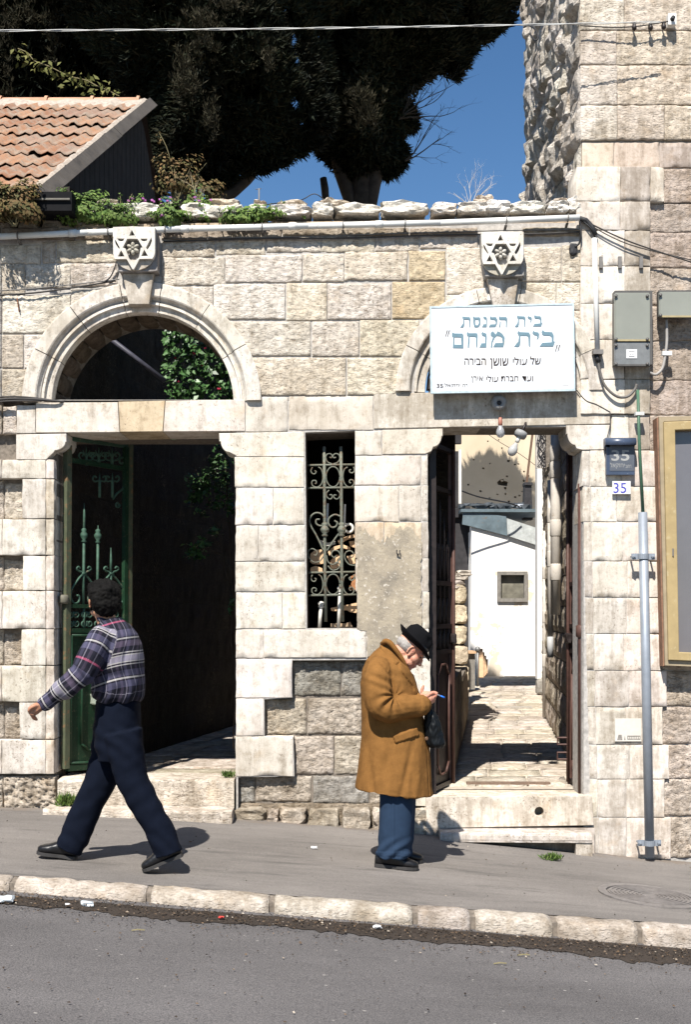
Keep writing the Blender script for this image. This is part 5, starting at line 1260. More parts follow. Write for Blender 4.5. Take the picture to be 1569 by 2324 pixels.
def ebox(label,x0,x1,y0,y1,split,dep):
    t=thing('meter_box',P((x0+x1)/2,y1,-0.02),label,'meter box')
    a=P(x0-3,y1,-0.025); c=P(x1+1,y0,-0.025); MB().box((a.x,-dep,a.z),(c.x,-0.021,c.z)).go('body',m_boxd,t)
    def cover(ya,yb,mat,nm):
        a=P(x0,yb,-dep); c=P(x1,ya,-dep); bm=bmesh.new(); bmesh.ops.create_cube(bm,size=1.0); 
        for v in bm.verts: v.co=Vector((lerp(a.x,c.x,v.co.x+0.5),lerp(-dep-0.028,-dep-0.001,v.co.y+0.5),lerp(a.z,c.z,v.co.z+0.5)))
        bmesh.ops.bevel(bm,geom=list(bm.edges),offset=0.008,segments=2,affect='EDGES'); V=[v.co.copy() for v in bm.verts]; F=[tuple(l.index for l in f.verts) for f in bm.faces]; bm.free(); 
        o=mk(nm,V,F,mat,t)
        for (xx,yy) in ((x0+5,ya+6),(x1-5,ya+6),(x0+5,yb-6),(x1-5,yb-6)):
            p=P(xx,yy,-dep-0.03); MB().lathe((p.x,-dep-0.030,p.z),[(0.011,0.0),(0.012,0.012),(0.007,0.016),(0.0,0.016)],10,axis=Vector((0,-1,0))).go('screw',m_boxd,t,True)
        r=P(x0+2,yb-1,-dep); MB().box((a.x+0.004,-dep-0.031,a.z-0.001),(c.x-0.004,-dep-0.0285,a.z+0.012)).go('rim',m_rim if mat is m_boxg else m_boxd,t)
        return o
    cover(y0,split,m_boxg,'upper_cover')
    if y1-split>10: cover(split+2,y1,m_boxl,'lower_cover')
    return t
eb=ebox('large grey electricity meter box with a small white label',1394,1475,666,832,776,0.105)
st_=P(1423,793,-0.137); so_=P(1447,813,-0.137); o=MB().box((st_.x,-0.1375,so_.z),(so_.x,-0.1335,st_.z)).go('label_sticker',simple('sticker_white',(0.75,0.75,0.75),0.6,var=0.02),eb)
m_ink=simple('ink_black',(0.03,0.03,0.035),0.6,var=0.02); 
for k,(xa,xb,yy) in enumerate([(1428,1442,798),(1430,1434,803),(1436,1440,803),(1428,1442,808)]):
    a=P(xa,yy+1,-0.1385); c=P(xb,yy-0.4,-0.1385); MB().box((a.x,-0.139,a.z),(c.x,-0.1376,c.z)).go('print_line',m_ink,eb)
e2=ebox('smaller grey meter box cut off by the right edge',1495,1580,664,722,722,0.09)
MB().tube(crv([P(1476,845,-0.06),P(1490,850,-0.06),P(1505,835,-0.06),P(1512,800,-0.06),P(1515,770,-0.06),P(1514,722,-0.06)],5),0.011,8).go('conduit',simple('grey_conduit',(0.30,0.28,0.26),0.6),e2,True)
MB().box(tuple(P(1505,806,-0.075)),(P(1524,0,-0.04).x,-0.04,P(0,799,-0.04).z)).go('clip',simple('clip_white',(0.6,0.6,0.58),0.6),e2)
for k,(x,y) in enumerate([(1365,590),(1408,590),(1456,590)]):
    o=MB().box(tuple(P(x-3,y+18,-0.045)),(P(x+3,0,-0.02).x,-0.021,P(0,y-6,-0.02).z)).go('wall_clip',m_cabg,None,base=tuple(P(x,y,-0.03))); setp(o,['leftmost small steel wall clip beside the conduit','middle small steel wall clip above the meter box','rightmost small steel wall clip above the meter box'][k],'clip','clips above the meter box')
pole=thing('steel_pole',P(1475,1938,-0.12),'galvanised steel pole with a green pipe rising from its top','pole')
m_galv=simple('galvanised_steel',(0.25,0.275,0.31),0.5,metal=0.3,var=0.14,scale=7,spec=0.5)
MB().tube([P(1476,1945,-0.10),P(1460,1163,-0.10)],0.0345,20).go('steel_tube',m_galv,pole,True)
MB().tube([P(1461,1165,-0.10),P(1452,1000,-0.09),P(1449,885,-0.08)],0.0115,10).go('green_pipe',simple('green_pipe_paint',(0.055,0.12,0.075),0.5,var=0.2),pole,True)
for yc,xc in ((1263,1461),(1913,1475)):
    c=P(xc,yc,-0.10); mb=MB(); pts=[c+Vector((0.039*math.cos(a),-0.039*math.sin(a),0)) for a in [math.pi*k/10 for k in range(11)]]
    mb2=MB()
    for p,q in zip(pts,pts[1:]): mb2.bar(p,q,0.006,0.04)
    mb2.bar(c+Vector((0.036,0.0,0)),c+Vector((0.088,0,0)),0.008,0.045); mb2.bar(c+Vector((-0.036,0.0,0)),c+Vector((-0.088,0,0)),0.008,0.045)
    mb2.bar(c+Vector((0.074,0.0,0)),c+Vector((0.074,0.075,0)),0.012,0.012); mb2.bar(c+Vector((-0.074,0.0,0)),c+Vector((-0.074,0.075,0)),0.012,0.012)
    mb2.go('clamp',m_galv,pole)
    for s in (-1,1): MB().lathe(tuple(c+Vector((s*0.072,-0.006,0))),[(0.014,0),(0.014,0.012),(0.006,0.013),(0.006,0.022),(0,0.022)],6,axis=Vector((0,-1,0))).go('bolt',m_galv,pole)
MB().box(tuple(P(1444,942,-0.1)),(P(1460,0,-0.05).x,-0.05,P(0,937,-0.05).z)).go('clip',simple('clip_grey',(0.5,0.5,0.48),0.5),pole)

# ---------------- blue number lamp, number plate, sticker
bl=thing('blue_number_lamp',P(1409,1078,-0.05),'old blue enamel house number lamp with a hooded top','sign')
m_blue=simple('blue_enamel',(0.045,0.062,0.10),0.35,var=0.2,scale=14,dirt=((0.35,0.36,0.38),28,0.66),spec=0.5); m_bluep=simple('faded_blue_plate',(0.085,0.095,0.115),0.5,var=0.15,scale=20)
a=P(1376,1078,-0.04); c=P(1440,1010,-0.04); MB().box((a.x,-0.06,a.z),(c.x,-0.022,c.z)).go('plate_body',m_blue,bl)
a=P(1383,1070,-0.0); MB().box((XX(1381),-0.0625,ZZ(1071)),(XX(1436),-0.0602,ZZ(1012))).go('plate_face',m_bluep,bl)
mb=MB(); c0=P(1375,1004,-0.09); c1=P(1444,1004,-0.09); r=0.036
V=[];F=[];n=12
for i in range(2):
    for k in range(n+1): an=R(-35+250*k/n); V.append(((c0.x,c1.x)[i],-0.083-r*math.cos(an)*1.0,c0.z+r*math.sin(an)))
for k in range(n): F.append((k,k+1,n+2+k,n+1+k))
F+= [tuple(range(n,-1,-1)),tuple(range(n+1,2*n+2))]; mk('hood',V,F,m_blue,bl,True)
MB().box((c0.x,-0.06,c0.z-0.03),(c1.x,-0.022,c0.z+0.034)).go('hood_back',m_blue,bl)
m_let=simple('pale_lettering',(0.30,0.30,0.29),0.6,var=0.1)
writing('35',1389,1430,1021,1046,-0.0640,m_let,bl,bold=0.02); writing('יחזקאל'[::-1],1386,1419,1050,1064,-0.0640,m_let,bl); writing('רחוב'[::-1],1421,1434,1055,1062,-0.0640,m_let,bl)
np_=thing('number_plate',P(1409,1123,-0.02),'small white plate with blue numerals 35 below the blue lamp','sign')
MB().box((XX(1389),-0.034,ZZ(1122)),(XX(1430),-0.022,ZZ(1093))).go('tile',simple('white_tile',(0.74,0.73,0.70),0.4,var=0.04,spec=0.4),np_)
writing('35',1393.5,1423,1095.5,1119,-0.0355,simple('numeral_blue',(0.06,0.06,0.34),0.5,var=0.05),np_,bold=0.006)
pst=thing('paper_sticker',P(1428,1682,-0.02),'pale paper notice with a faded grey printed strip on the pilaster','notice')
MB().box((XX(1396),-0.0145,ZZ(1682)),(XX(1456),-0.0125,ZZ(1630))).go('paper',simple('old_paper',(0.56,0.525,0.47),0.8,var=0.06,scale=30),pst)
m_fp=simple('faded_print',(0.22,0.20,0.18),0.8,var=0.4,scale=120)
for pts in ([(1401,1679),(1404,1667),(1411,1667),(1413,1679)],[(1417,1679),(1418,1669),(1420,1679)]): plate('print_mark',pts,[],-0.0158,-0.0146,m_fp,pst,tf=lambda a,b:(XX(a),ZZ(b)))
plate('print_mark',[(1424,1678),(1424,1669),(1454,1669),(1454,1678)],[[(1426+4*k,1676),(1426+4*k,1671.5),(1428.5+4*k,1671.5),(1428.5+4*k,1676)] for k in range(7)],-0.0158,-0.0146,m_fp,pst,tf=lambda a,b:(XX(a),ZZ(b)))
mg=thing('iron_hook',P(905,1260,0),'small rusty iron hook on the stained pier','hook')
MB().tube([P(901,1248,-0.03),P(901,1256,-0.03),P(908,1258,-0.03),P(908,1248,-0.03)],0.005,5).go('prong',m_cabd,mg); MB().tube([P(904,1257,-0.03),P(904,1262,0.01)],0.005,5).go('shank',m_cabd,mg)

# ---------------- yellow framed case at the right edge
yc=thing('display_case',P(1540,1510,-0.08),'yellow wooden framed glass display case at the right edge','display case')
m_yel=simple('yellow_painted_wood',(0.34,0.255,0.125),0.6,var=0.12,scale=10,dirt=((0.40,0.32,0.18),14,0.58)); m_yel2=simple('tan_outer_frame',(0.29,0.235,0.155),0.65,var=0.15,scale=10)
tfp=lambda y:(lambda a,b:(P(a,b,y).x,P(a,b,y).z))
plate('outer_frame',[(1497,946),(1700,940),(1700,1518),(1511,1510)],[[(1508,956),(1690,950),(1690,1506),(1520,1499)]],-0.12,0.02,m_yel2,yc,tf=tfp(-.12))
plate('inner_frame',[(1508,957),(1690,951),(1690,1505),(1519,1498)],[[(1534,976),(1680,970),(1680,1486),(1543,1480)]],-0.145,-0.03,m_yel,yc,bevel=0.006,tf=tfp(-.145))
plate('glass',[(1523,971),(1681,965),(1681,1491),(1534,1485)],[],-0.07,-0.06,simple('display_glass',(0.13,0.125,0.135),0.15,var=0.1,scale=2,spec=0.6),yc,tf=tfp(-.07))
plate('side_board',[(1492,948),(1496.5,946.5),(1510.5,1510.5),(1506,1512)],[],-0.10,0.02,simple('rusty_side',(0.20,0.11,0.07),0.8,var=0.3),yc,tf=tfp(-.10))
MB().tube([P(1529,1245,-0.15),P(1529,1262,-0.15)],0.006,6).go('latch',m_cabg,yc)

# ---------------- synagogue sign
sg=thing('sign_board',P(1141,890,-0.13),'large white sign board with blue grey and black Hebrew lettering','sign')
m_sign,nt,b=newmat('white_sign_paint'); g0=nt.nodes.new('ShaderNodeNewGeometry'); n1=tex(nt,5,5,0.6,g0.outputs['Position']); 
L(nt,ramp(nt,n1.outputs[0],[(0.3,(0.62,0.65,0.68)),(0.62,(0.66,0.675,0.69)),(0.72,(0.58,0.55,0.50))]).outputs[0],b.inputs['Base Color']); b.inputs['Roughness'].default_value=0.5
SY=-0.13
plate('board',[(977,696),(1303,688.5),(1306,885),(979,891)],[],SY,SY+0.018,m_sign,sg,bevel=0.003,tf=tfp(SY))
plate('frame_edge',[(976,695),(1304,687.5),(1307,887),(978,893)],[[(980,699),(1300,691.5),(1303,882),(982,887.5)]],SY-0.004,SY+0.020,simple('blue_tinted_rim',(0.42,0.50,0.53),0.6,var=0.2,scale=20,dirt=((0.35,0.22,0.13),30,0.63)),sg,tf=tfp(SY-0.004))
MB().box((P(985,0,SY).x,SY+0.019,P(0,880,SY).z),(P(1000,0,SY).x,-0.03,P(0,700,SY).z)).go('batten',m_bdark,sg); MB().box((P(1280,0,SY).x,SY+0.019,P(0,880,SY).z),(P(1296,0,SY).x,0.0,P(0,697,SY).z)).go('batten',m_bdark,sg)
zs=Zm(979.8,692.0,4.745); m_sb=simple('blue_grey_letters',(0.12,0.20,0.245),0.6,var=0.08,scale=30); m_sk=simple('dark_brown_letters',(0.055,0.040,0.035),0.6,var=0.1)
GL={}
def glyph(k,outer,holes=()): 
    xs=[p[0] for p in outer]; ys=[p[1] for p in outer]; x0,x1,y0,y1=min(xs),max(xs),min(ys),max(ys)
    n=lambda pts:[((x-x0)/(x1-x0),(y-y0)/(y1-y0)) for x,y in pts]; GL[k]=([n(outer)],[n(h) for h in holes])
glyph('bet',[(1205,268),(1188,290),(1195,318),(1210,328),(1278,331),(1298,347),(1298,402),(1195,408),(1168,447),(1312,447),(1332,394),(1318,392),(1320,330),(1302,293),(1218,288)])
glyph('yod',[(1105,272),(1090,300),(1105,322),(1136,330),(1143,345),(1136,377),(1158,350),(1162,312),(1150,295),(1112,290)])
glyph('tav',[(942,278),(928,300),(938,326),(946,330),(938,395),(925,408),(893,447),(930,452),(950,442),(960,400),(960,331),(1032,332),(1046,348),(1050,440),(1063,452),(1067,325),(1052,296),(952,292)])
glyph('mem',[(660,283),(640,300),(640,328),(665,345),(648,395),(640,455),(655,455),(660,400),(682,352),(705,332),(738,336),(762,352),(770,408),(690,410),(668,452),(775,452),(785,405),(791,350),(765,312),(740,295),(715,283),(702,305),(692,318),(680,300)])
glyph('nun',[(555,286),(540,305),(547,330),(573,336),(580,347),(580,411),(540,413),(520,456),(592,456),(597,340),(594,314),(580,302),(562,302)])
glyph('het',[(395,288),(381,308),(385,330),(400,338),(395,400),(392,457),(402,462),(412,400),(412,340),(473,342),(481,350),(482,442),(490,462),(496,430),(499,320),(490,304),(402,304)])
glyph('fmem',[(234,293),(221,310),(222,335),(235,347),(231,463),(345,465),(346,330),(335,308),(245,306)],[[(249,347),(318,349),(325,428),(247,427)]])
glyph('he',[(732,118),(724,140),(732,160),(795,162),(803,172),(803,240),(812,238),(818,150),(808,130),(740,130)])
glyph('heleg',[(737,180),(747,180),(745,215),(736,240),(728,236),(736,205)])
glyph('kaf',[(638,116),(630,140),(640,158),(680,160),(695,180),(692,207),(635,210),(620,238),(690,236),(706,205),(712,160),(695,130),(645,132)])
glyph('samekh',[(455,120),(446,135),(452,150),(451,190),(462,235),(480,242),(510,236),(528,205),(530,150),(520,132),(462,133)],[[(472,158),(508,160),(513,195),(500,218),(478,218),(470,190)]])
def put(k,x0,x1,y0,y1,mat=m_sb):
    o,h=GL[k]; sc_=lambda pts:[zs(lerp(x0,x1,u),lerp(y0,y1,v)) for u,v in pts]
    plate('letter',sc_(o[0]),[sc_(q) for q in h],SY-0.0032,SY-0.0002,mat,sg,tf=tfp(SY-0.0032))
for k,x0,x1,y0,y1 in [('bet',1097,1195,105,230),('yod',1038,1083,112,190),('tav',900,1015,110,238),('he',727,818,118,240),('heleg',729,748,180,240),('kaf',620,712,116,238),('nun',548,600,118,238),('samekh',447,530,120,242),('tav',312,422,118,243),
    ('bet',1168,1332,268,447),('yod',1090,1162,272,377),('tav',893,1067,278,452),('mem',640,791,283,455),('nun',520,597,286,456),('het',381,499,288,462),('fmem',221,346,293,465)]: put(k,x0,x1,y0,y1)
for x in (170,192): plate('quote_mark',[zs(x-2,272),zs(x+8,272),zs(x-14,338),zs(x-20,338)],[],SY-0.0032,SY-0.0002,m_sk,sg,tf=tfp(SY-0.0032))
for x in (1355,1382): plate('quote_mark',[zs(x-2,428),zs(x+8,428),zs(x-14,500),zs(x-20,500)],[],SY-0.0032,SY-0.0002,m_sk,sg,tf=tfp(SY-0.0032))
def line(s,x0,x1,y0,y1,bold):
    a=zs(x0,y0); c=zs(x1,y1); writing(s,a[0],c[0],a[1],c[1],SY-0.003,m_sk,sg,'lettering',bold)
line('של'[::-1],1065,1180,553,640,0.012); line('עולי'[::-1],878,1032,560,645,0.012); line('שושן'[::-1],635,832,572,685,0.012); line('הבירה'[::-1],357,588,575,645,0.012)
line('ועד'[::-1],980,1098,765,820,0.008); line('חברת'[::-1],750,938,766,820,0.008); line('עולי'[::-1],592,720,757,828,0.008); line('אירן'[::-1],430,556,768,838,0.008)
line('35',57,126,848,893,0.010); line('יחזקאל'[::-1],142,312,842,892,0.004); line('רח'[::-1],338,390,852,888,0.004)
a=zs(1412,846); c=zs(1480,870); plate('maker_mark',[a,(c[0],a[1]),c,(a[0],c[1])],[[(a[0]+1,a[1]+1),(c[0]-1,a[1]+1),(c[0]-1,c[1]-1),(a[0]+1,c[1]-1)]],SY-0.002,SY-0.0002,simple('faint_print',(0.45,0.43,0.42),0.7),sg,tf=tfp(SY-0.002))
# fanlight grille behind the sign
fl=thing('fanlight_grille',P(1134,889,0.1),'rusty iron scroll grille in the right arch behind the sign','grille')
mb=MB()
for k in range(13):
    a=R(180*k/12.0); C=P(1134,885,0.12); MB().tube([C+Vector((0.1*math.cos(a),0,0.1*math.sin(a))),C+Vector((0.56*math.cos(a),0,0.56*math.sin(a)))],0.008,6).go('spoke',m_brown,fl,True)
for rr in (0.1,0.34,0.552): V,F=tubemesh([P(1134,885,0.12)+Vector((rr*math.cos(R(a)),0,rr*math.sin(R(a)))) for a in range(0,181,10)],0.009,6); mk('hoop',V,F,m_brown,fl,True)
for k in range(12):
    a=R(180*(k+.5)/12); C=P(1134,885,0.12); q=[C+Vector((math.cos(a)*0.44,0,math.sin(a)*0.44))+Vector((0.055*(1-t/24)*math.cos(t*0.55),0,0.055*(1-t/24)*math.sin(t*0.55))) for t in range(20)]; V,F=tubemesh(q,0.006,5); mk('scroll',V,F,m_brown,fl,True)

# ---------------- lamp socket and bulbs
m_enam=simple('grey_enamel',(0.24,0.24,0.235),0.5,var=0.2,scale=30)
m_glass,nt,b=newmat('bulb_glass'); b.inputs['Base Color'].default_value=(0.55,0.55,0.56,1); b.inputs['Roughness'].default_value=0.06; b.inputs['Transmission Weight'].default_value=0.55; b.inputs['Specular IOR Level'].default_value=0.6
bulbprof=[(0.0,-0.062),(0.016,-0.058),(0.029,-0.043),(0.033,-0.022),(0.028,0.0),(0.018,0.018),(0.014,0.034)]
lf=thing('lamp_socket',P(1132,913,-0.04),'grey round lamp fitting with a clear bulb hanging on the lintel','lamp')
c=P(1132,914,-0.01); MB().lathe((c.x,-0.008,c.z),[(0.055,0.0),(0.058,0.02),(0.056,0.05),(0.035,0.062),(0.02,0.055),(0.0,0.03)],18,axis=Vector((0,-1,-0.12))).go('housing',m_enam,lf,True)
MB().lathe((c.x,-0.062,c.z-0.01),[(0.016,0.0),(0.014,0.006),(0.0,0.007)],12,axis=Vector((0,-1,-0.1))).go('socket_hole',m_cab,lf,True)
MB().tube([(c.x,-0.065,c.z),P(1136,930,-0.07),P(1136.5,950,-0.07)],0.003,5).go('flex',m_cabd,lf,True)
d=P(1136.5,953,-0.07); MB().lathe((d.x,d.y,d.z-0.02),[(0.015,-0.03),(0.017,0.0),(0.013,0.035),(0.006,0.04)],12).go('bulb_holder',simple('red_brown_bakelite',(0.32,0.13,0.09),0.4),lf,True)
d=P(1136.5,975,-0.07); MB().lathe((d.x,d.y,d.z),bulbprof,16).go('bulb',m_glass,lf,True)
lf=thing('lamp_socket',P(1183,985,-0.04),'tilted grey lamp fitting with a frosted bulb inside the right gateway','lamp')
ax=Vector((-0.45,-0.1,-0.9)); c=P(1183,985,-0.04)
MB().lathe(tuple(c),[(0.044,-0.02),(0.049,0.0),(0.044,0.025),(0.018,0.03)],16,axis=ax).go('housing',m_enam,lf,True)
MB().tube([c,P(1193,964,-0.035),P(1194,960,0.0)],0.010,8).go('arm',m_bdark,lf,True)
axn=ax.normalized(); MB().lathe(tuple(c+axn*0.05),[(0.017,-0.02),(0.016,0.02)],10,axis=ax).go('holder',m_scrapw,lf,True)
MB().lathe(tuple(c+axn*0.118),[(r*1.1,-h*1.1) for r,h in bulbprof][::-1],16,axis=ax).go('bulb',simple('frosted_bulb',(0.38,0.37,0.35),0.15,var=0.05,spec=0.6),lf,True)

# ---------------- overhead line and insulators
m_line=simple('pale_cable',(0.52,0.52,0.50),0.5,var=0.1)
for k in range(2):
    pts=[]; n=46
    for i in range(n+1):
        px=lerp(-80,1500,i/n); py=lerp(72,52,i/n)+4.0*math.sin(math.pi*i/n*1.0)-2; ph=i*0.9+k*math.pi
        p=P(px,py,-0.6+0.4*i/n); pts.append(p+Vector((0,0.004*math.sin(ph),0.005*math.cos(ph))))
    V,F=tubemesh(crv(pts,3),0.0032,5); o=mk('overhead_cable',V,F,m_line,None,True,base=tuple(pts[0])); setp(o,['pale overhead cable strand crossing the very top, wound round its twin','second pale overhead cable strand crossing the very top'][k],'cable','overhead cable strands')
cable('cable',[P(1190,62,2.0),P(1200,58,1.6),P(1215,66,1.3),P(1222,84,1.2),P(1216,92,1.2),P(1205,78,1.4)],0.008,m_cab,'black cable loop hanging on the rough stone corner near the top')
cable('cable',[P(1318,58,-0.05),P(1400,62,-0.05),P(1460,58,-0.06),P(1530,46,-0.06)],0.005,m_cabd,'dark wire strung between the insulators at the top right')
for k,(x,y) in enumerate([(1441,54),(1478,54),(1508,52)]):
    t=thing('insulator',P(x,y+10,-0.03),['leftmost small dark insulator on the upper right wall','middle small dark insulator on the upper right wall','rightmost dark insulator beside the white bracket'][k],'insulator','insulators at the top right')
    c=P(x,y,-0.05); MB().lathe((c.x,c.y,c.z-0.02),[(0.006,-0.03),(0.018,-0.02),(0.018,0.0),(0.010,0.008),(0.015,0.02),(0.006,0.03)],10).go('body',m_bdark,t,True); MB().tube([c+Vector((0,0,0.01)),c+Vector((0,0.06,0.01))],0.006,6).go('pin',m_cabg,t,True)
t=thing('cable_bracket',P(1527,45,-0.03),'white square cable bracket with a black spool at the top right','bracket')
c=P(1527,44,-0.06); mb=MB().box((c.x-0.03,-0.065,c.z-0.04),(c.x+0.03,-0.005,c.z+0.045)); mb.go('plate',m_wht,t); MB().lathe((c.x,-0.066,c.z),[(0.018,0),(0.012,0.01),(0.016,0.025),(0,0.026)],10,axis=Vector((0,-1,0))).go('spool',m_cab,t,True)

# ---------------- manhole cover
mh=thing('manhole_cover',P(1410,2011,-1.55),'round ribbed iron manhole cover set in the pavement at the right','manhole cover')
mx,my=1.93,-1.48; sl_=(gz(mx+0.3,my)-gz(mx-0.3,my))/0.6; sly=(gz(mx,my+0.3)-gz(mx,my-0.3))/0.6
m_mh=simple('worn_cast_iron',(0.19,0.172,0.16),0.6,metal=0.2,var=0.25,scale=20)
def ring(r0,r1,h0,h1,name,mat=m_mh):
    V=[];F=[];n=40; prof=[(r0,h0),(r0,h1),(r1,h1),(r1,h0)]
    for k in range(n):
        a=2*math.pi*k/n
        for r,h in prof: x=mx+r*math.cos(a); y=my+r*math.sin(a); V.append((x,y,gz(mx,my)+sl_*(x-mx)+sly*(y-my)+h))
    for k in range(n):
        for j in range(3): F.append((k*4+j,((k+1)%n)*4+j,((k+1)%n)*4+j+1,k*4+j+1))
    mk(name,V,F,mat,mh)
ring(0.0,0.262,-0.03,0.008,'disc'); ring(0.275,0.325,-0.03,0.011,'frame_ring')
for k in range(8): ring(0.05+0.027*k,0.062+0.027*k,0.007,0.0135,'rib')
# ================================================================ PEOPLE
def fuse(name, parts, voxel, mat, parent, smooth=3, disp=None, attr=None, origin=None, dec=None):
    V=[];F=[]
    for v,f in parts:
        n=len(V); V+=[Vector(p) for p in v]; F+=[tuple(i+n for i in q) for q in f]
    me=bpy.data.meshes.new('t'); me.from_pydata([tuple(v) for v in V],[],F); me.update()
    bm=bmesh.new(); bm.from_mesh(me); bmesh.ops.recalc_face_normals(bm,faces=bm.faces); bm.to_mesh(me); bm.free()
    t=bpy.data.objects.new('t',me); COL.objects.link(t)
    r=t.modifiers.new('r','REMESH'); r.mode='VOXEL'; r.voxel_size=voxel; r.use_smooth_shade=True
    s=t.modifiers.new('s','SMOOTH'); s.factor=0.5; s.iterations=smooth
    dg=bpy.context.evaluated_depsgraph_get(); dg.update(); m2=bpy.data.meshes.new_from_object(t.evaluated_get(dg))
    bpy.data.objects.remove(t); bpy.data.meshes.remove(me)
    if disp:
        no=[v.normal.copy() for v in m2.vertices]
        for v,n in zip(m2.vertices,no): v.co=v.co+n*disp(v.co,n)
        m2.update()
    if attr:
        a=m2.attributes.new('cloth','FLOAT_VECTOR','POINT')
        for i,v in enumerate(m2.vertices): a.data[i].vector=attr(v.co)
    off=org_of(parent)
    for v in m2.vertices: v.co-=off
    m2.materials.clear(); m2.materials.append(mat); m2.polygons.foreach_set('use_smooth',[True]*len(m2.polygons)); m2.name=name; m2.update()
    return link(name,m2,None,parent)
def loft(sec,n=28,ex=2.3):
    """sec: (centre, half vector a, half vector b)"""
    V=[];F=[]
    for c,a,b_ in sec:
        for k in range(n):
            t=2*math.pi*k/n; ct,st=math.cos(t),math.sin(t)
            V.append(Vector(c)+Vector(a)*math.copysign(abs(ct)**(2/ex),ct)+Vector(b_)*math.copysign(abs(st)**(2/ex),st))
    for i in range(len(sec)-1):
        for k in range(n): k2=(k+1)%n; F.append((i*n+k,i*n+k2,(i+1)*n+k2,(i+1)*n+k))
    F.append(tuple(range(n-1,-1,-1))); F.append(tuple((len(sec)-1)*n+k for k in range(n))); return V,F
def ellip(c,ax,n=12,m=8):
    """ax: three half-axis vectors"""
    V=[];F=[]
    for j in range(1,m):
        ph=math.pi*j/m
        for k in range(n): t=2*math.pi*k/n; V.append(Vector(c)+Vector(ax[0])*math.sin(ph)*math.cos(t)+Vector(ax[1])*math.sin(ph)*math.sin(t)+Vector(ax[2])*math.cos(ph))
    a=len(V); V.append(Vector(c)+Vector(ax[2])); V.append(Vector(c)-Vector(ax[2]))
    for j in range(m-2):
        for k in range(n): k2=(k+1)%n; F.append((j*n+k,j*n+k2,(j+1)*n+k2,(j+1)*n+k))
    for k in range(n): k2=(k+1)%n; F.append((a,k2,k)); F.append((a+1,(m-2)*n+k,(m-2)*n+k2))
    return V,F
def tb(pts,rad,n=10,sub=4,ell=None):
    m=len(pts); rr=rad if hasattr(rad,'__len__') else [rad]*m
    q=crv(pts,sub); rs=[]
    for i in range(len(q)):
        t=i/sub; a=int(min(t,m-2)); rs.append(lerp(rr[a],rr[a+1],t-a))
    V,F=tubemesh(q,rs,n,True)
    e=[ellip(q[0],(Vector((rs[0],0,0))*.98,Vector((0,rs[0],0))*.98,Vector((0,0,rs[0]))*.98),10,6),ellip(q[-1],(Vector((rs[-1],0,0))*.98,Vector((0,rs[-1],0))*.98,Vector((0,0,rs[-1]))*.98),10,6)]
    for v,f in e: n0=len(V); V=V+v; F=F+[tuple(i+n0 for i in q_) for q_ in f]
    return V,F
def inpoly(x,y,poly):
    c=False; j=len(poly)-1
    for i in range(len(poly)):
        xi,yi=poly[i]; xj,yj=poly[j]
        if (yi>y)!=(yj>y) and x<(xj-xi)*(y-yi)/(yj-yi)+xi: c=not c
        j=i
    return c
def proj(co,z):   # world -> zoomed picture units
    s=FPX/(DIST+co.y); px=CX+co.x*s; py=HY-(co.z-EYE)*s; return ((px-z[0])*z[2],(py-z[1])*z[2])
def segd(x,y,a,b_):
    dx,dy=b_[0]-a[0],b_[1]-a[1]; t=clamp(((x-a[0])*dx+(y-a[1])*dy)/(dx*dx+dy*dy),0,1); return math.hypot(x-a[0]-dx*t,y-a[1]-dy*t)
def groove(x,y,pts,w,d): 
    m=min(segd(x,y,p,q) for p,q in zip(pts,pts[1:])); return -d*math.exp(-(m/w)**2)
def headparts(c,f,u,s,fat=1.0,nose=1.0):
    H=lambda a,b_,d: Vector(c)+f*a+u*b_+s*d
    E=lambda a,b_,d,ra,rb,rc: ellip(H(a,b_,d),(f*ra,u*rb,s*rc),16,10)
    P_=[E(-0.012,0.030,0,0.098,0.088,0.077),E(0.032,0.0,0,0.060,0.085,0.062),E(0.030,-0.052,0,0.054,0.055,0.052*fat),E(0.070,-0.094,0,0.024,0.022,0.026)]
    for k in (-1,1):
        P_+= [E(0.050,-0.028,k*0.036,0.036,0.034,0.028*fat),E(0.030,-0.070,k*0.040*fat,0.042,0.026,0.020),E(0.074,0.026,k*0.026,0.018,0.011,0.024),
              E(0.104,-0.034,k*0.011,0.011,0.009,0.009)]
        ear=[H(0.004+0.020*math.cos(R(t)),-0.004+0.034*math.sin(R(t)),k*(0.079+0.010*math.cos(R(t-180)))) for t in range(-80,250,30)]
        P_.append(tb(ear,[0.006]*len(ear),8,2)); P_.append(E(0.004,-0.006,k*0.075,0.018,0.030,0.007)); P_.append(E(0.008,-0.034,k*0.077,0.010,0.012,0.007))
    P_.append(tb([H(0.086,0.022,0),H(0.101,-0.004,0),H(0.114*nose,-0.030,0)],[0.009,0.010,0.014],8,3))
    P_.append(E(0.092,-0.060,0,0.014,0.008,0.026)); P_.append(E(0.088,-0.073,0,0.013,0.008,0.022)); P_.append(E(0.085,-0.048,0,0.015,0.012,0.022))
    return P_
def skinmat(name,col,red):
    m,nt,b=newmat(name); g0=nt.nodes.new('ShaderNodeNewGeometry'); n1=tex(nt,26,4,0.6,g0.outputs['Position']); n2=tex(nt,240,3,0.6,g0.outputs['Position'])
    L(nt,mixc(nt,ramp(nt,n1.outputs[0],[(0.4,(0,0,0)),(0.7,(1,1,1))]).outputs[0],col,red),b.inputs['Base Color']); b.inputs['Roughness'].default_value=0.55
    b.inputs['Subsurface Weight'].default_value=0.12; b.inputs['Subsurface Radius'].default_value=(0.01,0.004,0.002); b.inputs['Subsurface Scale'].default_value=0.5
    bump(nt,b,n2.outputs[0],0.15,0.002); return m
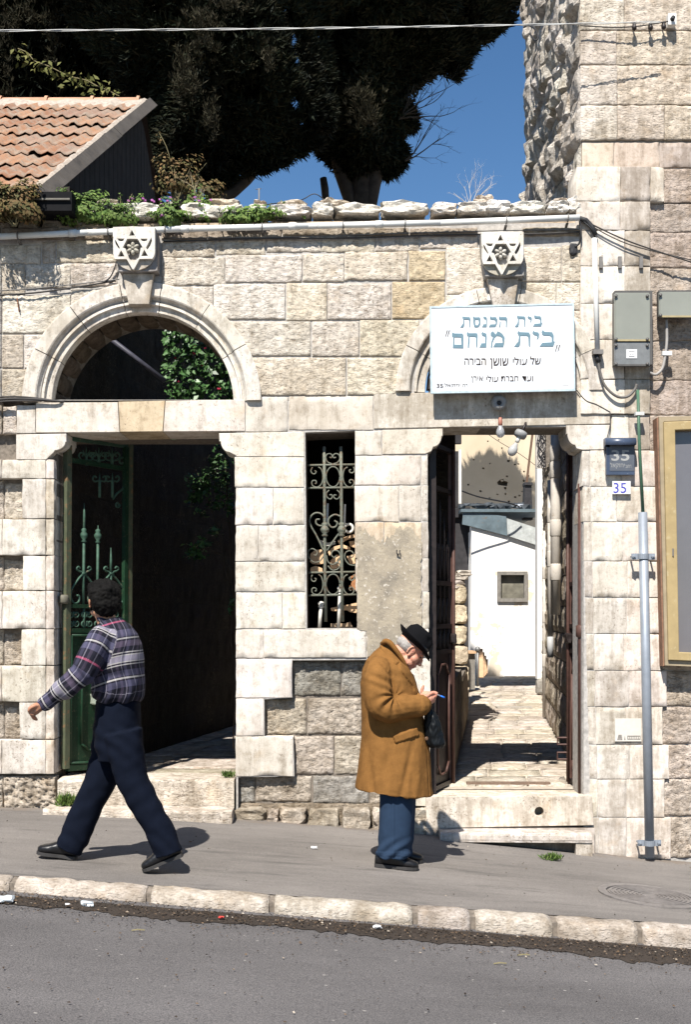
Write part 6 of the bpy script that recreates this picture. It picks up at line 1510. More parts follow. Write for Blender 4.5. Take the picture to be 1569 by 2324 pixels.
def clothmat(name,col,var=0.12,bs=0.35,scale=700,rough=0.9,sheen=0.3):
    m,nt,b=newmat(name); g0=nt.nodes.new('ShaderNodeNewGeometry'); n1=tex(nt,14,4,0.6,g0.outputs['Position']); n2=tex(nt,scale,3,0.8,g0.outputs['Position'])
    c=mixc(nt,1.0,col,ramp(nt,n1.outputs[0],[(0.3,(1-var,)*3),(0.7,(1+var,)*3)]).outputs[0],'MULTIPLY')
    c=mixc(nt,0.6,c,mixc(nt,1.0,c,ramp(nt,n2.outputs[0],[(0.35,(0.72,)*3),(0.65,(1.25,)*3)]).outputs[0],'MULTIPLY'))
    L(nt,c,b.inputs['Base Color']); b.inputs['Roughness'].default_value=rough; b.inputs['Sheen Weight'].default_value=0.0; b.inputs['Specular IOR Level'].default_value=0.08; bump(nt,b,n2.outputs[0],bs,0.003); return m
m_skin1=skinmat('ruddy_skin',(0.50,0.27,0.18),(0.52,0.20,0.14)); m_skin2=skinmat('tanned_skin',(0.40,0.21,0.13),(0.36,0.16,0.10))
m_blk=simple('black_leather',(0.008,0.008,0.009),0.38,var=0.2,spec=0.35,bumps=0.15,bscale=60); m_sole=simple('rubber_sole',(0.035,0.033,0.032),0.7)
YA=Vector((0,1,0)); SD=Vector((0,-1,0))
def shoe(parent, heel, toe, upv, wid=1.0, hgt=1.0):
    h=Vector(heel); t=Vector(toe); d=t-h; l=d.length; d.normalize(); up=(upv-d*upv.dot(d)).normalized(); sd=d.cross(up).normalized()
    Q=lambda a,s,z: h+d*(a*l)+sd*s+up*z
    sec=[]
    for a,hh,w in [(0.0,0.060,0.022),(0.03,0.082,0.031),(0.12,0.095,0.036),(0.28,0.098,0.037),(0.42,0.090,0.040),(0.58,0.072,0.045),(0.74,0.056,0.048),(0.88,0.047,0.043),(0.96,0.040,0.032),(1.0,0.030,0.015)]:
        hh*=hgt; sec.append((Q(a,0,0.014+hh/2),up*(hh/2),sd*w*wid))
    fuse('shoe',[loft(sec,18,2.6)],0.005,m_blk,parent,3,disp=lambda c,n: 0.0015*nz(c.x*40,c.y*40,c.z*60))
    mb=MB(); n=16
    out=[]
    for a,w in [(0.0,0.02),(0.02,0.032),(0.12,0.040),(0.3,0.038),(0.45,0.040),(0.6,0.048),(0.75,0.052),(0.88,0.047),(0.96,0.035),(1.01,0.016)]: out.append((a,w*wid))
    ring=[(a,w) for a,w in out]+[(a,-w) for a,w in reversed(out)]
    V=[Q(a,w,0.022) for a,w in ring]+[Q(a,w,0.0 if (a<0.3) else 0.004) for a,w in ring]; k=len(ring)
    F=[tuple(range(k)),tuple(range(2*k-1,k-1,-1))]+[(i,i+k,(i+1)%k+k,(i+1)%k) for i in range(k)]
    mk('sole',V,F,m_sole,parent)

# ---------------- old man in the tan coat
zo=(790.0,1396.2,5.959)
def OM(x,y,dy=0.0): return P(zo[0]+x/zo[2], zo[1]+y/zo[2], -1.18+dy)
GZo=gz(0.35,-1.18)
om=thing('person',(0.36,-1.18,GZo),'stooped elderly man in tan wool coat and black felt hat reading his hands','person')
d_=Vector((0.747,0,-0.665)); u_=Vector((0.665,0,0.747))
Hc=OM(845,468)
m_wool=clothmat('tan_wool',(0.185,0.088,0.026),0.17,0.7,230,0.95,0.5)
# body
bp=headparts(Hc,d_,u_,SD,1.25,0.98)
bp+= [tb([OM(560,640),OM(640,540),OM(760,500)],[0.075,0.062,0.058],12,4)]
bp+= [loft([(OM(620,2300),(0.17,0,0),YA*0.13),(OM(610,1700),(0.16,0,0),YA*0.15),(OM(560,1200),(0.15,0,0),YA*0.16),(OM(540,800),(0.14,0,0.02),YA*0.17),(OM(600,620),(0.08,0,-0.02),YA*0.08)],20)]
for s in (-1,1):
    dy=s*0.21
    bp+= [tb([OM(440,800,dy*0.8),OM(450,1180,dy*1.1),OM(560,1290,dy*1.1),OM(850,1230,dy*0.9),OM(975,1180,dy*0.8)],[0.05,0.045,0.042,0.033,0.027],10,4)]
    bp+= [tb([OM(600+30*s*-1,2200,s*0.09),OM(620-30*s,2800,s*0.10),OM(600-25*s,3180,s*0.10)],[0.075,0.06,0.045],10,4)]
    bp+= [tb([OM(585-25*s,3170,s*0.10),OM(600-25*s,3280,s*0.10),OM(760-25*s,3330,s*0.10)],[0.04,0.035,0.03],8,3)]
def hand_old(dy,k):
    q=[]
    w=OM(965,1185,dy); q.append(tb([w,OM(1040,1150,dy),OM(1105,1118,dy)],[0.028,0.036,0.034],10,3))
    q.append(tb([OM(1030,1185,dy+0.01),OM(1110,1160,dy+0.01)],[0.026,0.022],8,3))
    for i in range(4):
        y0=1078+27*i; o=dy-0.012+0.012*i
        q.append(tb([OM(1095,y0,o),OM(1150-4*i,y0-26,o-0.004),OM(1196-10*i,y0-14+3*i,o-0.004),OM(1186-14*i,y0+18,o),OM(1140-8*i,y0+30,o+0.01)],[0.0115,0.0105,0.0098,0.0090,0.0080],8,3))
    q.append(tb([OM(1035,1120,dy-0.03),OM(1105,1066,dy-0.028),OM(1165,1044,dy-0.015),OM(1208,1058,dy-0.005)],[0.015,0.0125,0.0105,0.0090],8,3))
    return q
bp+=hand_old(-0.15,0)
# far hand, its thumb standing up beside the near one
dy=0.02; bp+=[tb([OM(940,1170,dy+0.10),OM(1010,1110,dy),OM(1060,1085,dy-0.02)],[0.026,0.034,0.030],10,3), tb([OM(1000,1100,dy-0.01),OM(1000,1030,dy-0.02),OM(1022,955,dy-0.02)],[0.014,0.0125,0.009],8,3)]
for i in range(4): bp.append(tb([OM(1050,1070+22*i,dy-0.02),OM(1105,1045+20*i,dy-0.03),OM(1130,1075+18*i,dy-0.05),OM(1100,1100+14*i,dy-0.06)],[0.011,0.010,0.009,0.008],8,3))
fuse('body',bp,0.0042,m_skin1,om,2,disp=lambda c,n: 0.0012*nz(c.x*50,c.y*50,c.z*50)+(0.0015*nz(c.x*120,c.y*120,c.z*120)))
# coat
secs=[]
for bx,by,fx,fy,b_ in [(95,2325,1160,2425,.270),(104,2240,1150,2340,.268),(120,2130,1142,2220,.262),(155,1850,1118,1960,.245),(182,1650,1098,1750,.232),(190,1480,1072,1550,.220),(188,1300,1015,1330,.215),(180,1100,965,1160,.215),(172,920,944,1020,.218),(192,750,905,905,.216),(250,600,868,800,.205),(340,500,835,735,.170),(430,425,800,690,.115),(505,378,770,640,.085)]:
    a=OM(bx,by); f=OM(fx,fy); secs.append(((a+f)/2,(f-a)/2,YA*b_))
cp=[loft(secs,40,2.15)]
for s in (-1,1):
    dy=s*0.225
    cp.append(tb([OM(430,720,dy*0.72),OM(400,880,dy*0.98),OM(405,1050,dy*1.12),OM(440,1210,dy*1.15),OM(560,1275,dy*1.10),OM(740,1245,dy*0.98),OM(900,1235,dy*0.84),OM(985,1222,dy*0.76)],[0.082,0.090,0.092,0.090,0.085,0.076,0.071,0.071],16,5))
LAP=[(430,425),(505,350),(620,430),(760,640),(860,800),(960,1080),(905,1075),(872,960),(700,735),(696,700),(692,642),(640,668)]
FLAP=[(612,1640),(925,1520),(958,1625),(640,1730)]
def coat_disp(c,n):
    x,y=proj(c,zo); near=c.y<-1.18-0.02; o=0.0
    o+=0.005*nz(c.x*5,c.y*5,c.z*3)+0.0032*nz(c.x*15,c.y*15,c.z*11)+0.0010*nz(c.x*50,c.y*50,c.z*45)
    if near:
        if inpoly(x,y,LAP) and c.y>-1.42: o+=0.010
        if inpoly(x,y,FLAP): o+=0.013
        o+=groove(x,y,[(610,1640),(640,1740)],10,0.008)
        if y>1400: 
            t=clamp((y-1500)/700,0,1)
            o+= -0.016*t*math.exp(-((x-(930-0.22*(y-1500)))/45)**2) +0.010*t*math.exp(-((x-(1010-0.1*(y-1500)))/50)**2) -0.012*t*math.exp(-((x-(230+0.12*(y-1500)))/45)**2)-0.008*t*math.exp(-((x-(520-0.1*(y-1900)))/70)**2)+0.012*t*math.exp(-((x-760)/90)**2)
            o+=groove(x,y,[(1030,1480),(1062,1700),(1090,2100),(1105,2420)],9,0.006)
        if y<1460 and x<1010:
            w=math.exp(-((x-560)/190)**2-((y-1180)/170)**2)
            ang=math.atan2(y-1090,x-640); r=math.hypot(x-640,y-1090)
            o+=0.011*w*math.sin(ang*9+r*0.012)*min(1,r/60)
            w2=math.exp(-((x-430)/150)**2-((y-860)/110)**2); o+=0.009*w2*math.sin((y-0.45*x)*0.045)
            w3=math.exp(-((x-880)/120)**2-((y-1240)/120)**2); o+=0.0035*w3*math.sin(x*0.03)
        if c.y>-1.50: o+=groove(x,y,[(440,640),(540,740),(600,860),(628,1000),(634,1105)],14,0.007)
        o+=groove(x,y,[(985,1080),(1000,1370)],8,0.002)
    return o
fuse('coat',cp,0.0060,m_wool,om,3,disp=coat_disp)
p=OM(1064,1668,-0.205); MB().lathe(tuple(p),[(0.013,0),(0.013,0.004),(0.009,0.006),(0,0.005)],12,axis=Vector((0.4,-1,0))).go('button',simple('coat_button',(0.10,0.055,0.03),0.35),om,True)
# open coat collar ring, shirt collar
q=[OM(500,362,-0.085),OM(560,365,-0.115),OM(650,470,-0.12),OM(740,600,-0.115),OM(800,730,-0.09),OM(860,850,-0.05)]
V,F=tb(q,[0.016,0.019,0.018,0.015,0.012,0.008],8,4); fuse('collar',[ (V,F), tb([Vector((v.x,-1.18-(v.y+1.18),v.z)) for v in q],[0.016,0.019,0.018,0.015,0.012,0.008],8,4), tb([OM(500,362,-0.085),OM(470,385,0),OM(500,362,0.085)],[0.017,0.019,0.017],8,4)],0.005,m_wool,om,4)
q=[OM(600,420,0.075*math.cos(t)) + Vector((0.02*math.sin(t)*0,0,0)) for t in (0,)]
loop=[]
for k in range(15):
    t=2*math.pi*k/14; c0=OM(640,470); loop.append(c0+Vector((0.052*math.cos(t)*0.80,0,0.052*math.cos(t)*-0.75))+Vector((0,0.068*math.sin(t),0)))
fuse('shirt_collar',[tb(loop,[0.011]*15,8,2)],0.005,clothmat('white_shirt',(0.62,0.60,0.55),0.05,0.1,500,0.8,0.0),om,2)
# black jacket seen in the coat opening
fuse('scarf',[loft([(OM(850,780),(0.020,0,-0.01),YA*0.06),(OM(885,900),(0.022,0,-0.01),YA*0.075),(OM(925,1040),(0.018,0,-0.01),YA*0.08)],16)],0.006,clothmat('black_scarf',(0.012,0.012,0.014)),om,2)
# hat
def HP(a,b_,c): return Hc+d_*a+u_*b_+SD*c
m_felt=clothmat('black_felt',(0.005,0.005,0.006),0.1,0.3,500,0.85,0.25)
V=[];F=[];n=40
rings=[(0.0,0.0,0.0)]
prof=[(0.080,0.066,0.050),(0.100,0.085,0.044),(0.128,0.118,0.043),(0.150,0.142,0.052),(0.154,0.146,0.058),(0.150,0.142,0.060),(0.128,0.118,0.052),(0.100,0.083,0.055)]
for ra,rs,hh in prof:
    for k in range(n):
        t=2*math.pi*k/n; ct=math.cos(t); edge=(ra-0.10)/0.054
        lift=max(0,edge)*(0.020*(math.sin(t)**2)+ (0.030*max(0,-ct)**2) -0.030*max(0,ct)**2)
        V.append(HP(-0.008+ra*ct,hh+lift,rs*math.sin(t)))
m=len(prof)
for i in range(m-1):
    for k in range(n): k2=(k+1)%n; F.append((i*n+k,i*n+k2,(i+1)*n+k2,(i+1)*n+k))
hat=mk('hat',V,F,m_felt,om,True)
sec=[]
for hh,ra,rs,sh in [(0.040,0.104,0.086,0),(0.075,0.101,0.082,0),(0.110,0.096,0.074,-0.002),(0.140,0.088,0.064,-0.004),(0.156,0.076,0.050,-0.006),(0.160,0.060,0.036,-0.008)]: sec.append((HP(-0.008+sh,hh*1.04,0),d_*ra*1.04,SD*rs*1.03))
def crown_disp(c,nn):
    v=c-Hc; a=v.dot(d_); b_=v.dot(u_); s=v.dot(SD); o=0
    if b_>0.10: o-=0.030*math.exp(-(s/0.020)**2)*sstep((b_-0.125)/0.03)*1.0
    o-=0.014*math.exp(-((a-0.055)/0.03)**2-((abs(s)-0.05)/0.025)**2-((b_-0.13)/0.03)**2)
    return o+0.001*nz(c.x*30,c.y*30,c.z*30)
crown=fuse('crown',[loft(sec,32,2.1)],0.005,m_felt,hat,4,disp=crown_disp)
band=loft([(HP(-0.008,0.050,0),d_*0.1065,SD*0.0885),(HP(-0.008,0.078,0),d_*0.1045,SD*0.0855)],32,2.1); mk('hat_band',band[0],band[1],simple('satin_black',(0.006,0.006,0.008),0.35),hat,True)
m_hair1=clothmat('grey_hair',(0.30,0.28,0.26),0.3,0.6,260,0.8,0.0)
fuse('hair',[ellip(HP(-0.030,0.008,0),(d_*0.084,u_*0.058,SD*0.080),18,10)],0.005,m_hair1,om,1,disp=lambda c,n_:0.003*nz(c.x*90,c.y*90,c.z*90))
for s in (-1,1):
    o=mk('eye',*ellip(HP(0.080,0.006,s*0.030),(d_*0.010,u_*0.007,SD*0.011),12,8),simple('dark_eye',(0.05,0.035,0.03),0.2),om,True)
    o=mk('eyebrow',*tb([HP(0.088,0.026,s*0.014),HP(0.090,0.032,s*0.030),HP(0.078,0.027,s*0.045)],[0.003,0.004,0.002],6,3),m_hair1,om,True)
# trousers
m_blue=clothmat('blue_grey_trousers',(0.020,0.036,0.066),0.10,0.35,600)
tp=[]
for s,ox in ((-1,0),(1,45)):
    sc_=[]
    for xl,xr,y,b_ in [(420,905,2330,.105),(425,898,2500,.110),(420,888,2750,.108),(408,870,3000,.106),(392,845,3180,.106),(380,818,3262,.104)]:
        if s>0: xl+=ox*1.6; xr+=ox*0.6
        a=OM(xl,y,s*0.115); f=OM(xr,y+6,s*0.115); sc_.append(((a+f)/2,(f-a)/2*0.98,YA*b_))
    tp.append(loft(sc_,28,2.3))
def tr_disp(c,n):
    x,y=proj(c,zo); o=0.002*nz(c.x*14,c.y*14,c.z*8)
    o+=0.007*math.exp(-((x-615)/14)**2)*(1 if c.y<-1.2 else 0)
    t=clamp((y-2950)/250,0,1); o+=t*0.007*math.sin((x*0.7+y)*0.035+1.5*nz(c.x*6,0,c.z*6))
    if 3205<y<3262: o+=0.004
    return o
fuse('trousers',tp,0.0065,m_blue,om,3,disp=tr_disp)
for s,ox in ((-1,0),(1,60)):
    h=OM(358+ox,3410,s*0.115); t=OM(948+ox,3432,s*0.115); hx,tx=h.x,t.x; yy=-1.18+s*0.115
    shoe(om,(hx,yy,gz(hx,yy)+0.004),(tx,yy-0.02,gz(tx,yy-0.02)+0.004),Vector((0,0,1)),1.05)
# pen and bag
pen=thing('pen',OM(1180,1062,-0.16),'thin blue pen held in the elderly man\'s fingers','pen')
V,F=tubemesh([OM(1150,1048,-0.16),OM(1255,1092,-0.16)],0.0038,8); mk('barrel',V,F,simple('clear_barrel',(0.30,0.32,0.36),0.3),pen,True)
V,F=tubemesh([OM(1255,1092,-0.16),OM(1310,1115,-0.16)],0.0055,8); mk('cap',V,F,simple('bright_blue',(0.01,0.14,0.62),0.3,var=0.02),pen,True)
bag=thing('plastic_bag',OM(1100,1790,-0.10),'black plastic bag hanging from the elderly man\'s hand','bag')
m_bag=simple('black_plastic_bag',(0.002,0.003,0.004),0.5,var=0.3,spec=0.25)
sc_=[]
for x,y,a,b_ in [(1085,1180,.012,.02),(1100,1250,.022,.03),(1120,1350,.040,.045),(1145,1480,.054,.055),(1170,1620,.060,.06),(1188,1740,.060,.056),(1192,1790,.045,.04)]: sc_.append((OM(x,y,-0.10),(a,0,0),YA*b_))
fuse('sack',[loft(sc_,24)],0.005,m_bag,bag,2,disp=lambda c,n: 0.010*nz(c.x*26,c.y*26,c.z*9)+0.005*nz(c.x*60,c.y*60,c.z*30))

# ---------------- walking man
zw=(49.0,1304.3,4.927)
def WM(x,y,dy=0.0): return P(zw[0]+x/zw[2], zw[1]+y/zw[2], -1.8+dy)
def WD(px,py,dy=0.0): return P(px,py,-1.8+dy)
wm=thing('person',(-1.45,-1.8,gz(-1.45,-1.8)),'striding man in purple plaid shirt and navy trousers with head turned towards the gate','person')
a_=R(58); f_=Vector((-math.cos(a_),math.sin(a_),0.02)).normalized(); s_=Vector((-math.sin(a_),-math.cos(a_),0)); uw=s_.cross(f_)*-1 if s_.cross(f_).z<0 else s_.cross(f_); uw=uw.normalized()
Hw=WM(905,290)
bp=headparts(Hw,f_,uw,s_,1.0)
bp+=[tb([WM(985,600),WM(945,500),WM(905,380)],[0.066,0.060,0.056],12,4)]
bp+=[loft([(WD(266,1660),(0.10,0,0),YA*0.10),(WD(267,1590),(0.10,0,0),YA*0.10),(WD(266,1500),(0.11,0,0),YA*0.14),(WD(260,1440),(0.09,0,0),YA*0.14),(WD(256,1415),(0.06,0,0),YA*0.07)],20)]
bp+=[tb([WD(232,1455,-0.17),WD(196,1530,-0.24),WD(140,1568,-0.24),WD(94,1600,-0.24)],[0.05,0.043,0.034,0.026],10,4)]
bp+=[tb([WD(262,1455,0.17),WD(268,1535,0.20),WD(272,1590,0.27),WD(276,1622,0.30)],[0.05,0.043,0.034,0.028],10,4)]
bp+=[tb([WD(252,1650,0.08),WD(214,1775,0.10),WD(160,1905,0.10)],[0.05,0.040,0.030],10,4), tb([WD(278,1650,-0.09),WD(312,1780,-0.10),WD(376,1905,-0.10)],[0.05,0.040,0.030],10,4)]
bp+=[tb([WD(160,1900,0.10),WD(158,1925,0.10)],[0.030,0.022],8,3), tb([WD(376,1900,-0.10),WD(386,1925,-0.10)],[0.028,0.020],8,3)]
def hand_walk():
    dy=-0.24; q=[tb([WM(215,1462,dy),WM(170,1488,dy),WM(122,1512,dy)],[0.026,0.033,0.031],10,3), tb([WM(200,1490,dy+0.02),WM(150,1530,dy+0.02)],[0.024,0.022],8,3)]
    for i in range(4):
        o=dy-0.022+0.015*i; x0=108+12*i; y0=1496+17*i
        q.append(tb([WM(x0+10,y0,o),WM(x0-20,y0+28,o-0.003),WM(x0-8,y0+62,o),WM(x0+22,y0+72,o+0.008)],[0.0115,0.0108,0.0098,0.0085],8,3))
    q.append(tb([WM(180,1462,dy-0.02),WM(135,1470,dy-0.035),WM(95,1492,dy-0.040),WM(78,1522,dy-0.036)],[0.014,0.0125,0.011,0.009],8,3)); return q
bp+=hand_walk()
# far hand
q0=WD(277,1640,0.31); bp+=[ellip(q0,(Vector((0.022,0,0.01)),Vector((0,0.03,0)),Vector((-0.015,0,0.045))),12,8)]
for i in range(4): bp.append(tb([q0+Vector((0.005,-0.025+0.016*i,-0.03)),q0+Vector((0.012,-0.026+0.016*i,-0.07)),q0+Vector((0.0,-0.024+0.016*i,-0.095))],[0.010,0.009,0.008],8,3))
bp.append(tb([q0+Vector((-0.01,-0.03,0.0)),q0+Vector((-0.02,-0.04,-0.035)),q0+Vector((-0.015,-0.04,-0.06))],[0.012,0.010,0.008],8,3))
fuse('body',bp,0.0045,m_skin2,wm,2,disp=lambda c,n:0.0010*nz(c.x*50,c.y*50,c.z*50))
# hair
HW=lambda a,b_,c: Hw+f_*a+uw*b_+s_*c
m_hair2=clothmat('black_hair',(0.006,0.0055,0.005),0.4,0.9,240,0.7,0.0)
hp_=[ellip(HW(-0.026,0.048,0),(f_*0.112,uw*0.086,s_*0.098),20,12),ellip(HW(-0.064,-0.004,0),(f_*0.074,uw*0.094,s_*0.094),20,12),ellip(HW(0.03,0.080,0),(f_*0.075,uw*0.040,s_*0.080),16,10),ellip(HW(-0.070,-0.050,0),(f_*0.050,uw*0.050,s_*0.072),16,10),ellip(HW(-0.01,0.035,0),(f_*0.050,uw*0.05,s_*0.084),16,10),ellip(HW(-0.062,-0.040,0),(f_*0.046,uw*0.034,s_*0.058),14,8)]
fuse('hair',hp_,0.006,m_hair2,wm,2,disp=lambda c,n_:0.011*nz(c.x*24,c.y*24,c.z*24)+0.007*nz(c.x*70,c.y*70,c.z*70))
fuse('beard',[ellip(HW(0.045,-0.070,0),(f_*0.050,uw*0.034,s_*0.058),14,8),ellip(HW(0.03,-0.03,0.062),(f_*0.018,uw*0.034,s_*0.012),10,6),ellip(HW(0.03,-0.03,-0.062),(f_*0.018,uw*0.034,s_*0.012),10,6)],0.005,m_hair2,wm,1,disp=lambda c,n_:0.002*nz(c.x*90,c.y*90,c.z*90))
for s in (-1,1):
    mk('eye',*ellip(HW(0.080,0.006,s*0.030),(f_*0.010,uw*0.007,s_*0.011),12,8),bpy.data.materials['dark_eye'],wm,True)
# shirt
m_pl,nt,b=newmat('purple_plaid_flannel')
at=nt.nodes.new('ShaderNodeAttribute'); at.attribute_name='cloth'; sep=nt.nodes.new('ShaderNodeSeparateXYZ'); L(nt,at.outputs['Vector'],sep.inputs[0])
DKN=(0.007,0.007,0.014); PU=(0.055,0.053,0.092); PU2=(0.066,0.050,0.078); WH=(0.40,0.38,0.36); PK=(0.30,0.06,0.11); GYp=(0.26,0.24,0.29)
def plaid(coord,stops): 
    fr_=mth(nt,'FRACT',coord); return ramp(nt,fr_,stops,'CONSTANT').outputs[0]
wv=tex(nt,9,3,0.5,nt.nodes.new('ShaderNodeNewGeometry').outputs['Position'])
hz=plaid(mth(nt,'DIVIDE',sep.outputs[0],0.45),[(0,WH),(0.020,DKN),(0.045,PU),(0.13,DKN),(0.235,PK),(0.258,DKN),(0.37,PU),(0.465,DKN),(0.48,WH),(0.500,DKN),(0.52,PU2),(0.60,DKN),(0.665,WH),(0.682,DKN),(0.70,WH),(0.716,GYp),(0.79,WH),(0.808,DKN),(0.826,WH),(0.843,DKN),(0.905,PU),(0.985,DKN)])
vt=plaid(mth(nt,'DIVIDE',sep.outputs[1],0.125),[(0,GYp),(0.05,DKN),(0.12,PU),(0.28,DKN),(0.50,GYp),(0.54,DKN),(0.72,PU2),(0.86,DKN)])
c=mixc(nt,0.36,hz,vt); n2=tex(nt,520,3,0.8,nt.nodes.new('ShaderNodeNewGeometry').outputs['Position'])
c=mixc(nt,1.0,c,ramp(nt,n2.outputs[0],[(0.3,(0.75,)*3),(0.7,(1.3,)*3)]).outputs[0],'MULTIPLY')
L(nt,c,b.inputs['Base Color']); b.inputs['Roughness'].default_value=0.9; bump(nt,b,n2.outputs[0],0.3,0.003)
secs=[]
for xl,xr,y,b_ in [(220,318,1592,.155),(212,325,1580,.175),(209,327,1560,.185),(209,326,1530,.19),(208,325,1495,.195),(206,320,1462,.20),(207,311,1438,.195),(214,297,1420,.16),(226,281,1408,.110),(233,273,1400,.075)]:
    a=WD(xl,y+ (8 if y<1450 else 0)); f=WD(xr,y-(0)); secs.append(((a+f)/2,(f-a)/2,YA*b_))
ARM=[WD(228,1448,-0.16),WD(206,1492,-0.225),WD(182,1532,-0.25),WD(140,1566,-0.25),WD(98,1597,-0.24)]
ARM2=[WD(268,1450,0.16),WD(272,1500,0.20),WD(272,1540,0.24),WD(274,1580,0.28),WD(276,1612,0.30)]
sp=[loft(secs,36,2.3),tb(ARM,[0.078,0.080,0.074,0.062,0.043],16,6),tb(ARM2,[0.075,0.072,0.066,0.055,0.042],14,5)]
colr=[]
for k in range(13):
    t=2*math.pi*k/12; colr.append(WM(965,520)+Vector((0.058*math.cos(t),0.062*math.sin(t),0.020*math.cos(t)*-1)))
sp.append(tb(colr,[0.015]*13,8,2))
armq=crv(ARM,6); arl=[0]
for p,q in zip(armq,armq[1:]): arl.append(arl[-1]+(q-p).length)
arm2q=crv(ARM2,6)
z0w=WD(268,1424).z
def near(co,q):
    best=9e9;bi=0
    for i,p in enumerate(q):
        dd=(co-p).length_squared
        if dd<best: best=dd;bi=i
    return math.sqrt(best),bi
def shirt_attr(co):
    d1,i=near(co,armq); d2,j=near(co,arm2q)
    tor=abs(co.x-WD(268,1500).x)/0.19+abs(co.y+1.8)/0.26
    if (d1<0.105 and co.y<-1.96) or (d1<0.10 and i>8):
        T_=(armq[min(i+1,len(armq)-1)]-armq[max(i-1,0)]).normalized(); w=(co-armq[i]); al=arl[i]+w.dot(T_); side=Vector((T_.z,0,-T_.x)); return Vector((al+0.39, w.dot(side)+0.10, 0))
    if d2<0.095 and co.y>-1.64: return Vector((arl[min(j,len(arl)-1)]+0.1,co.y,0))
    sag=0.02*math.sin(co.x*9+1)
    return Vector((0.30*0.45 if co.z<z0w-0.385+0.01*math.sin(co.x*20) else 1.677-co.z+sag+0.2*(co.x+1.3), co.x+0.35*(co.y+1.8)+0.02*math.sin(co.z*20), 0))
z0w=WD(268,1424).z
def shirt_disp(c,n):
    x,y=proj(c,zw); o=0.005*nz(c.x*7,c.y*7,c.z*5)+0.004*nz(c.x*18,c.y*18,c.z*16)
    if c.y<-1.8:
        o+=0.010*math.sin(nz(c.x*5,2,c.z*5)*9+(y-0.5*x)*0.010)*math.exp(-((x-980)/220)**2-((y-1000)/200)**2)
        o+=groove(x,y,[(1080,580),(1180,800),(1140,1000),(1190,1300)],30,0.010)
        o+=0.007*math.sin((x+y*0.4)*0.03)*clamp((y-1150)/150,0,1)
        w=math.exp(-((x-640)/130)**2-((y-1120)/120)**2); o+=0.010*w*math.sin((x*0.8-y*0.6)*0.05)
    return o
fuse('shirt',sp,0.0062,m_pl,wm,3,disp=shirt_disp,attr=shirt_attr)
# trousers with belt
m_navy=clothmat('navy_trousers',(0.0038,0.0058,0.0125),0.12,0.3,600)
secs=[]
for xl,xr,y,b_ in [(219,317,1588,.145),(217,317,1612,.15),(213,318,1650,.155),(216,320,1690,.155),(224,315,1725,.145)]:
    a=WD(xl,y); f=WD(xr,y); secs.append(((a+f)/2,(f-a)/2,YA*b_))
tp=[loft(secs,32,2.3)]
def leg(rows,dy):
    out=[]
    for xl,yl,xr,yr,b_ in rows:
        a=WD(xl,yl,dy); f=WD(xr,yr,dy); out.append(((a+f)/2,(f-a)/2,YA*b_))
    return loft(out,26,2.2)
tp.append(leg([(212,1650,290,1665,.10),(206,1715,292,1735,.105),(192,1765,262,1785,.100),(172,1808,238,1826,.092),(152,1850,220,1866,.086),(138,1888,204,1908,.082),(127,1914,183,1942,.080)],0.10))
tp.append(leg([(236,1670,322,1650,.10),(246,1720,326,1700,.105),(262,1775,332,1755,.100),(284,1815,352,1796,.094),(305,1850,372,1838,.088),(330,1890,396,1880,.084),(350,1948,414,1928,.082)],-0.10))
def wt_disp(c,n):
    x,y=proj(c,zw); px=zw[0]+x/zw[2]; py=zw[1]+y/zw[2]
    o=0.004*nz(c.x*6,c.y*6,c.z*4)+0.003*nz(c.x*18,c.y*18,c.z*18)
    o+=0.0022*math.sin((px*0.55+py)*0.14+2*nz(c.x*4,0,c.z*4))*math.exp(-((py-1800)/70)**2)
    o+=0.003*math.sin((px*0.8-py)*0.16+2*nz(c.x*4,3,c.z*4))*(math.exp(-((py-1690)/50)**2)+0.9*clamp((py-1860)/50,0,1))
    return o
fuse('trousers',tp,0.0070,m_navy,wm,3,disp=wt_disp)
secs=[]
for y in (1590,1603):
    a=WD(216,y); f=WD(319,y); secs.append(((a+f)/2,(f-a)/2,YA*.158))
# shoes: front foot flat, rear foot rolling off the toe
def onp(px,py,dy,lift): p=WD(px,py,dy); return Vector((p.x,p.y,p.z))
yf_=-1.8+0.10; xh=WD(173,1960,0.10).x; xt=WD(84,1950,0.10).x
shoe(wm,(xh,yf_,gz(xh,yf_)+0.003),(xt,yf_+0.0,gz(xt,yf_)+0.022),Vector((0,0,1)),1.08,1.05)
yr_=-1.8-0.10; xt2=WD(327,1980,-0.10).x; zt2=gz(xt2,yr_)+0.004; hl=WD(416,1942,-0.10)
shoe(wm,(hl.x,yr_,hl.z+0.0),(xt2,yr_-0.01,zt2),Vector((0.2,0,1)),1.08,1.05)
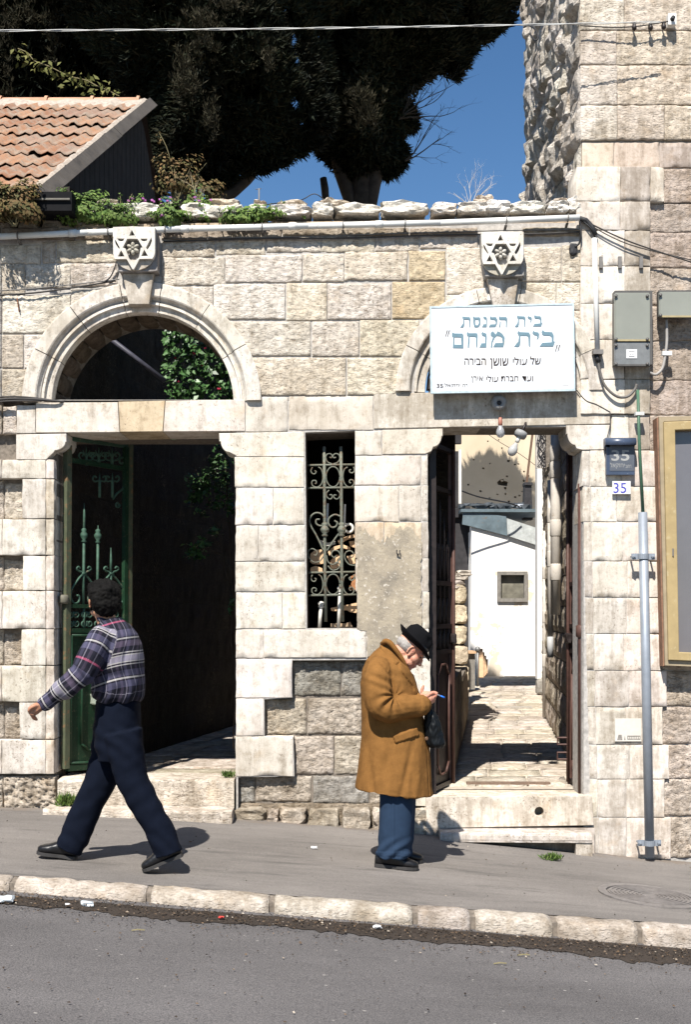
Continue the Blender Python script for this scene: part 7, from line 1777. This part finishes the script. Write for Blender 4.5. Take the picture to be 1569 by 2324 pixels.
# ================================================================ VEGETATION
rs = np.random.RandomState(5)
def bigmesh(name, V, F4, mat, parent=None, base=(0,0,0), tri=False):
    off=np.array(org_of(parent) if parent is not None else Vector(base)); V=(V-off).astype(np.float32)
    me=bpy.data.meshes.new(name); k=F4.shape[1]; me.vertices.add(len(V)); me.vertices.foreach_set('co',V.ravel())
    me.loops.add(F4.size); me.loops.foreach_set('vertex_index',F4.ravel().astype(np.int32)); me.polygons.add(len(F4))
    me.polygons.foreach_set('loop_start',np.arange(0,F4.size,k,dtype=np.int32)); me.polygons.foreach_set('loop_total',np.full(len(F4),k,dtype=np.int32))
    me.update(calc_edges=True); me.materials.append(mat); o=link(name,me,None,parent)
    if parent is None: o.location=Vector(base)
    return o
def foliage(name, cols, trans=0.25, rough=0.7, big=0.8, lo=0.55, hi=1.35):
    m,nt,b=newmat(name); g0=nt.nodes.new('ShaderNodeNewGeometry')
    r=ramp(nt,g0.outputs['Random Per Island'],[(i/(len(cols)-1),c) for i,c in enumerate(cols)])
    n1=tex(nt,big,4,0.6,g0.outputs['Position']); c=mixc(nt,1.0,r.outputs[0],ramp(nt,n1.outputs[0],[(0.35,(lo,)*3),(0.68,(hi,)*3)]).outputs[0],'MULTIPLY')
    L(nt,c,b.inputs['Base Color']); b.inputs['Roughness'].default_value=rough; b.inputs['Specular IOR Level'].default_value=0.15
    return m
def sprays(C, D, n, ln, wd, spread):
    """n pointed blades at each centre C, leaning along D"""
    N_=len(C); c=np.repeat(C,n,0); d=np.repeat(D,n,0)+rs.normal(0,spread,(N_*n,3)); d/=np.linalg.norm(d,axis=1)[:,None]
    l=ln*rs.uniform(0.5,1.2,(N_*n,1)); w=wd*rs.uniform(0.6,1.3,(N_*n,1)); s=np.cross(d,rs.normal(0,1,(N_*n,3))); s/=np.linalg.norm(s,axis=1)[:,None]+1e-9
    st=c+rs.normal(0,0.25,(N_*n,3))*ln*0.5
    V=np.stack([st, st+d*l*0.45+s*w, st+d*l, st+d*l*0.45-s*w],1).reshape(-1,3)
    return V, np.arange(len(V)).reshape(-1,4)
def polymask(px,py,poly):
    c=np.zeros(len(px),bool); j=len(poly)-1
    for i in range(len(poly)):
        xi,yi=poly[i]; xj,yj=poly[j]
        k=((yi>py)!=(yj>py))&(px<(xj-xi)*(py-yi)/(yj-yi+1e-9)+xi); c^=k; j=i
    return c
def polydist(px,py,poly):
    m=np.full(len(px),1e9); j=len(poly)-1
    for i in range(len(poly)):
        ax,ay=poly[j]; bx,by=poly[i]; dx,dy=bx-ax,by-ay; t=np.clip(((px-ax)*dx+(py-ay)*dy)/(dx*dx+dy*dy+1e-9),0,1)
        m=np.minimum(m,np.hypot(px-ax-dx*t,py-ay-dy*t)); j=i
    return m
GAPS=[(645,42,17),(668,100,19),(676,140,17),(722,88,14),(664,240,16),(686,284,15),(176,170,16),(190,228,16),(355,28,12)]
def crown(name, poly, y0, depth, nclump, parent, mat, holes=(), ln=0.30, wd=0.014, blades=14, over=0.0, lumps=40, thresh=0.0):
    xs=[p[0] for p in poly]; ys=[p[1] for p in poly]; X=[];need=nclump; ctr=[]
    pts=np.zeros((0,3))
    K=rs.uniform(0,1,(lumps,3)); 
    while len(pts)<nclump:
        px=rs.uniform(min(xs),max(xs),nclump); py=rs.uniform(min(ys),max(ys),nclump); k=polymask(px,py,poly)
        dd=polydist(px,py,poly)
        px,py,dd=px[k],py[k],dd[k]; s=FPX/(DIST+y0); half=depth*np.clip(dd/(0.85*s),0.03,1)
        t=rs.uniform(-1,1,len(px)); t=np.sign(t)*np.abs(t)**0.6; y=y0+t*half
        # ragged clumping
        u=np.sin(px*0.045+3*np.sin(py*0.03)+y*2.1)+np.sin(py*0.06+2*np.sin(px*0.02)+y*1.3); keep=(u>thresh-1.2+1.2*(dd<14)*rs.uniform(0,1,len(px)))
        px,py,y=px[keep],py[keep],y[keep]
        if over: y=y-over*np.clip((60-py)/500,0,1)*rs.uniform(0,1,len(py))  # crown top pushed forward above the view, shaped to shade the foliage below
        s2=FPX/(DIST+y0)                     # real outline at the tree's own distance
        Xw=(px-CX)/s2; Zw=EYE+(HY-py)/s2
        pa=CX+Xw*FPX/(DIST+y); qa=HY-(Zw-EYE)*FPX/(DIST+y); kk=np.ones(len(pa),bool)
        for hx,hy,hr in GAPS: kk&=np.hypot((pa-hx)/hr,(qa-hy)/(hr*1.5))>1
        pts=np.concatenate([pts,np.stack([Xw,y,Zw],1)[kk]])
    pts=pts[:nclump]; c0=pts.mean(0); D=pts-c0; D/=np.linalg.norm(D,axis=1)[:,None]+1e-9; D=D*0.6+np.array([0,-0.15,0.55])
    V,F=sprays(pts,D,blades,ln,wd,0.45); return bigmesh(name,V,F,mat,parent)
m_cyp=foliage('cypress_foliage',[(0.006,0.010,0.006),(0.011,0.016,0.008),(0.018,0.020,0.010),(0.032,0.028,0.014)],lo=0.4,hi=1.5)
m_bark=simple('dark_bark',(0.045,0.036,0.028),0.95,var=0.4,scale=8,bumps=0.8,bscale=25)
def trunk(name,pts,rad,parent,mat=m_bark):
    V,F=tubemesh(crv(pts,5),[rad[0]+(rad[-1]-rad[0])*i/((len(pts)-1)*5) for i in range((len(pts)-1)*5+1)],10); 
    V=[v+Vector((0.04*nz(v.x*4,v.y*4,v.z*2),0.04*nz(v.x*4,v.z*2,v.y*4),0)) for v in V]; return mk(name,V,F,mat,parent,True)
def twigs(parent,root,dirs,n,ln,r,seed,mat,gen=3):
    random.seed(seed); 
    def grow(p,d,l,r,g,mb):
        q=[p]; dd=d.copy()
        for i in range(4): dd=(dd+Vector((random.uniform(-.2,.2),random.uniform(-.15,.15),random.uniform(-.15,.2)))).normalized(); q.append(q[-1]+dd*l/4)
        mb.tube(q,[r,r*0.35],5,False)
        if g:
            for k in range(random.randint(2,4)):
                i=random.randint(1,4); nd=(dd+Vector((random.uniform(-.8,.8),random.uniform(-.5,.5),random.uniform(-.5,.7)))).normalized(); grow(q[i],nd,l*random.uniform(.4,.65),r*0.45,g-1,mb)
    for d in dirs:
        mb=MB(); grow(Vector(root),Vector(d).normalized(),ln*random.uniform(.8,1.2),r,gen,mb); mb.go('bare_twig',mat,parent)
# tree B (centre)
tb_=thing('cypress_tree',(0.27,9,0.3),'tall dark cypress with a thick upright trunk in the middle behind the wall','tree')
trunk('trunk',[(0.24,9,0.2),(0.26,9,3),(0.22,9,6.5),(0.3,9,9.5),(0.2,9,13)],[0.29,0.12],tb_)
trunk('limb',[(-0.10,8.8,5.4),(-0.16,8.8,6.9),(-0.35,8.9,8.2)],[0.07,0.05],tb_)
trunk('limb',[(0.2,9,6.6),(0.5,8.9,8.6),(0.9,8.8,10.4)],[0.14,0.05],tb_)
trunk('limb',[(0.2,9,7.6),(-0.3,8.9,9.0),(-0.7,8.8,10.8)],[0.12,0.05],tb_)
pb_=[(728,345),(742,368),(765,378),(785,398),(815,415),(870,398),(895,395),(912,378),(922,345),(905,322),(938,305),(942,268),(925,240),(962,190),(1005,176),(1030,184),(1052,162),(1060,128),(1098,100),(1132,72),(1166,44),(1200,20),(1260,-80),(1240,-150),(900,-150),(620,-150),(640,-100),(690,150),(700,300)]
pb_=[(x,max(y,-75)) for x,y in pb_]
crown('crown',pb_,9.0,1.5,19000,tb_,m_cyp,holes=[(672,60,16),(690,130,12),(655,150,10),(700,190,10)],ln=0.15,over=2.6,wd=0.014)
crown('crown',[(640,-110),(1060,-110),(1080,-20),(1000,30),(700,40)],7.6,1.3,2600,tb_,m_cyp,ln=0.18,over=2.0,wd=0.017)  # extra canopy added above the view to shade the crown below
twigs(tb_,P(905,270,8.6),[(1,-.1,.5),(1,0,.75),(.8,0,.9),(1,.1,.3)],4,0.62,0.014,3,m_bark)
twigs(tb_,P(920,365,8.6),[(1,-.1,.9),(1,0,.5)],2,0.75,0.014,8,m_bark)
twigs(tb_,P(700,262,7.6),[(-.6,-.5,.2),(.6,-.5,-.2),(.1,-.5,.5)],3,0.3,0.006,5,simple('grey_dead_twig',(0.20,0.17,0.12),0.9))
# tree A (left, leaning)
ta=thing('cypress_tree',(-1.9,7.5,0.3),'broad dark cypress with a slanting limb, left of the upright trunk','tree')
trunk('trunk',[(-2.6,7.5,0.2),(-2.5,7.5,3.5),(-2.3,7.5,6.2),(-2.2,7.5,9.5)],[0.24,0.12],ta)
trunk('limb',[P(455,480,7.5),P(500,450,7.5),P(540,425,7.5),P(570,385,7.5),P(600,300,7.5)],[0.11,0.07],ta)
pa_=[(345,250),(350,330),(372,410),(430,425),(486,425),(520,412),(545,392),(600,384),(640,370),(662,358),(695,338),(722,332),(742,325),(752,250),(740,60),(760,-150),(500,-150),(120,-150),(60,-100),(200,100),(280,200)]
crown('crown',pa_,7.4,1.4,21000,ta,m_cyp,holes=[(672,60,13),(690,130,12),(655,150,11),(665,200,9),(640,215,8)],ln=0.14,over=2.4,wd=0.013)
# tree C (far left behind the roof)
tc_=thing('cypress_tree',(-4.5,9.5,0.3),'dark cypress filling the upper left corner behind the tiled roof','tree')
trunk('trunk',[(-4.4,9.5,0.2),(-4.4,9.5,5),(-4.3,9.5,10)],[0.26,0.12],tc_)
crown('crown',[(-200,520),(-200,-150),(100,-150),(420,-150),(470,-100),(430,250),(380,420),(300,470),(100,480)],9.6,1.5,13000,tc_,m_cyp,holes=[(175,195,12),(290,150,8),(160,235,9),(360,120,5),(235,220,6)],ln=0.24,over=3.0,wd=0.018)
td=thing('cypress_tree',(-2.3,12.5,0.3),'dark distant cypress closing the gaps between the nearer trees','tree')
trunk('trunk',[(-2.3,12.5,0.2),(-2.3,12.5,6),(-2.2,12.5,12)],[0.3,0.12],td)
crown('crown',[(300,420),(150,350),(100,-200),(400,-140),(640,-150),(635,50),(610,260),(590,330),(470,320)],12.5,1.5,8000,td,m_cyp,ln=0.32,wd=0.030,over=2.5)
trunk('trunk',[(5.9,21.6,0.3),(5.8,21.6,5),(4.2,21.6,9)],[0.12,0.06],olv)
a=rs.normal(0,1,(2600,3)); a/=np.linalg.norm(a,axis=1)[:,None]; C_=np.array([3.2,21.6,9.7])+a*(rs.uniform(0.3,1,(2600,1))**0.5)*np.array([1.5,1.1,2.0])
V,F=sprays(C_,a,8,0.25,0.04,0.5); bigmesh('crown',V,F,m_cyp,olv)
# paler brown sprays on the near side of the cypresses, sunlight put into their colour
m_litspray=foliage('lit_sprays',[(0.028,0.025,0.014),(0.045,0.038,0.022),(0.020,0.021,0.010)],lo=0.6,hi=1.3)
def patch(px,py,y,w,h,n,parent,mat,ln=0.09,wd=0.006,blades=12,d=(0,-0.5,0.7)):
    s=FPX/(DIST+y); C=np.stack([(px-CX)/s+rs.normal(0,w/s/2,n), y+rs.normal(0,0.08,n), EYE+(HY-py)/s+rs.normal(0,h/s/2,n)],1)
    V,F=sprays(C,np.tile(np.array(d),(n,1)),blades,ln,wd,0.5); o=bigmesh('leaf_spray',V,F,mat,parent); o['kind']='stuff'; return o
for px,py,w,h,n,par,y in [(20,60,36,60,60,tc_,7.9),(60,30,60,26,50,tc_,7.9),(122,70,18,60,45,tc_,7.8),(15,150,16,60,30,tc_,7.9),(450,45,40,18,40,ta,5.6),(418,155,26,60,60,ta,5.8),(425,205,34,24,55,ta,5.8),(470,100,30,36,45,ta,5.8),(475,265,18,46,40,ta,5.7),(515,20,40,14,30,ta,5.7),(610,130,14,40,24,ta,5.8),(826,236,42,44,90,tb_,7.2),(840,270,20,20,30,tb_,7.2)]:
    patch(px,py,y,w,h,n,par,m_litspray)
# ---------------- climbers
def leaves(name,C,Nn,size,mat,parent,asp=0.55,droop=0.3):
    n=len(C); Nn=Nn/np.linalg.norm(Nn,axis=1)[:,None]; up=np.cross(Nn,rs.normal(0,1,(n,3))); up/=np.linalg.norm(up,axis=1)[:,None]; s=np.cross(Nn,up)
    l=size*rs.uniform(0.6,1.3,(n,1)); V=np.stack([C-up*l*0.5, C+s*l*asp*0.5+Nn*l*0.10, C+up*l*0.5-Nn*l*droop*0.3, C-s*l*asp*0.5+Nn*l*0.10],1).reshape(-1,3)
    return bigmesh(name,V,np.arange(len(V)).reshape(-1,4),mat,parent)
m_ivy=foliage('ivy_leaf',[(0.022,0.055,0.018),(0.035,0.085,0.025),(0.055,0.13,0.035),(0.09,0.17,0.06)],big=2,lo=0.6,hi=1.25); bpy.data.materials['ivy_leaf'].node_tree.nodes['Principled BSDF'].inputs['Roughness'].default_value=0.4
bpy.data.materials['ivy_leaf'].node_tree.nodes['Principled BSDF'].inputs['Specular IOR Level'].default_value=0.4
iv=thing('ivy',(-1.5,3.4,0.3),'glossy green ivy curtain with red blossoms hanging in the left arch','ivy')
def ivy_cloud(poly,y,n,size=0.075,dy=0.16):
    xs=[p[0] for p in poly]; ys=[p[1] for p in poly]; px=rs.uniform(min(xs),max(xs),n*3); py=rs.uniform(min(ys),max(ys),n*3); k=polymask(px,py,poly)
    u=np.sin(px*0.13+2*np.sin(py*0.09))+np.sin(py*0.15+1.5*np.sin(px*0.1)); k&=(u>-1.0); px,py=px[k][:n],py[k][:n]; yy=y+rs.normal(0,dy,len(px))+0.1*u[k][:n]*-1
    s=FPX/(DIST+y); return np.stack([(px-CX)/s,yy,EYE+(HY-py)/s],1)
C1=ivy_cloud([(376,690),(450,690),(540,760),(560,960),(480,975),(388,960),(374,850)],1.75,2400,dy=0.10)
leaves('foliage',C1,rs.normal(0,0.6,(len(C1),3))+np.array([-0.3,-0.9,0.6]),0.062,m_ivy,iv)
trunk('stem',[(-0.86,1.9,0.3),(-0.88,1.9,2.2),(-0.95,1.88,3.2),(-1.2,1.8,4.2)],[0.02,0.01],iv)
random.seed(2)
for k in range(9): 
    p=P(random.uniform(395,500),random.uniform(745,890),1.60); blob('blossom',tuple(p),(0.010,0.010,0.010),bpy.data.materials.get('red_blossom') or simple('red_blossom',(0.30,0.01,0.04),0.6),iv,amp=0.4,sub=1)
iv2=thing('climbing_plant',(-1.1,2.6,0.3),'sparse leafy climber trailing beside the right jamb of the left gateway','climbing plant')
cc=[]
for px,py,w,h,n in [(500,1050,26,20,90),(520,1150,10,30,40),(455,1105,22,26,140),(480,1075,20,16,60),(436,1130,12,14,40),(505,1110,12,30,70),(490,1145,16,12,40),(455,1160,12,10,25),(446,1255,22,16,80),(462,1235,14,12,40),(488,1205,12,12,28),(392,996,10,6,22),(512,1085,8,20,30),(526,1375,6,16,24),(430,1085,6,10,12),(500,1010,14,8,14)]:
    s=FPX/(DIST+1.9); cc.append(np.stack([(px-CX)/s+rs.normal(0,w/s/2,n),1.9+rs.normal(0,0.08,n),EYE+(HY-py)/s+rs.normal(0,h/s/2,n)],1))
cc=np.concatenate(cc); leaves('foliage',cc,rs.normal(0,0.6,(len(cc),3))+np.array([-0.3,-0.8,0.7]),0.055,m_ivy,iv2)
for q in ([P(530,1700,1.9),P(524,1400,1.9),P(500,1240,1.9),P(470,1120,1.9),P(440,1060,1.9)],[P(524,1400,1.9),P(518,1180,1.9),P(510,1050,1.9),P(500,990,1.9)],[P(505,1260,1.9),P(460,1245,1.9),P(440,1262,1.9)]): trunk('stem',q,[0.008,0.004],iv2)
# dark pipe slanting inside the left arch
sb=thing('slanting_pipe',P(300,800,1.2),'faint dark pipe slanting down inside the left arch','pipe')
MB().tube([P(232,755,1.2),P(375,865,1.3)],0.022,8).go('tube',simple('dull_blue_iron',(0.055,0.055,0.075),0.5,var=0.3),sb,True)
# ---------------- plants on the wall top
m_bush=foliage('wall_shrub_leaf',[(0.06,0.11,0.025),(0.10,0.17,0.035),(0.16,0.22,0.06),(0.07,0.12,0.04)],big=4,lo=0.65,hi=1.25)
m_bushd=foliage('dry_shrub_leaf',[(0.07,0.07,0.025),(0.12,0.09,0.035),(0.17,0.10,0.045),(0.06,0.08,0.03)],big=4,lo=0.6,hi=1.25)
m_pink=simple('pink_petal',(0.34,0.10,0.30),0.7,var=0.2)
m_stem=simple('pale_stem',(0.20,0.17,0.09),0.9)
def bush(px,py,w,h,n,label,y=0.18,mat=m_bush,cat='shrub',size=0.034,flowers=0,tall=()):
    w*=1.28; h*=1.22; n=int(n*1.6)
    s=FPX/(DIST+y); t=thing('wall_shrub' if cat=='shrub' else 'weed',P(px,py+h*0.5,y),label,cat)
    a=rs.normal(0,1,(n,3)); a/=np.linalg.norm(a,axis=1)[:,None]; r=rs.uniform(0.35,1.0,(n,1))**0.6; lump=1+0.25*np.sin(a[:,:1]*5+px)+0.2*np.sin(a[:,2:]*7+px)
    C=np.array([(px-CX)/s,y,EYE+(HY-py)/s])+a*r*lump*np.array([w/s/2,0.12,h/s/2]); leaves('foliage',C,a+np.array([-.1,-.4,.6])*0.8,size,mat,t,asp=0.6)
    base=P(px,py+h*0.5,y)
    mb=MB()
    for k in range(7): e=Vector(C[rs.randint(n)]); mb.tube([base+Vector((rs.uniform(-.02,.02),0,0)),(base+e)/2+Vector((0,0,.01)),e],[0.004,0.002],4)
    mb.go('stem',m_stem,t)
    for k in range(flowers):
        e=Vector(C[rs.randint(n)])+Vector((0,-0.04,0.03)); blob('flower',tuple(e),(0.011,0.008,0.010),m_pink,t,amp=0.3,sub=1)
    for (tx,ty) in tall:
        q=[base,P((px+tx)/2+3,(py+ty)/2,y),P(tx,ty,y)]; V,F=tubemesh(crv(q,4),[0.003+0*i for i in range(9)],4); mk('stem',V,F,m_stem,t)
        E=np.array([P(tx+rs.uniform(-5,5),ty+rs.uniform(-2,26),y) for _ in range(12)]); leaves('foliage',E,rs.normal(0,1,(12,3))+np.array([0,-.5,.3]),0.028,mat,t)
    return t
bush(30,458,100,92,1500,'large brown and green shrub at the far left under the tiled eave',-0.24,m_bushd)
bush(180,474,92,72,1300,'largest bright green bush, right under the barge board foot',0.0)
bush(268,490,66,52,650,'rounded green bush next to the pale stone, second from the roof corner',-0.01,tall=((272,440),(262,455),(300,440)))
bush(322,470,44,30,260,'low bush sprinkled with pink flowers above the first star keystone',0.1,flowers=10)
bush(385,490,76,48,800,'wide green bush with pink flowers right of the first star keystone',-0.01,flowers=12)
bush(452,478,60,50,520,'loose bush with dry stems and a few pink flowers at mid wall',0.1,mat=m_bush,flowers=6,tall=((440,430),(455,420),(428,445)))
bush(545,492,70,36,520,'low spreading bush with lobed leaves before the bare stones begin',-0.01)
bush(600,486,60,26,300,'trailing green plant at the right end of the row of bushes',0.0,tall=((640,455),(690,470),(615,462)))
bush(400,400,90,90,500,'brownish straggly shrub standing behind the wall under the trees',1.6,mat=m_bushd,tall=((360,300),(385,360),(430,370),(452,400)))
bush(470,432,70,46,300,'yellowing leafy shrub behind the wall beside the slanting limb',1.4,mat=m_bushd)
# flowering twig over the roof and hanging vine from the left
vn=thing('hanging_vine',P(100,150,5.0),'thin vine with curled pale leaves hanging before the dark trees','vine')
vp=[P(a,b,5.0) for a,b in [(40,110),(62,120),(78,138),(110,150),(140,165),(165,175),(195,182),(220,195),(245,205),(270,218)]]
V,F=tubemesh(crv(vp,4),0.006,5); mk('stem',V,F,m_stem,vn)
E=np.array([vp[rs.randint(10)]+Vector((rs.normal(0,.06),rs.normal(0,.05),rs.normal(-.05,.05))) for _ in range(130)]); leaves('foliage',E,rs.normal(0,.6,(130,3))+np.array([0,-.8,.4]),0.085,foliage('pale_vine_leaf',[(0.10,0.11,0.03),(0.17,0.16,0.05)]),vn,asp=0.45)
tw=thing('dead_bush',P(1068,462,0.25),'pale leafless bush on the wall top against the blue sky','dead bush')
twigs(tw,P(1068,470,0.25),[(-.4,0,1),(-.15,0,1),(.25,0,1),(.6,0,.9),(.8,0,.55),(-.7,0,.7)],6,0.20,0.0035,14,simple('bleached_twig',(0.42,0.40,0.38),0.9),gen=3)
tn=thing('dead_bush',P(455,470,0.2),'pale bare twigs rising among the bushes left of the sky gap','dead bush')
twigs(tn,P(452,480,0.2),[(-.4,0,1),(-.1,0,1),(.35,0,1)],3,0.20,0.004,17,simple('straw_twig',(0.36,0.29,0.19),0.9),gen=2)
cable('barbed_wire',[P(575,470,0.3),P(620,462,0.3),P(680,455,0.3),P(715,440,0.3),P(745,462,0.3)],0.004,m_cabd,'thin barbed wire curling above the wall in the sky gap',cat='wire')
an=thing('roof_aerial',P(588,470,3.0),'thin grey aerial pole in the sky gap behind the wall','aerial')
MB().tube([P(588,500,3.0),P(588,428,3.0)],0.008,6).go('mast',m_cabg,an,True); MB().tube([P(580,430,3.0),P(593,428,3.0)],0.004,5).go('cross_rod',m_cabg,an,True)
# weeds and litter at street level
def weed(px,py,y,w,n,label,h=0.06,zz=None):
    x=XX(px,y); z=zz if zz is not None else (gz(x,y) if y<0 else 0.37); t=thing('weed',(x,y,z),label,'weed'); C=np.array([[x,y,z]])+rs.normal(0,1,(n,3))*np.array([w,w*0.5,0.001])+np.array([0,0,0.01])
    V,F=sprays(C,np.tile(np.array([0,-.2,1.0]),(n,1)),4,h,0.006,0.5); bigmesh('foliage',V,F,m_bush,t)
weed(155,1808,-0.06,0.04,70,'green weed growing on the lower step at the left gateway',0.08,0.185)
weed(1252,1938,-0.55,0.035,50,'small green tuft on the pavement before the brown gates',0.045)
weed(515,1757,0.1,0.03,26,'tiny weed on the left threshold by the right jamb',0.05)
m_pap=simple('white_litter',(0.66,0.66,0.66),0.6,var=0.05); m_cell=simple('crumpled_plastic',(0.50,0.54,0.56),0.15,var=0.3,spec=0.6)
def litter(px,y,r,mat,label,road=False,cat='litter'):
    s=FPX/(DIST+y); x=(px-CX)/s; z=(groad if road else gz)(x,y)+0.012+(0.012 if road else 0); o=blob('litter',(x,y,z),(r,r*0.7,r*0.35),mat,None,amp=0.6,sub=2,base=(x,y,z),fr=2.6); setp(o,label,cat,'litter along the kerb' if road else None)
litter(197,-2.55,0.035,m_cell,'crumpled clear plastic in the gutter below the first kerb stone',True); litter(10,-2.6,0.05,m_cell,'crumpled clear plastic at the far left edge of the gutter',True); litter(153,-2.6,0.012,m_pap,'small white scrap left of the crumpled plastic',True) 
litter(502,-2.6,0.016,simple('red_scrap',(0.5,0.05,0.04),0.5),'small red and white wrapper in the gutter',True); litter(857,-2.52,0.024,m_pap,'white paper scrap in the gutter at mid street',True)
litter(713,-0.90,0.020,m_pap,'crumpled white tissue on the pavement between the two men'); litter(432,-1.0,0.010,simple('brown_leaf',(0.10,0.05,0.03),0.8),'small dark brown leaf on the pavement right of the striding man')
for k,(px,y,lb) in enumerate([(312,-2.95,'short twig on the road below the striding man'),(1135,-3.0,'pale straw on the road below the elderly man'),(1188,-2.80,'brown pod in the gutter dirt at the right')]):
    s=FPX/(DIST+y); x=(px-CX)/s; z=groad(x,y)+0.008; o=MB().tube([(x-.03,y,z),(x,y-.004,z+.006),(x+.035,y+.006,z)],0.0035,5).go('twig',m_stem,None,base=(x,y,z)); setp(o,lb,'twig')
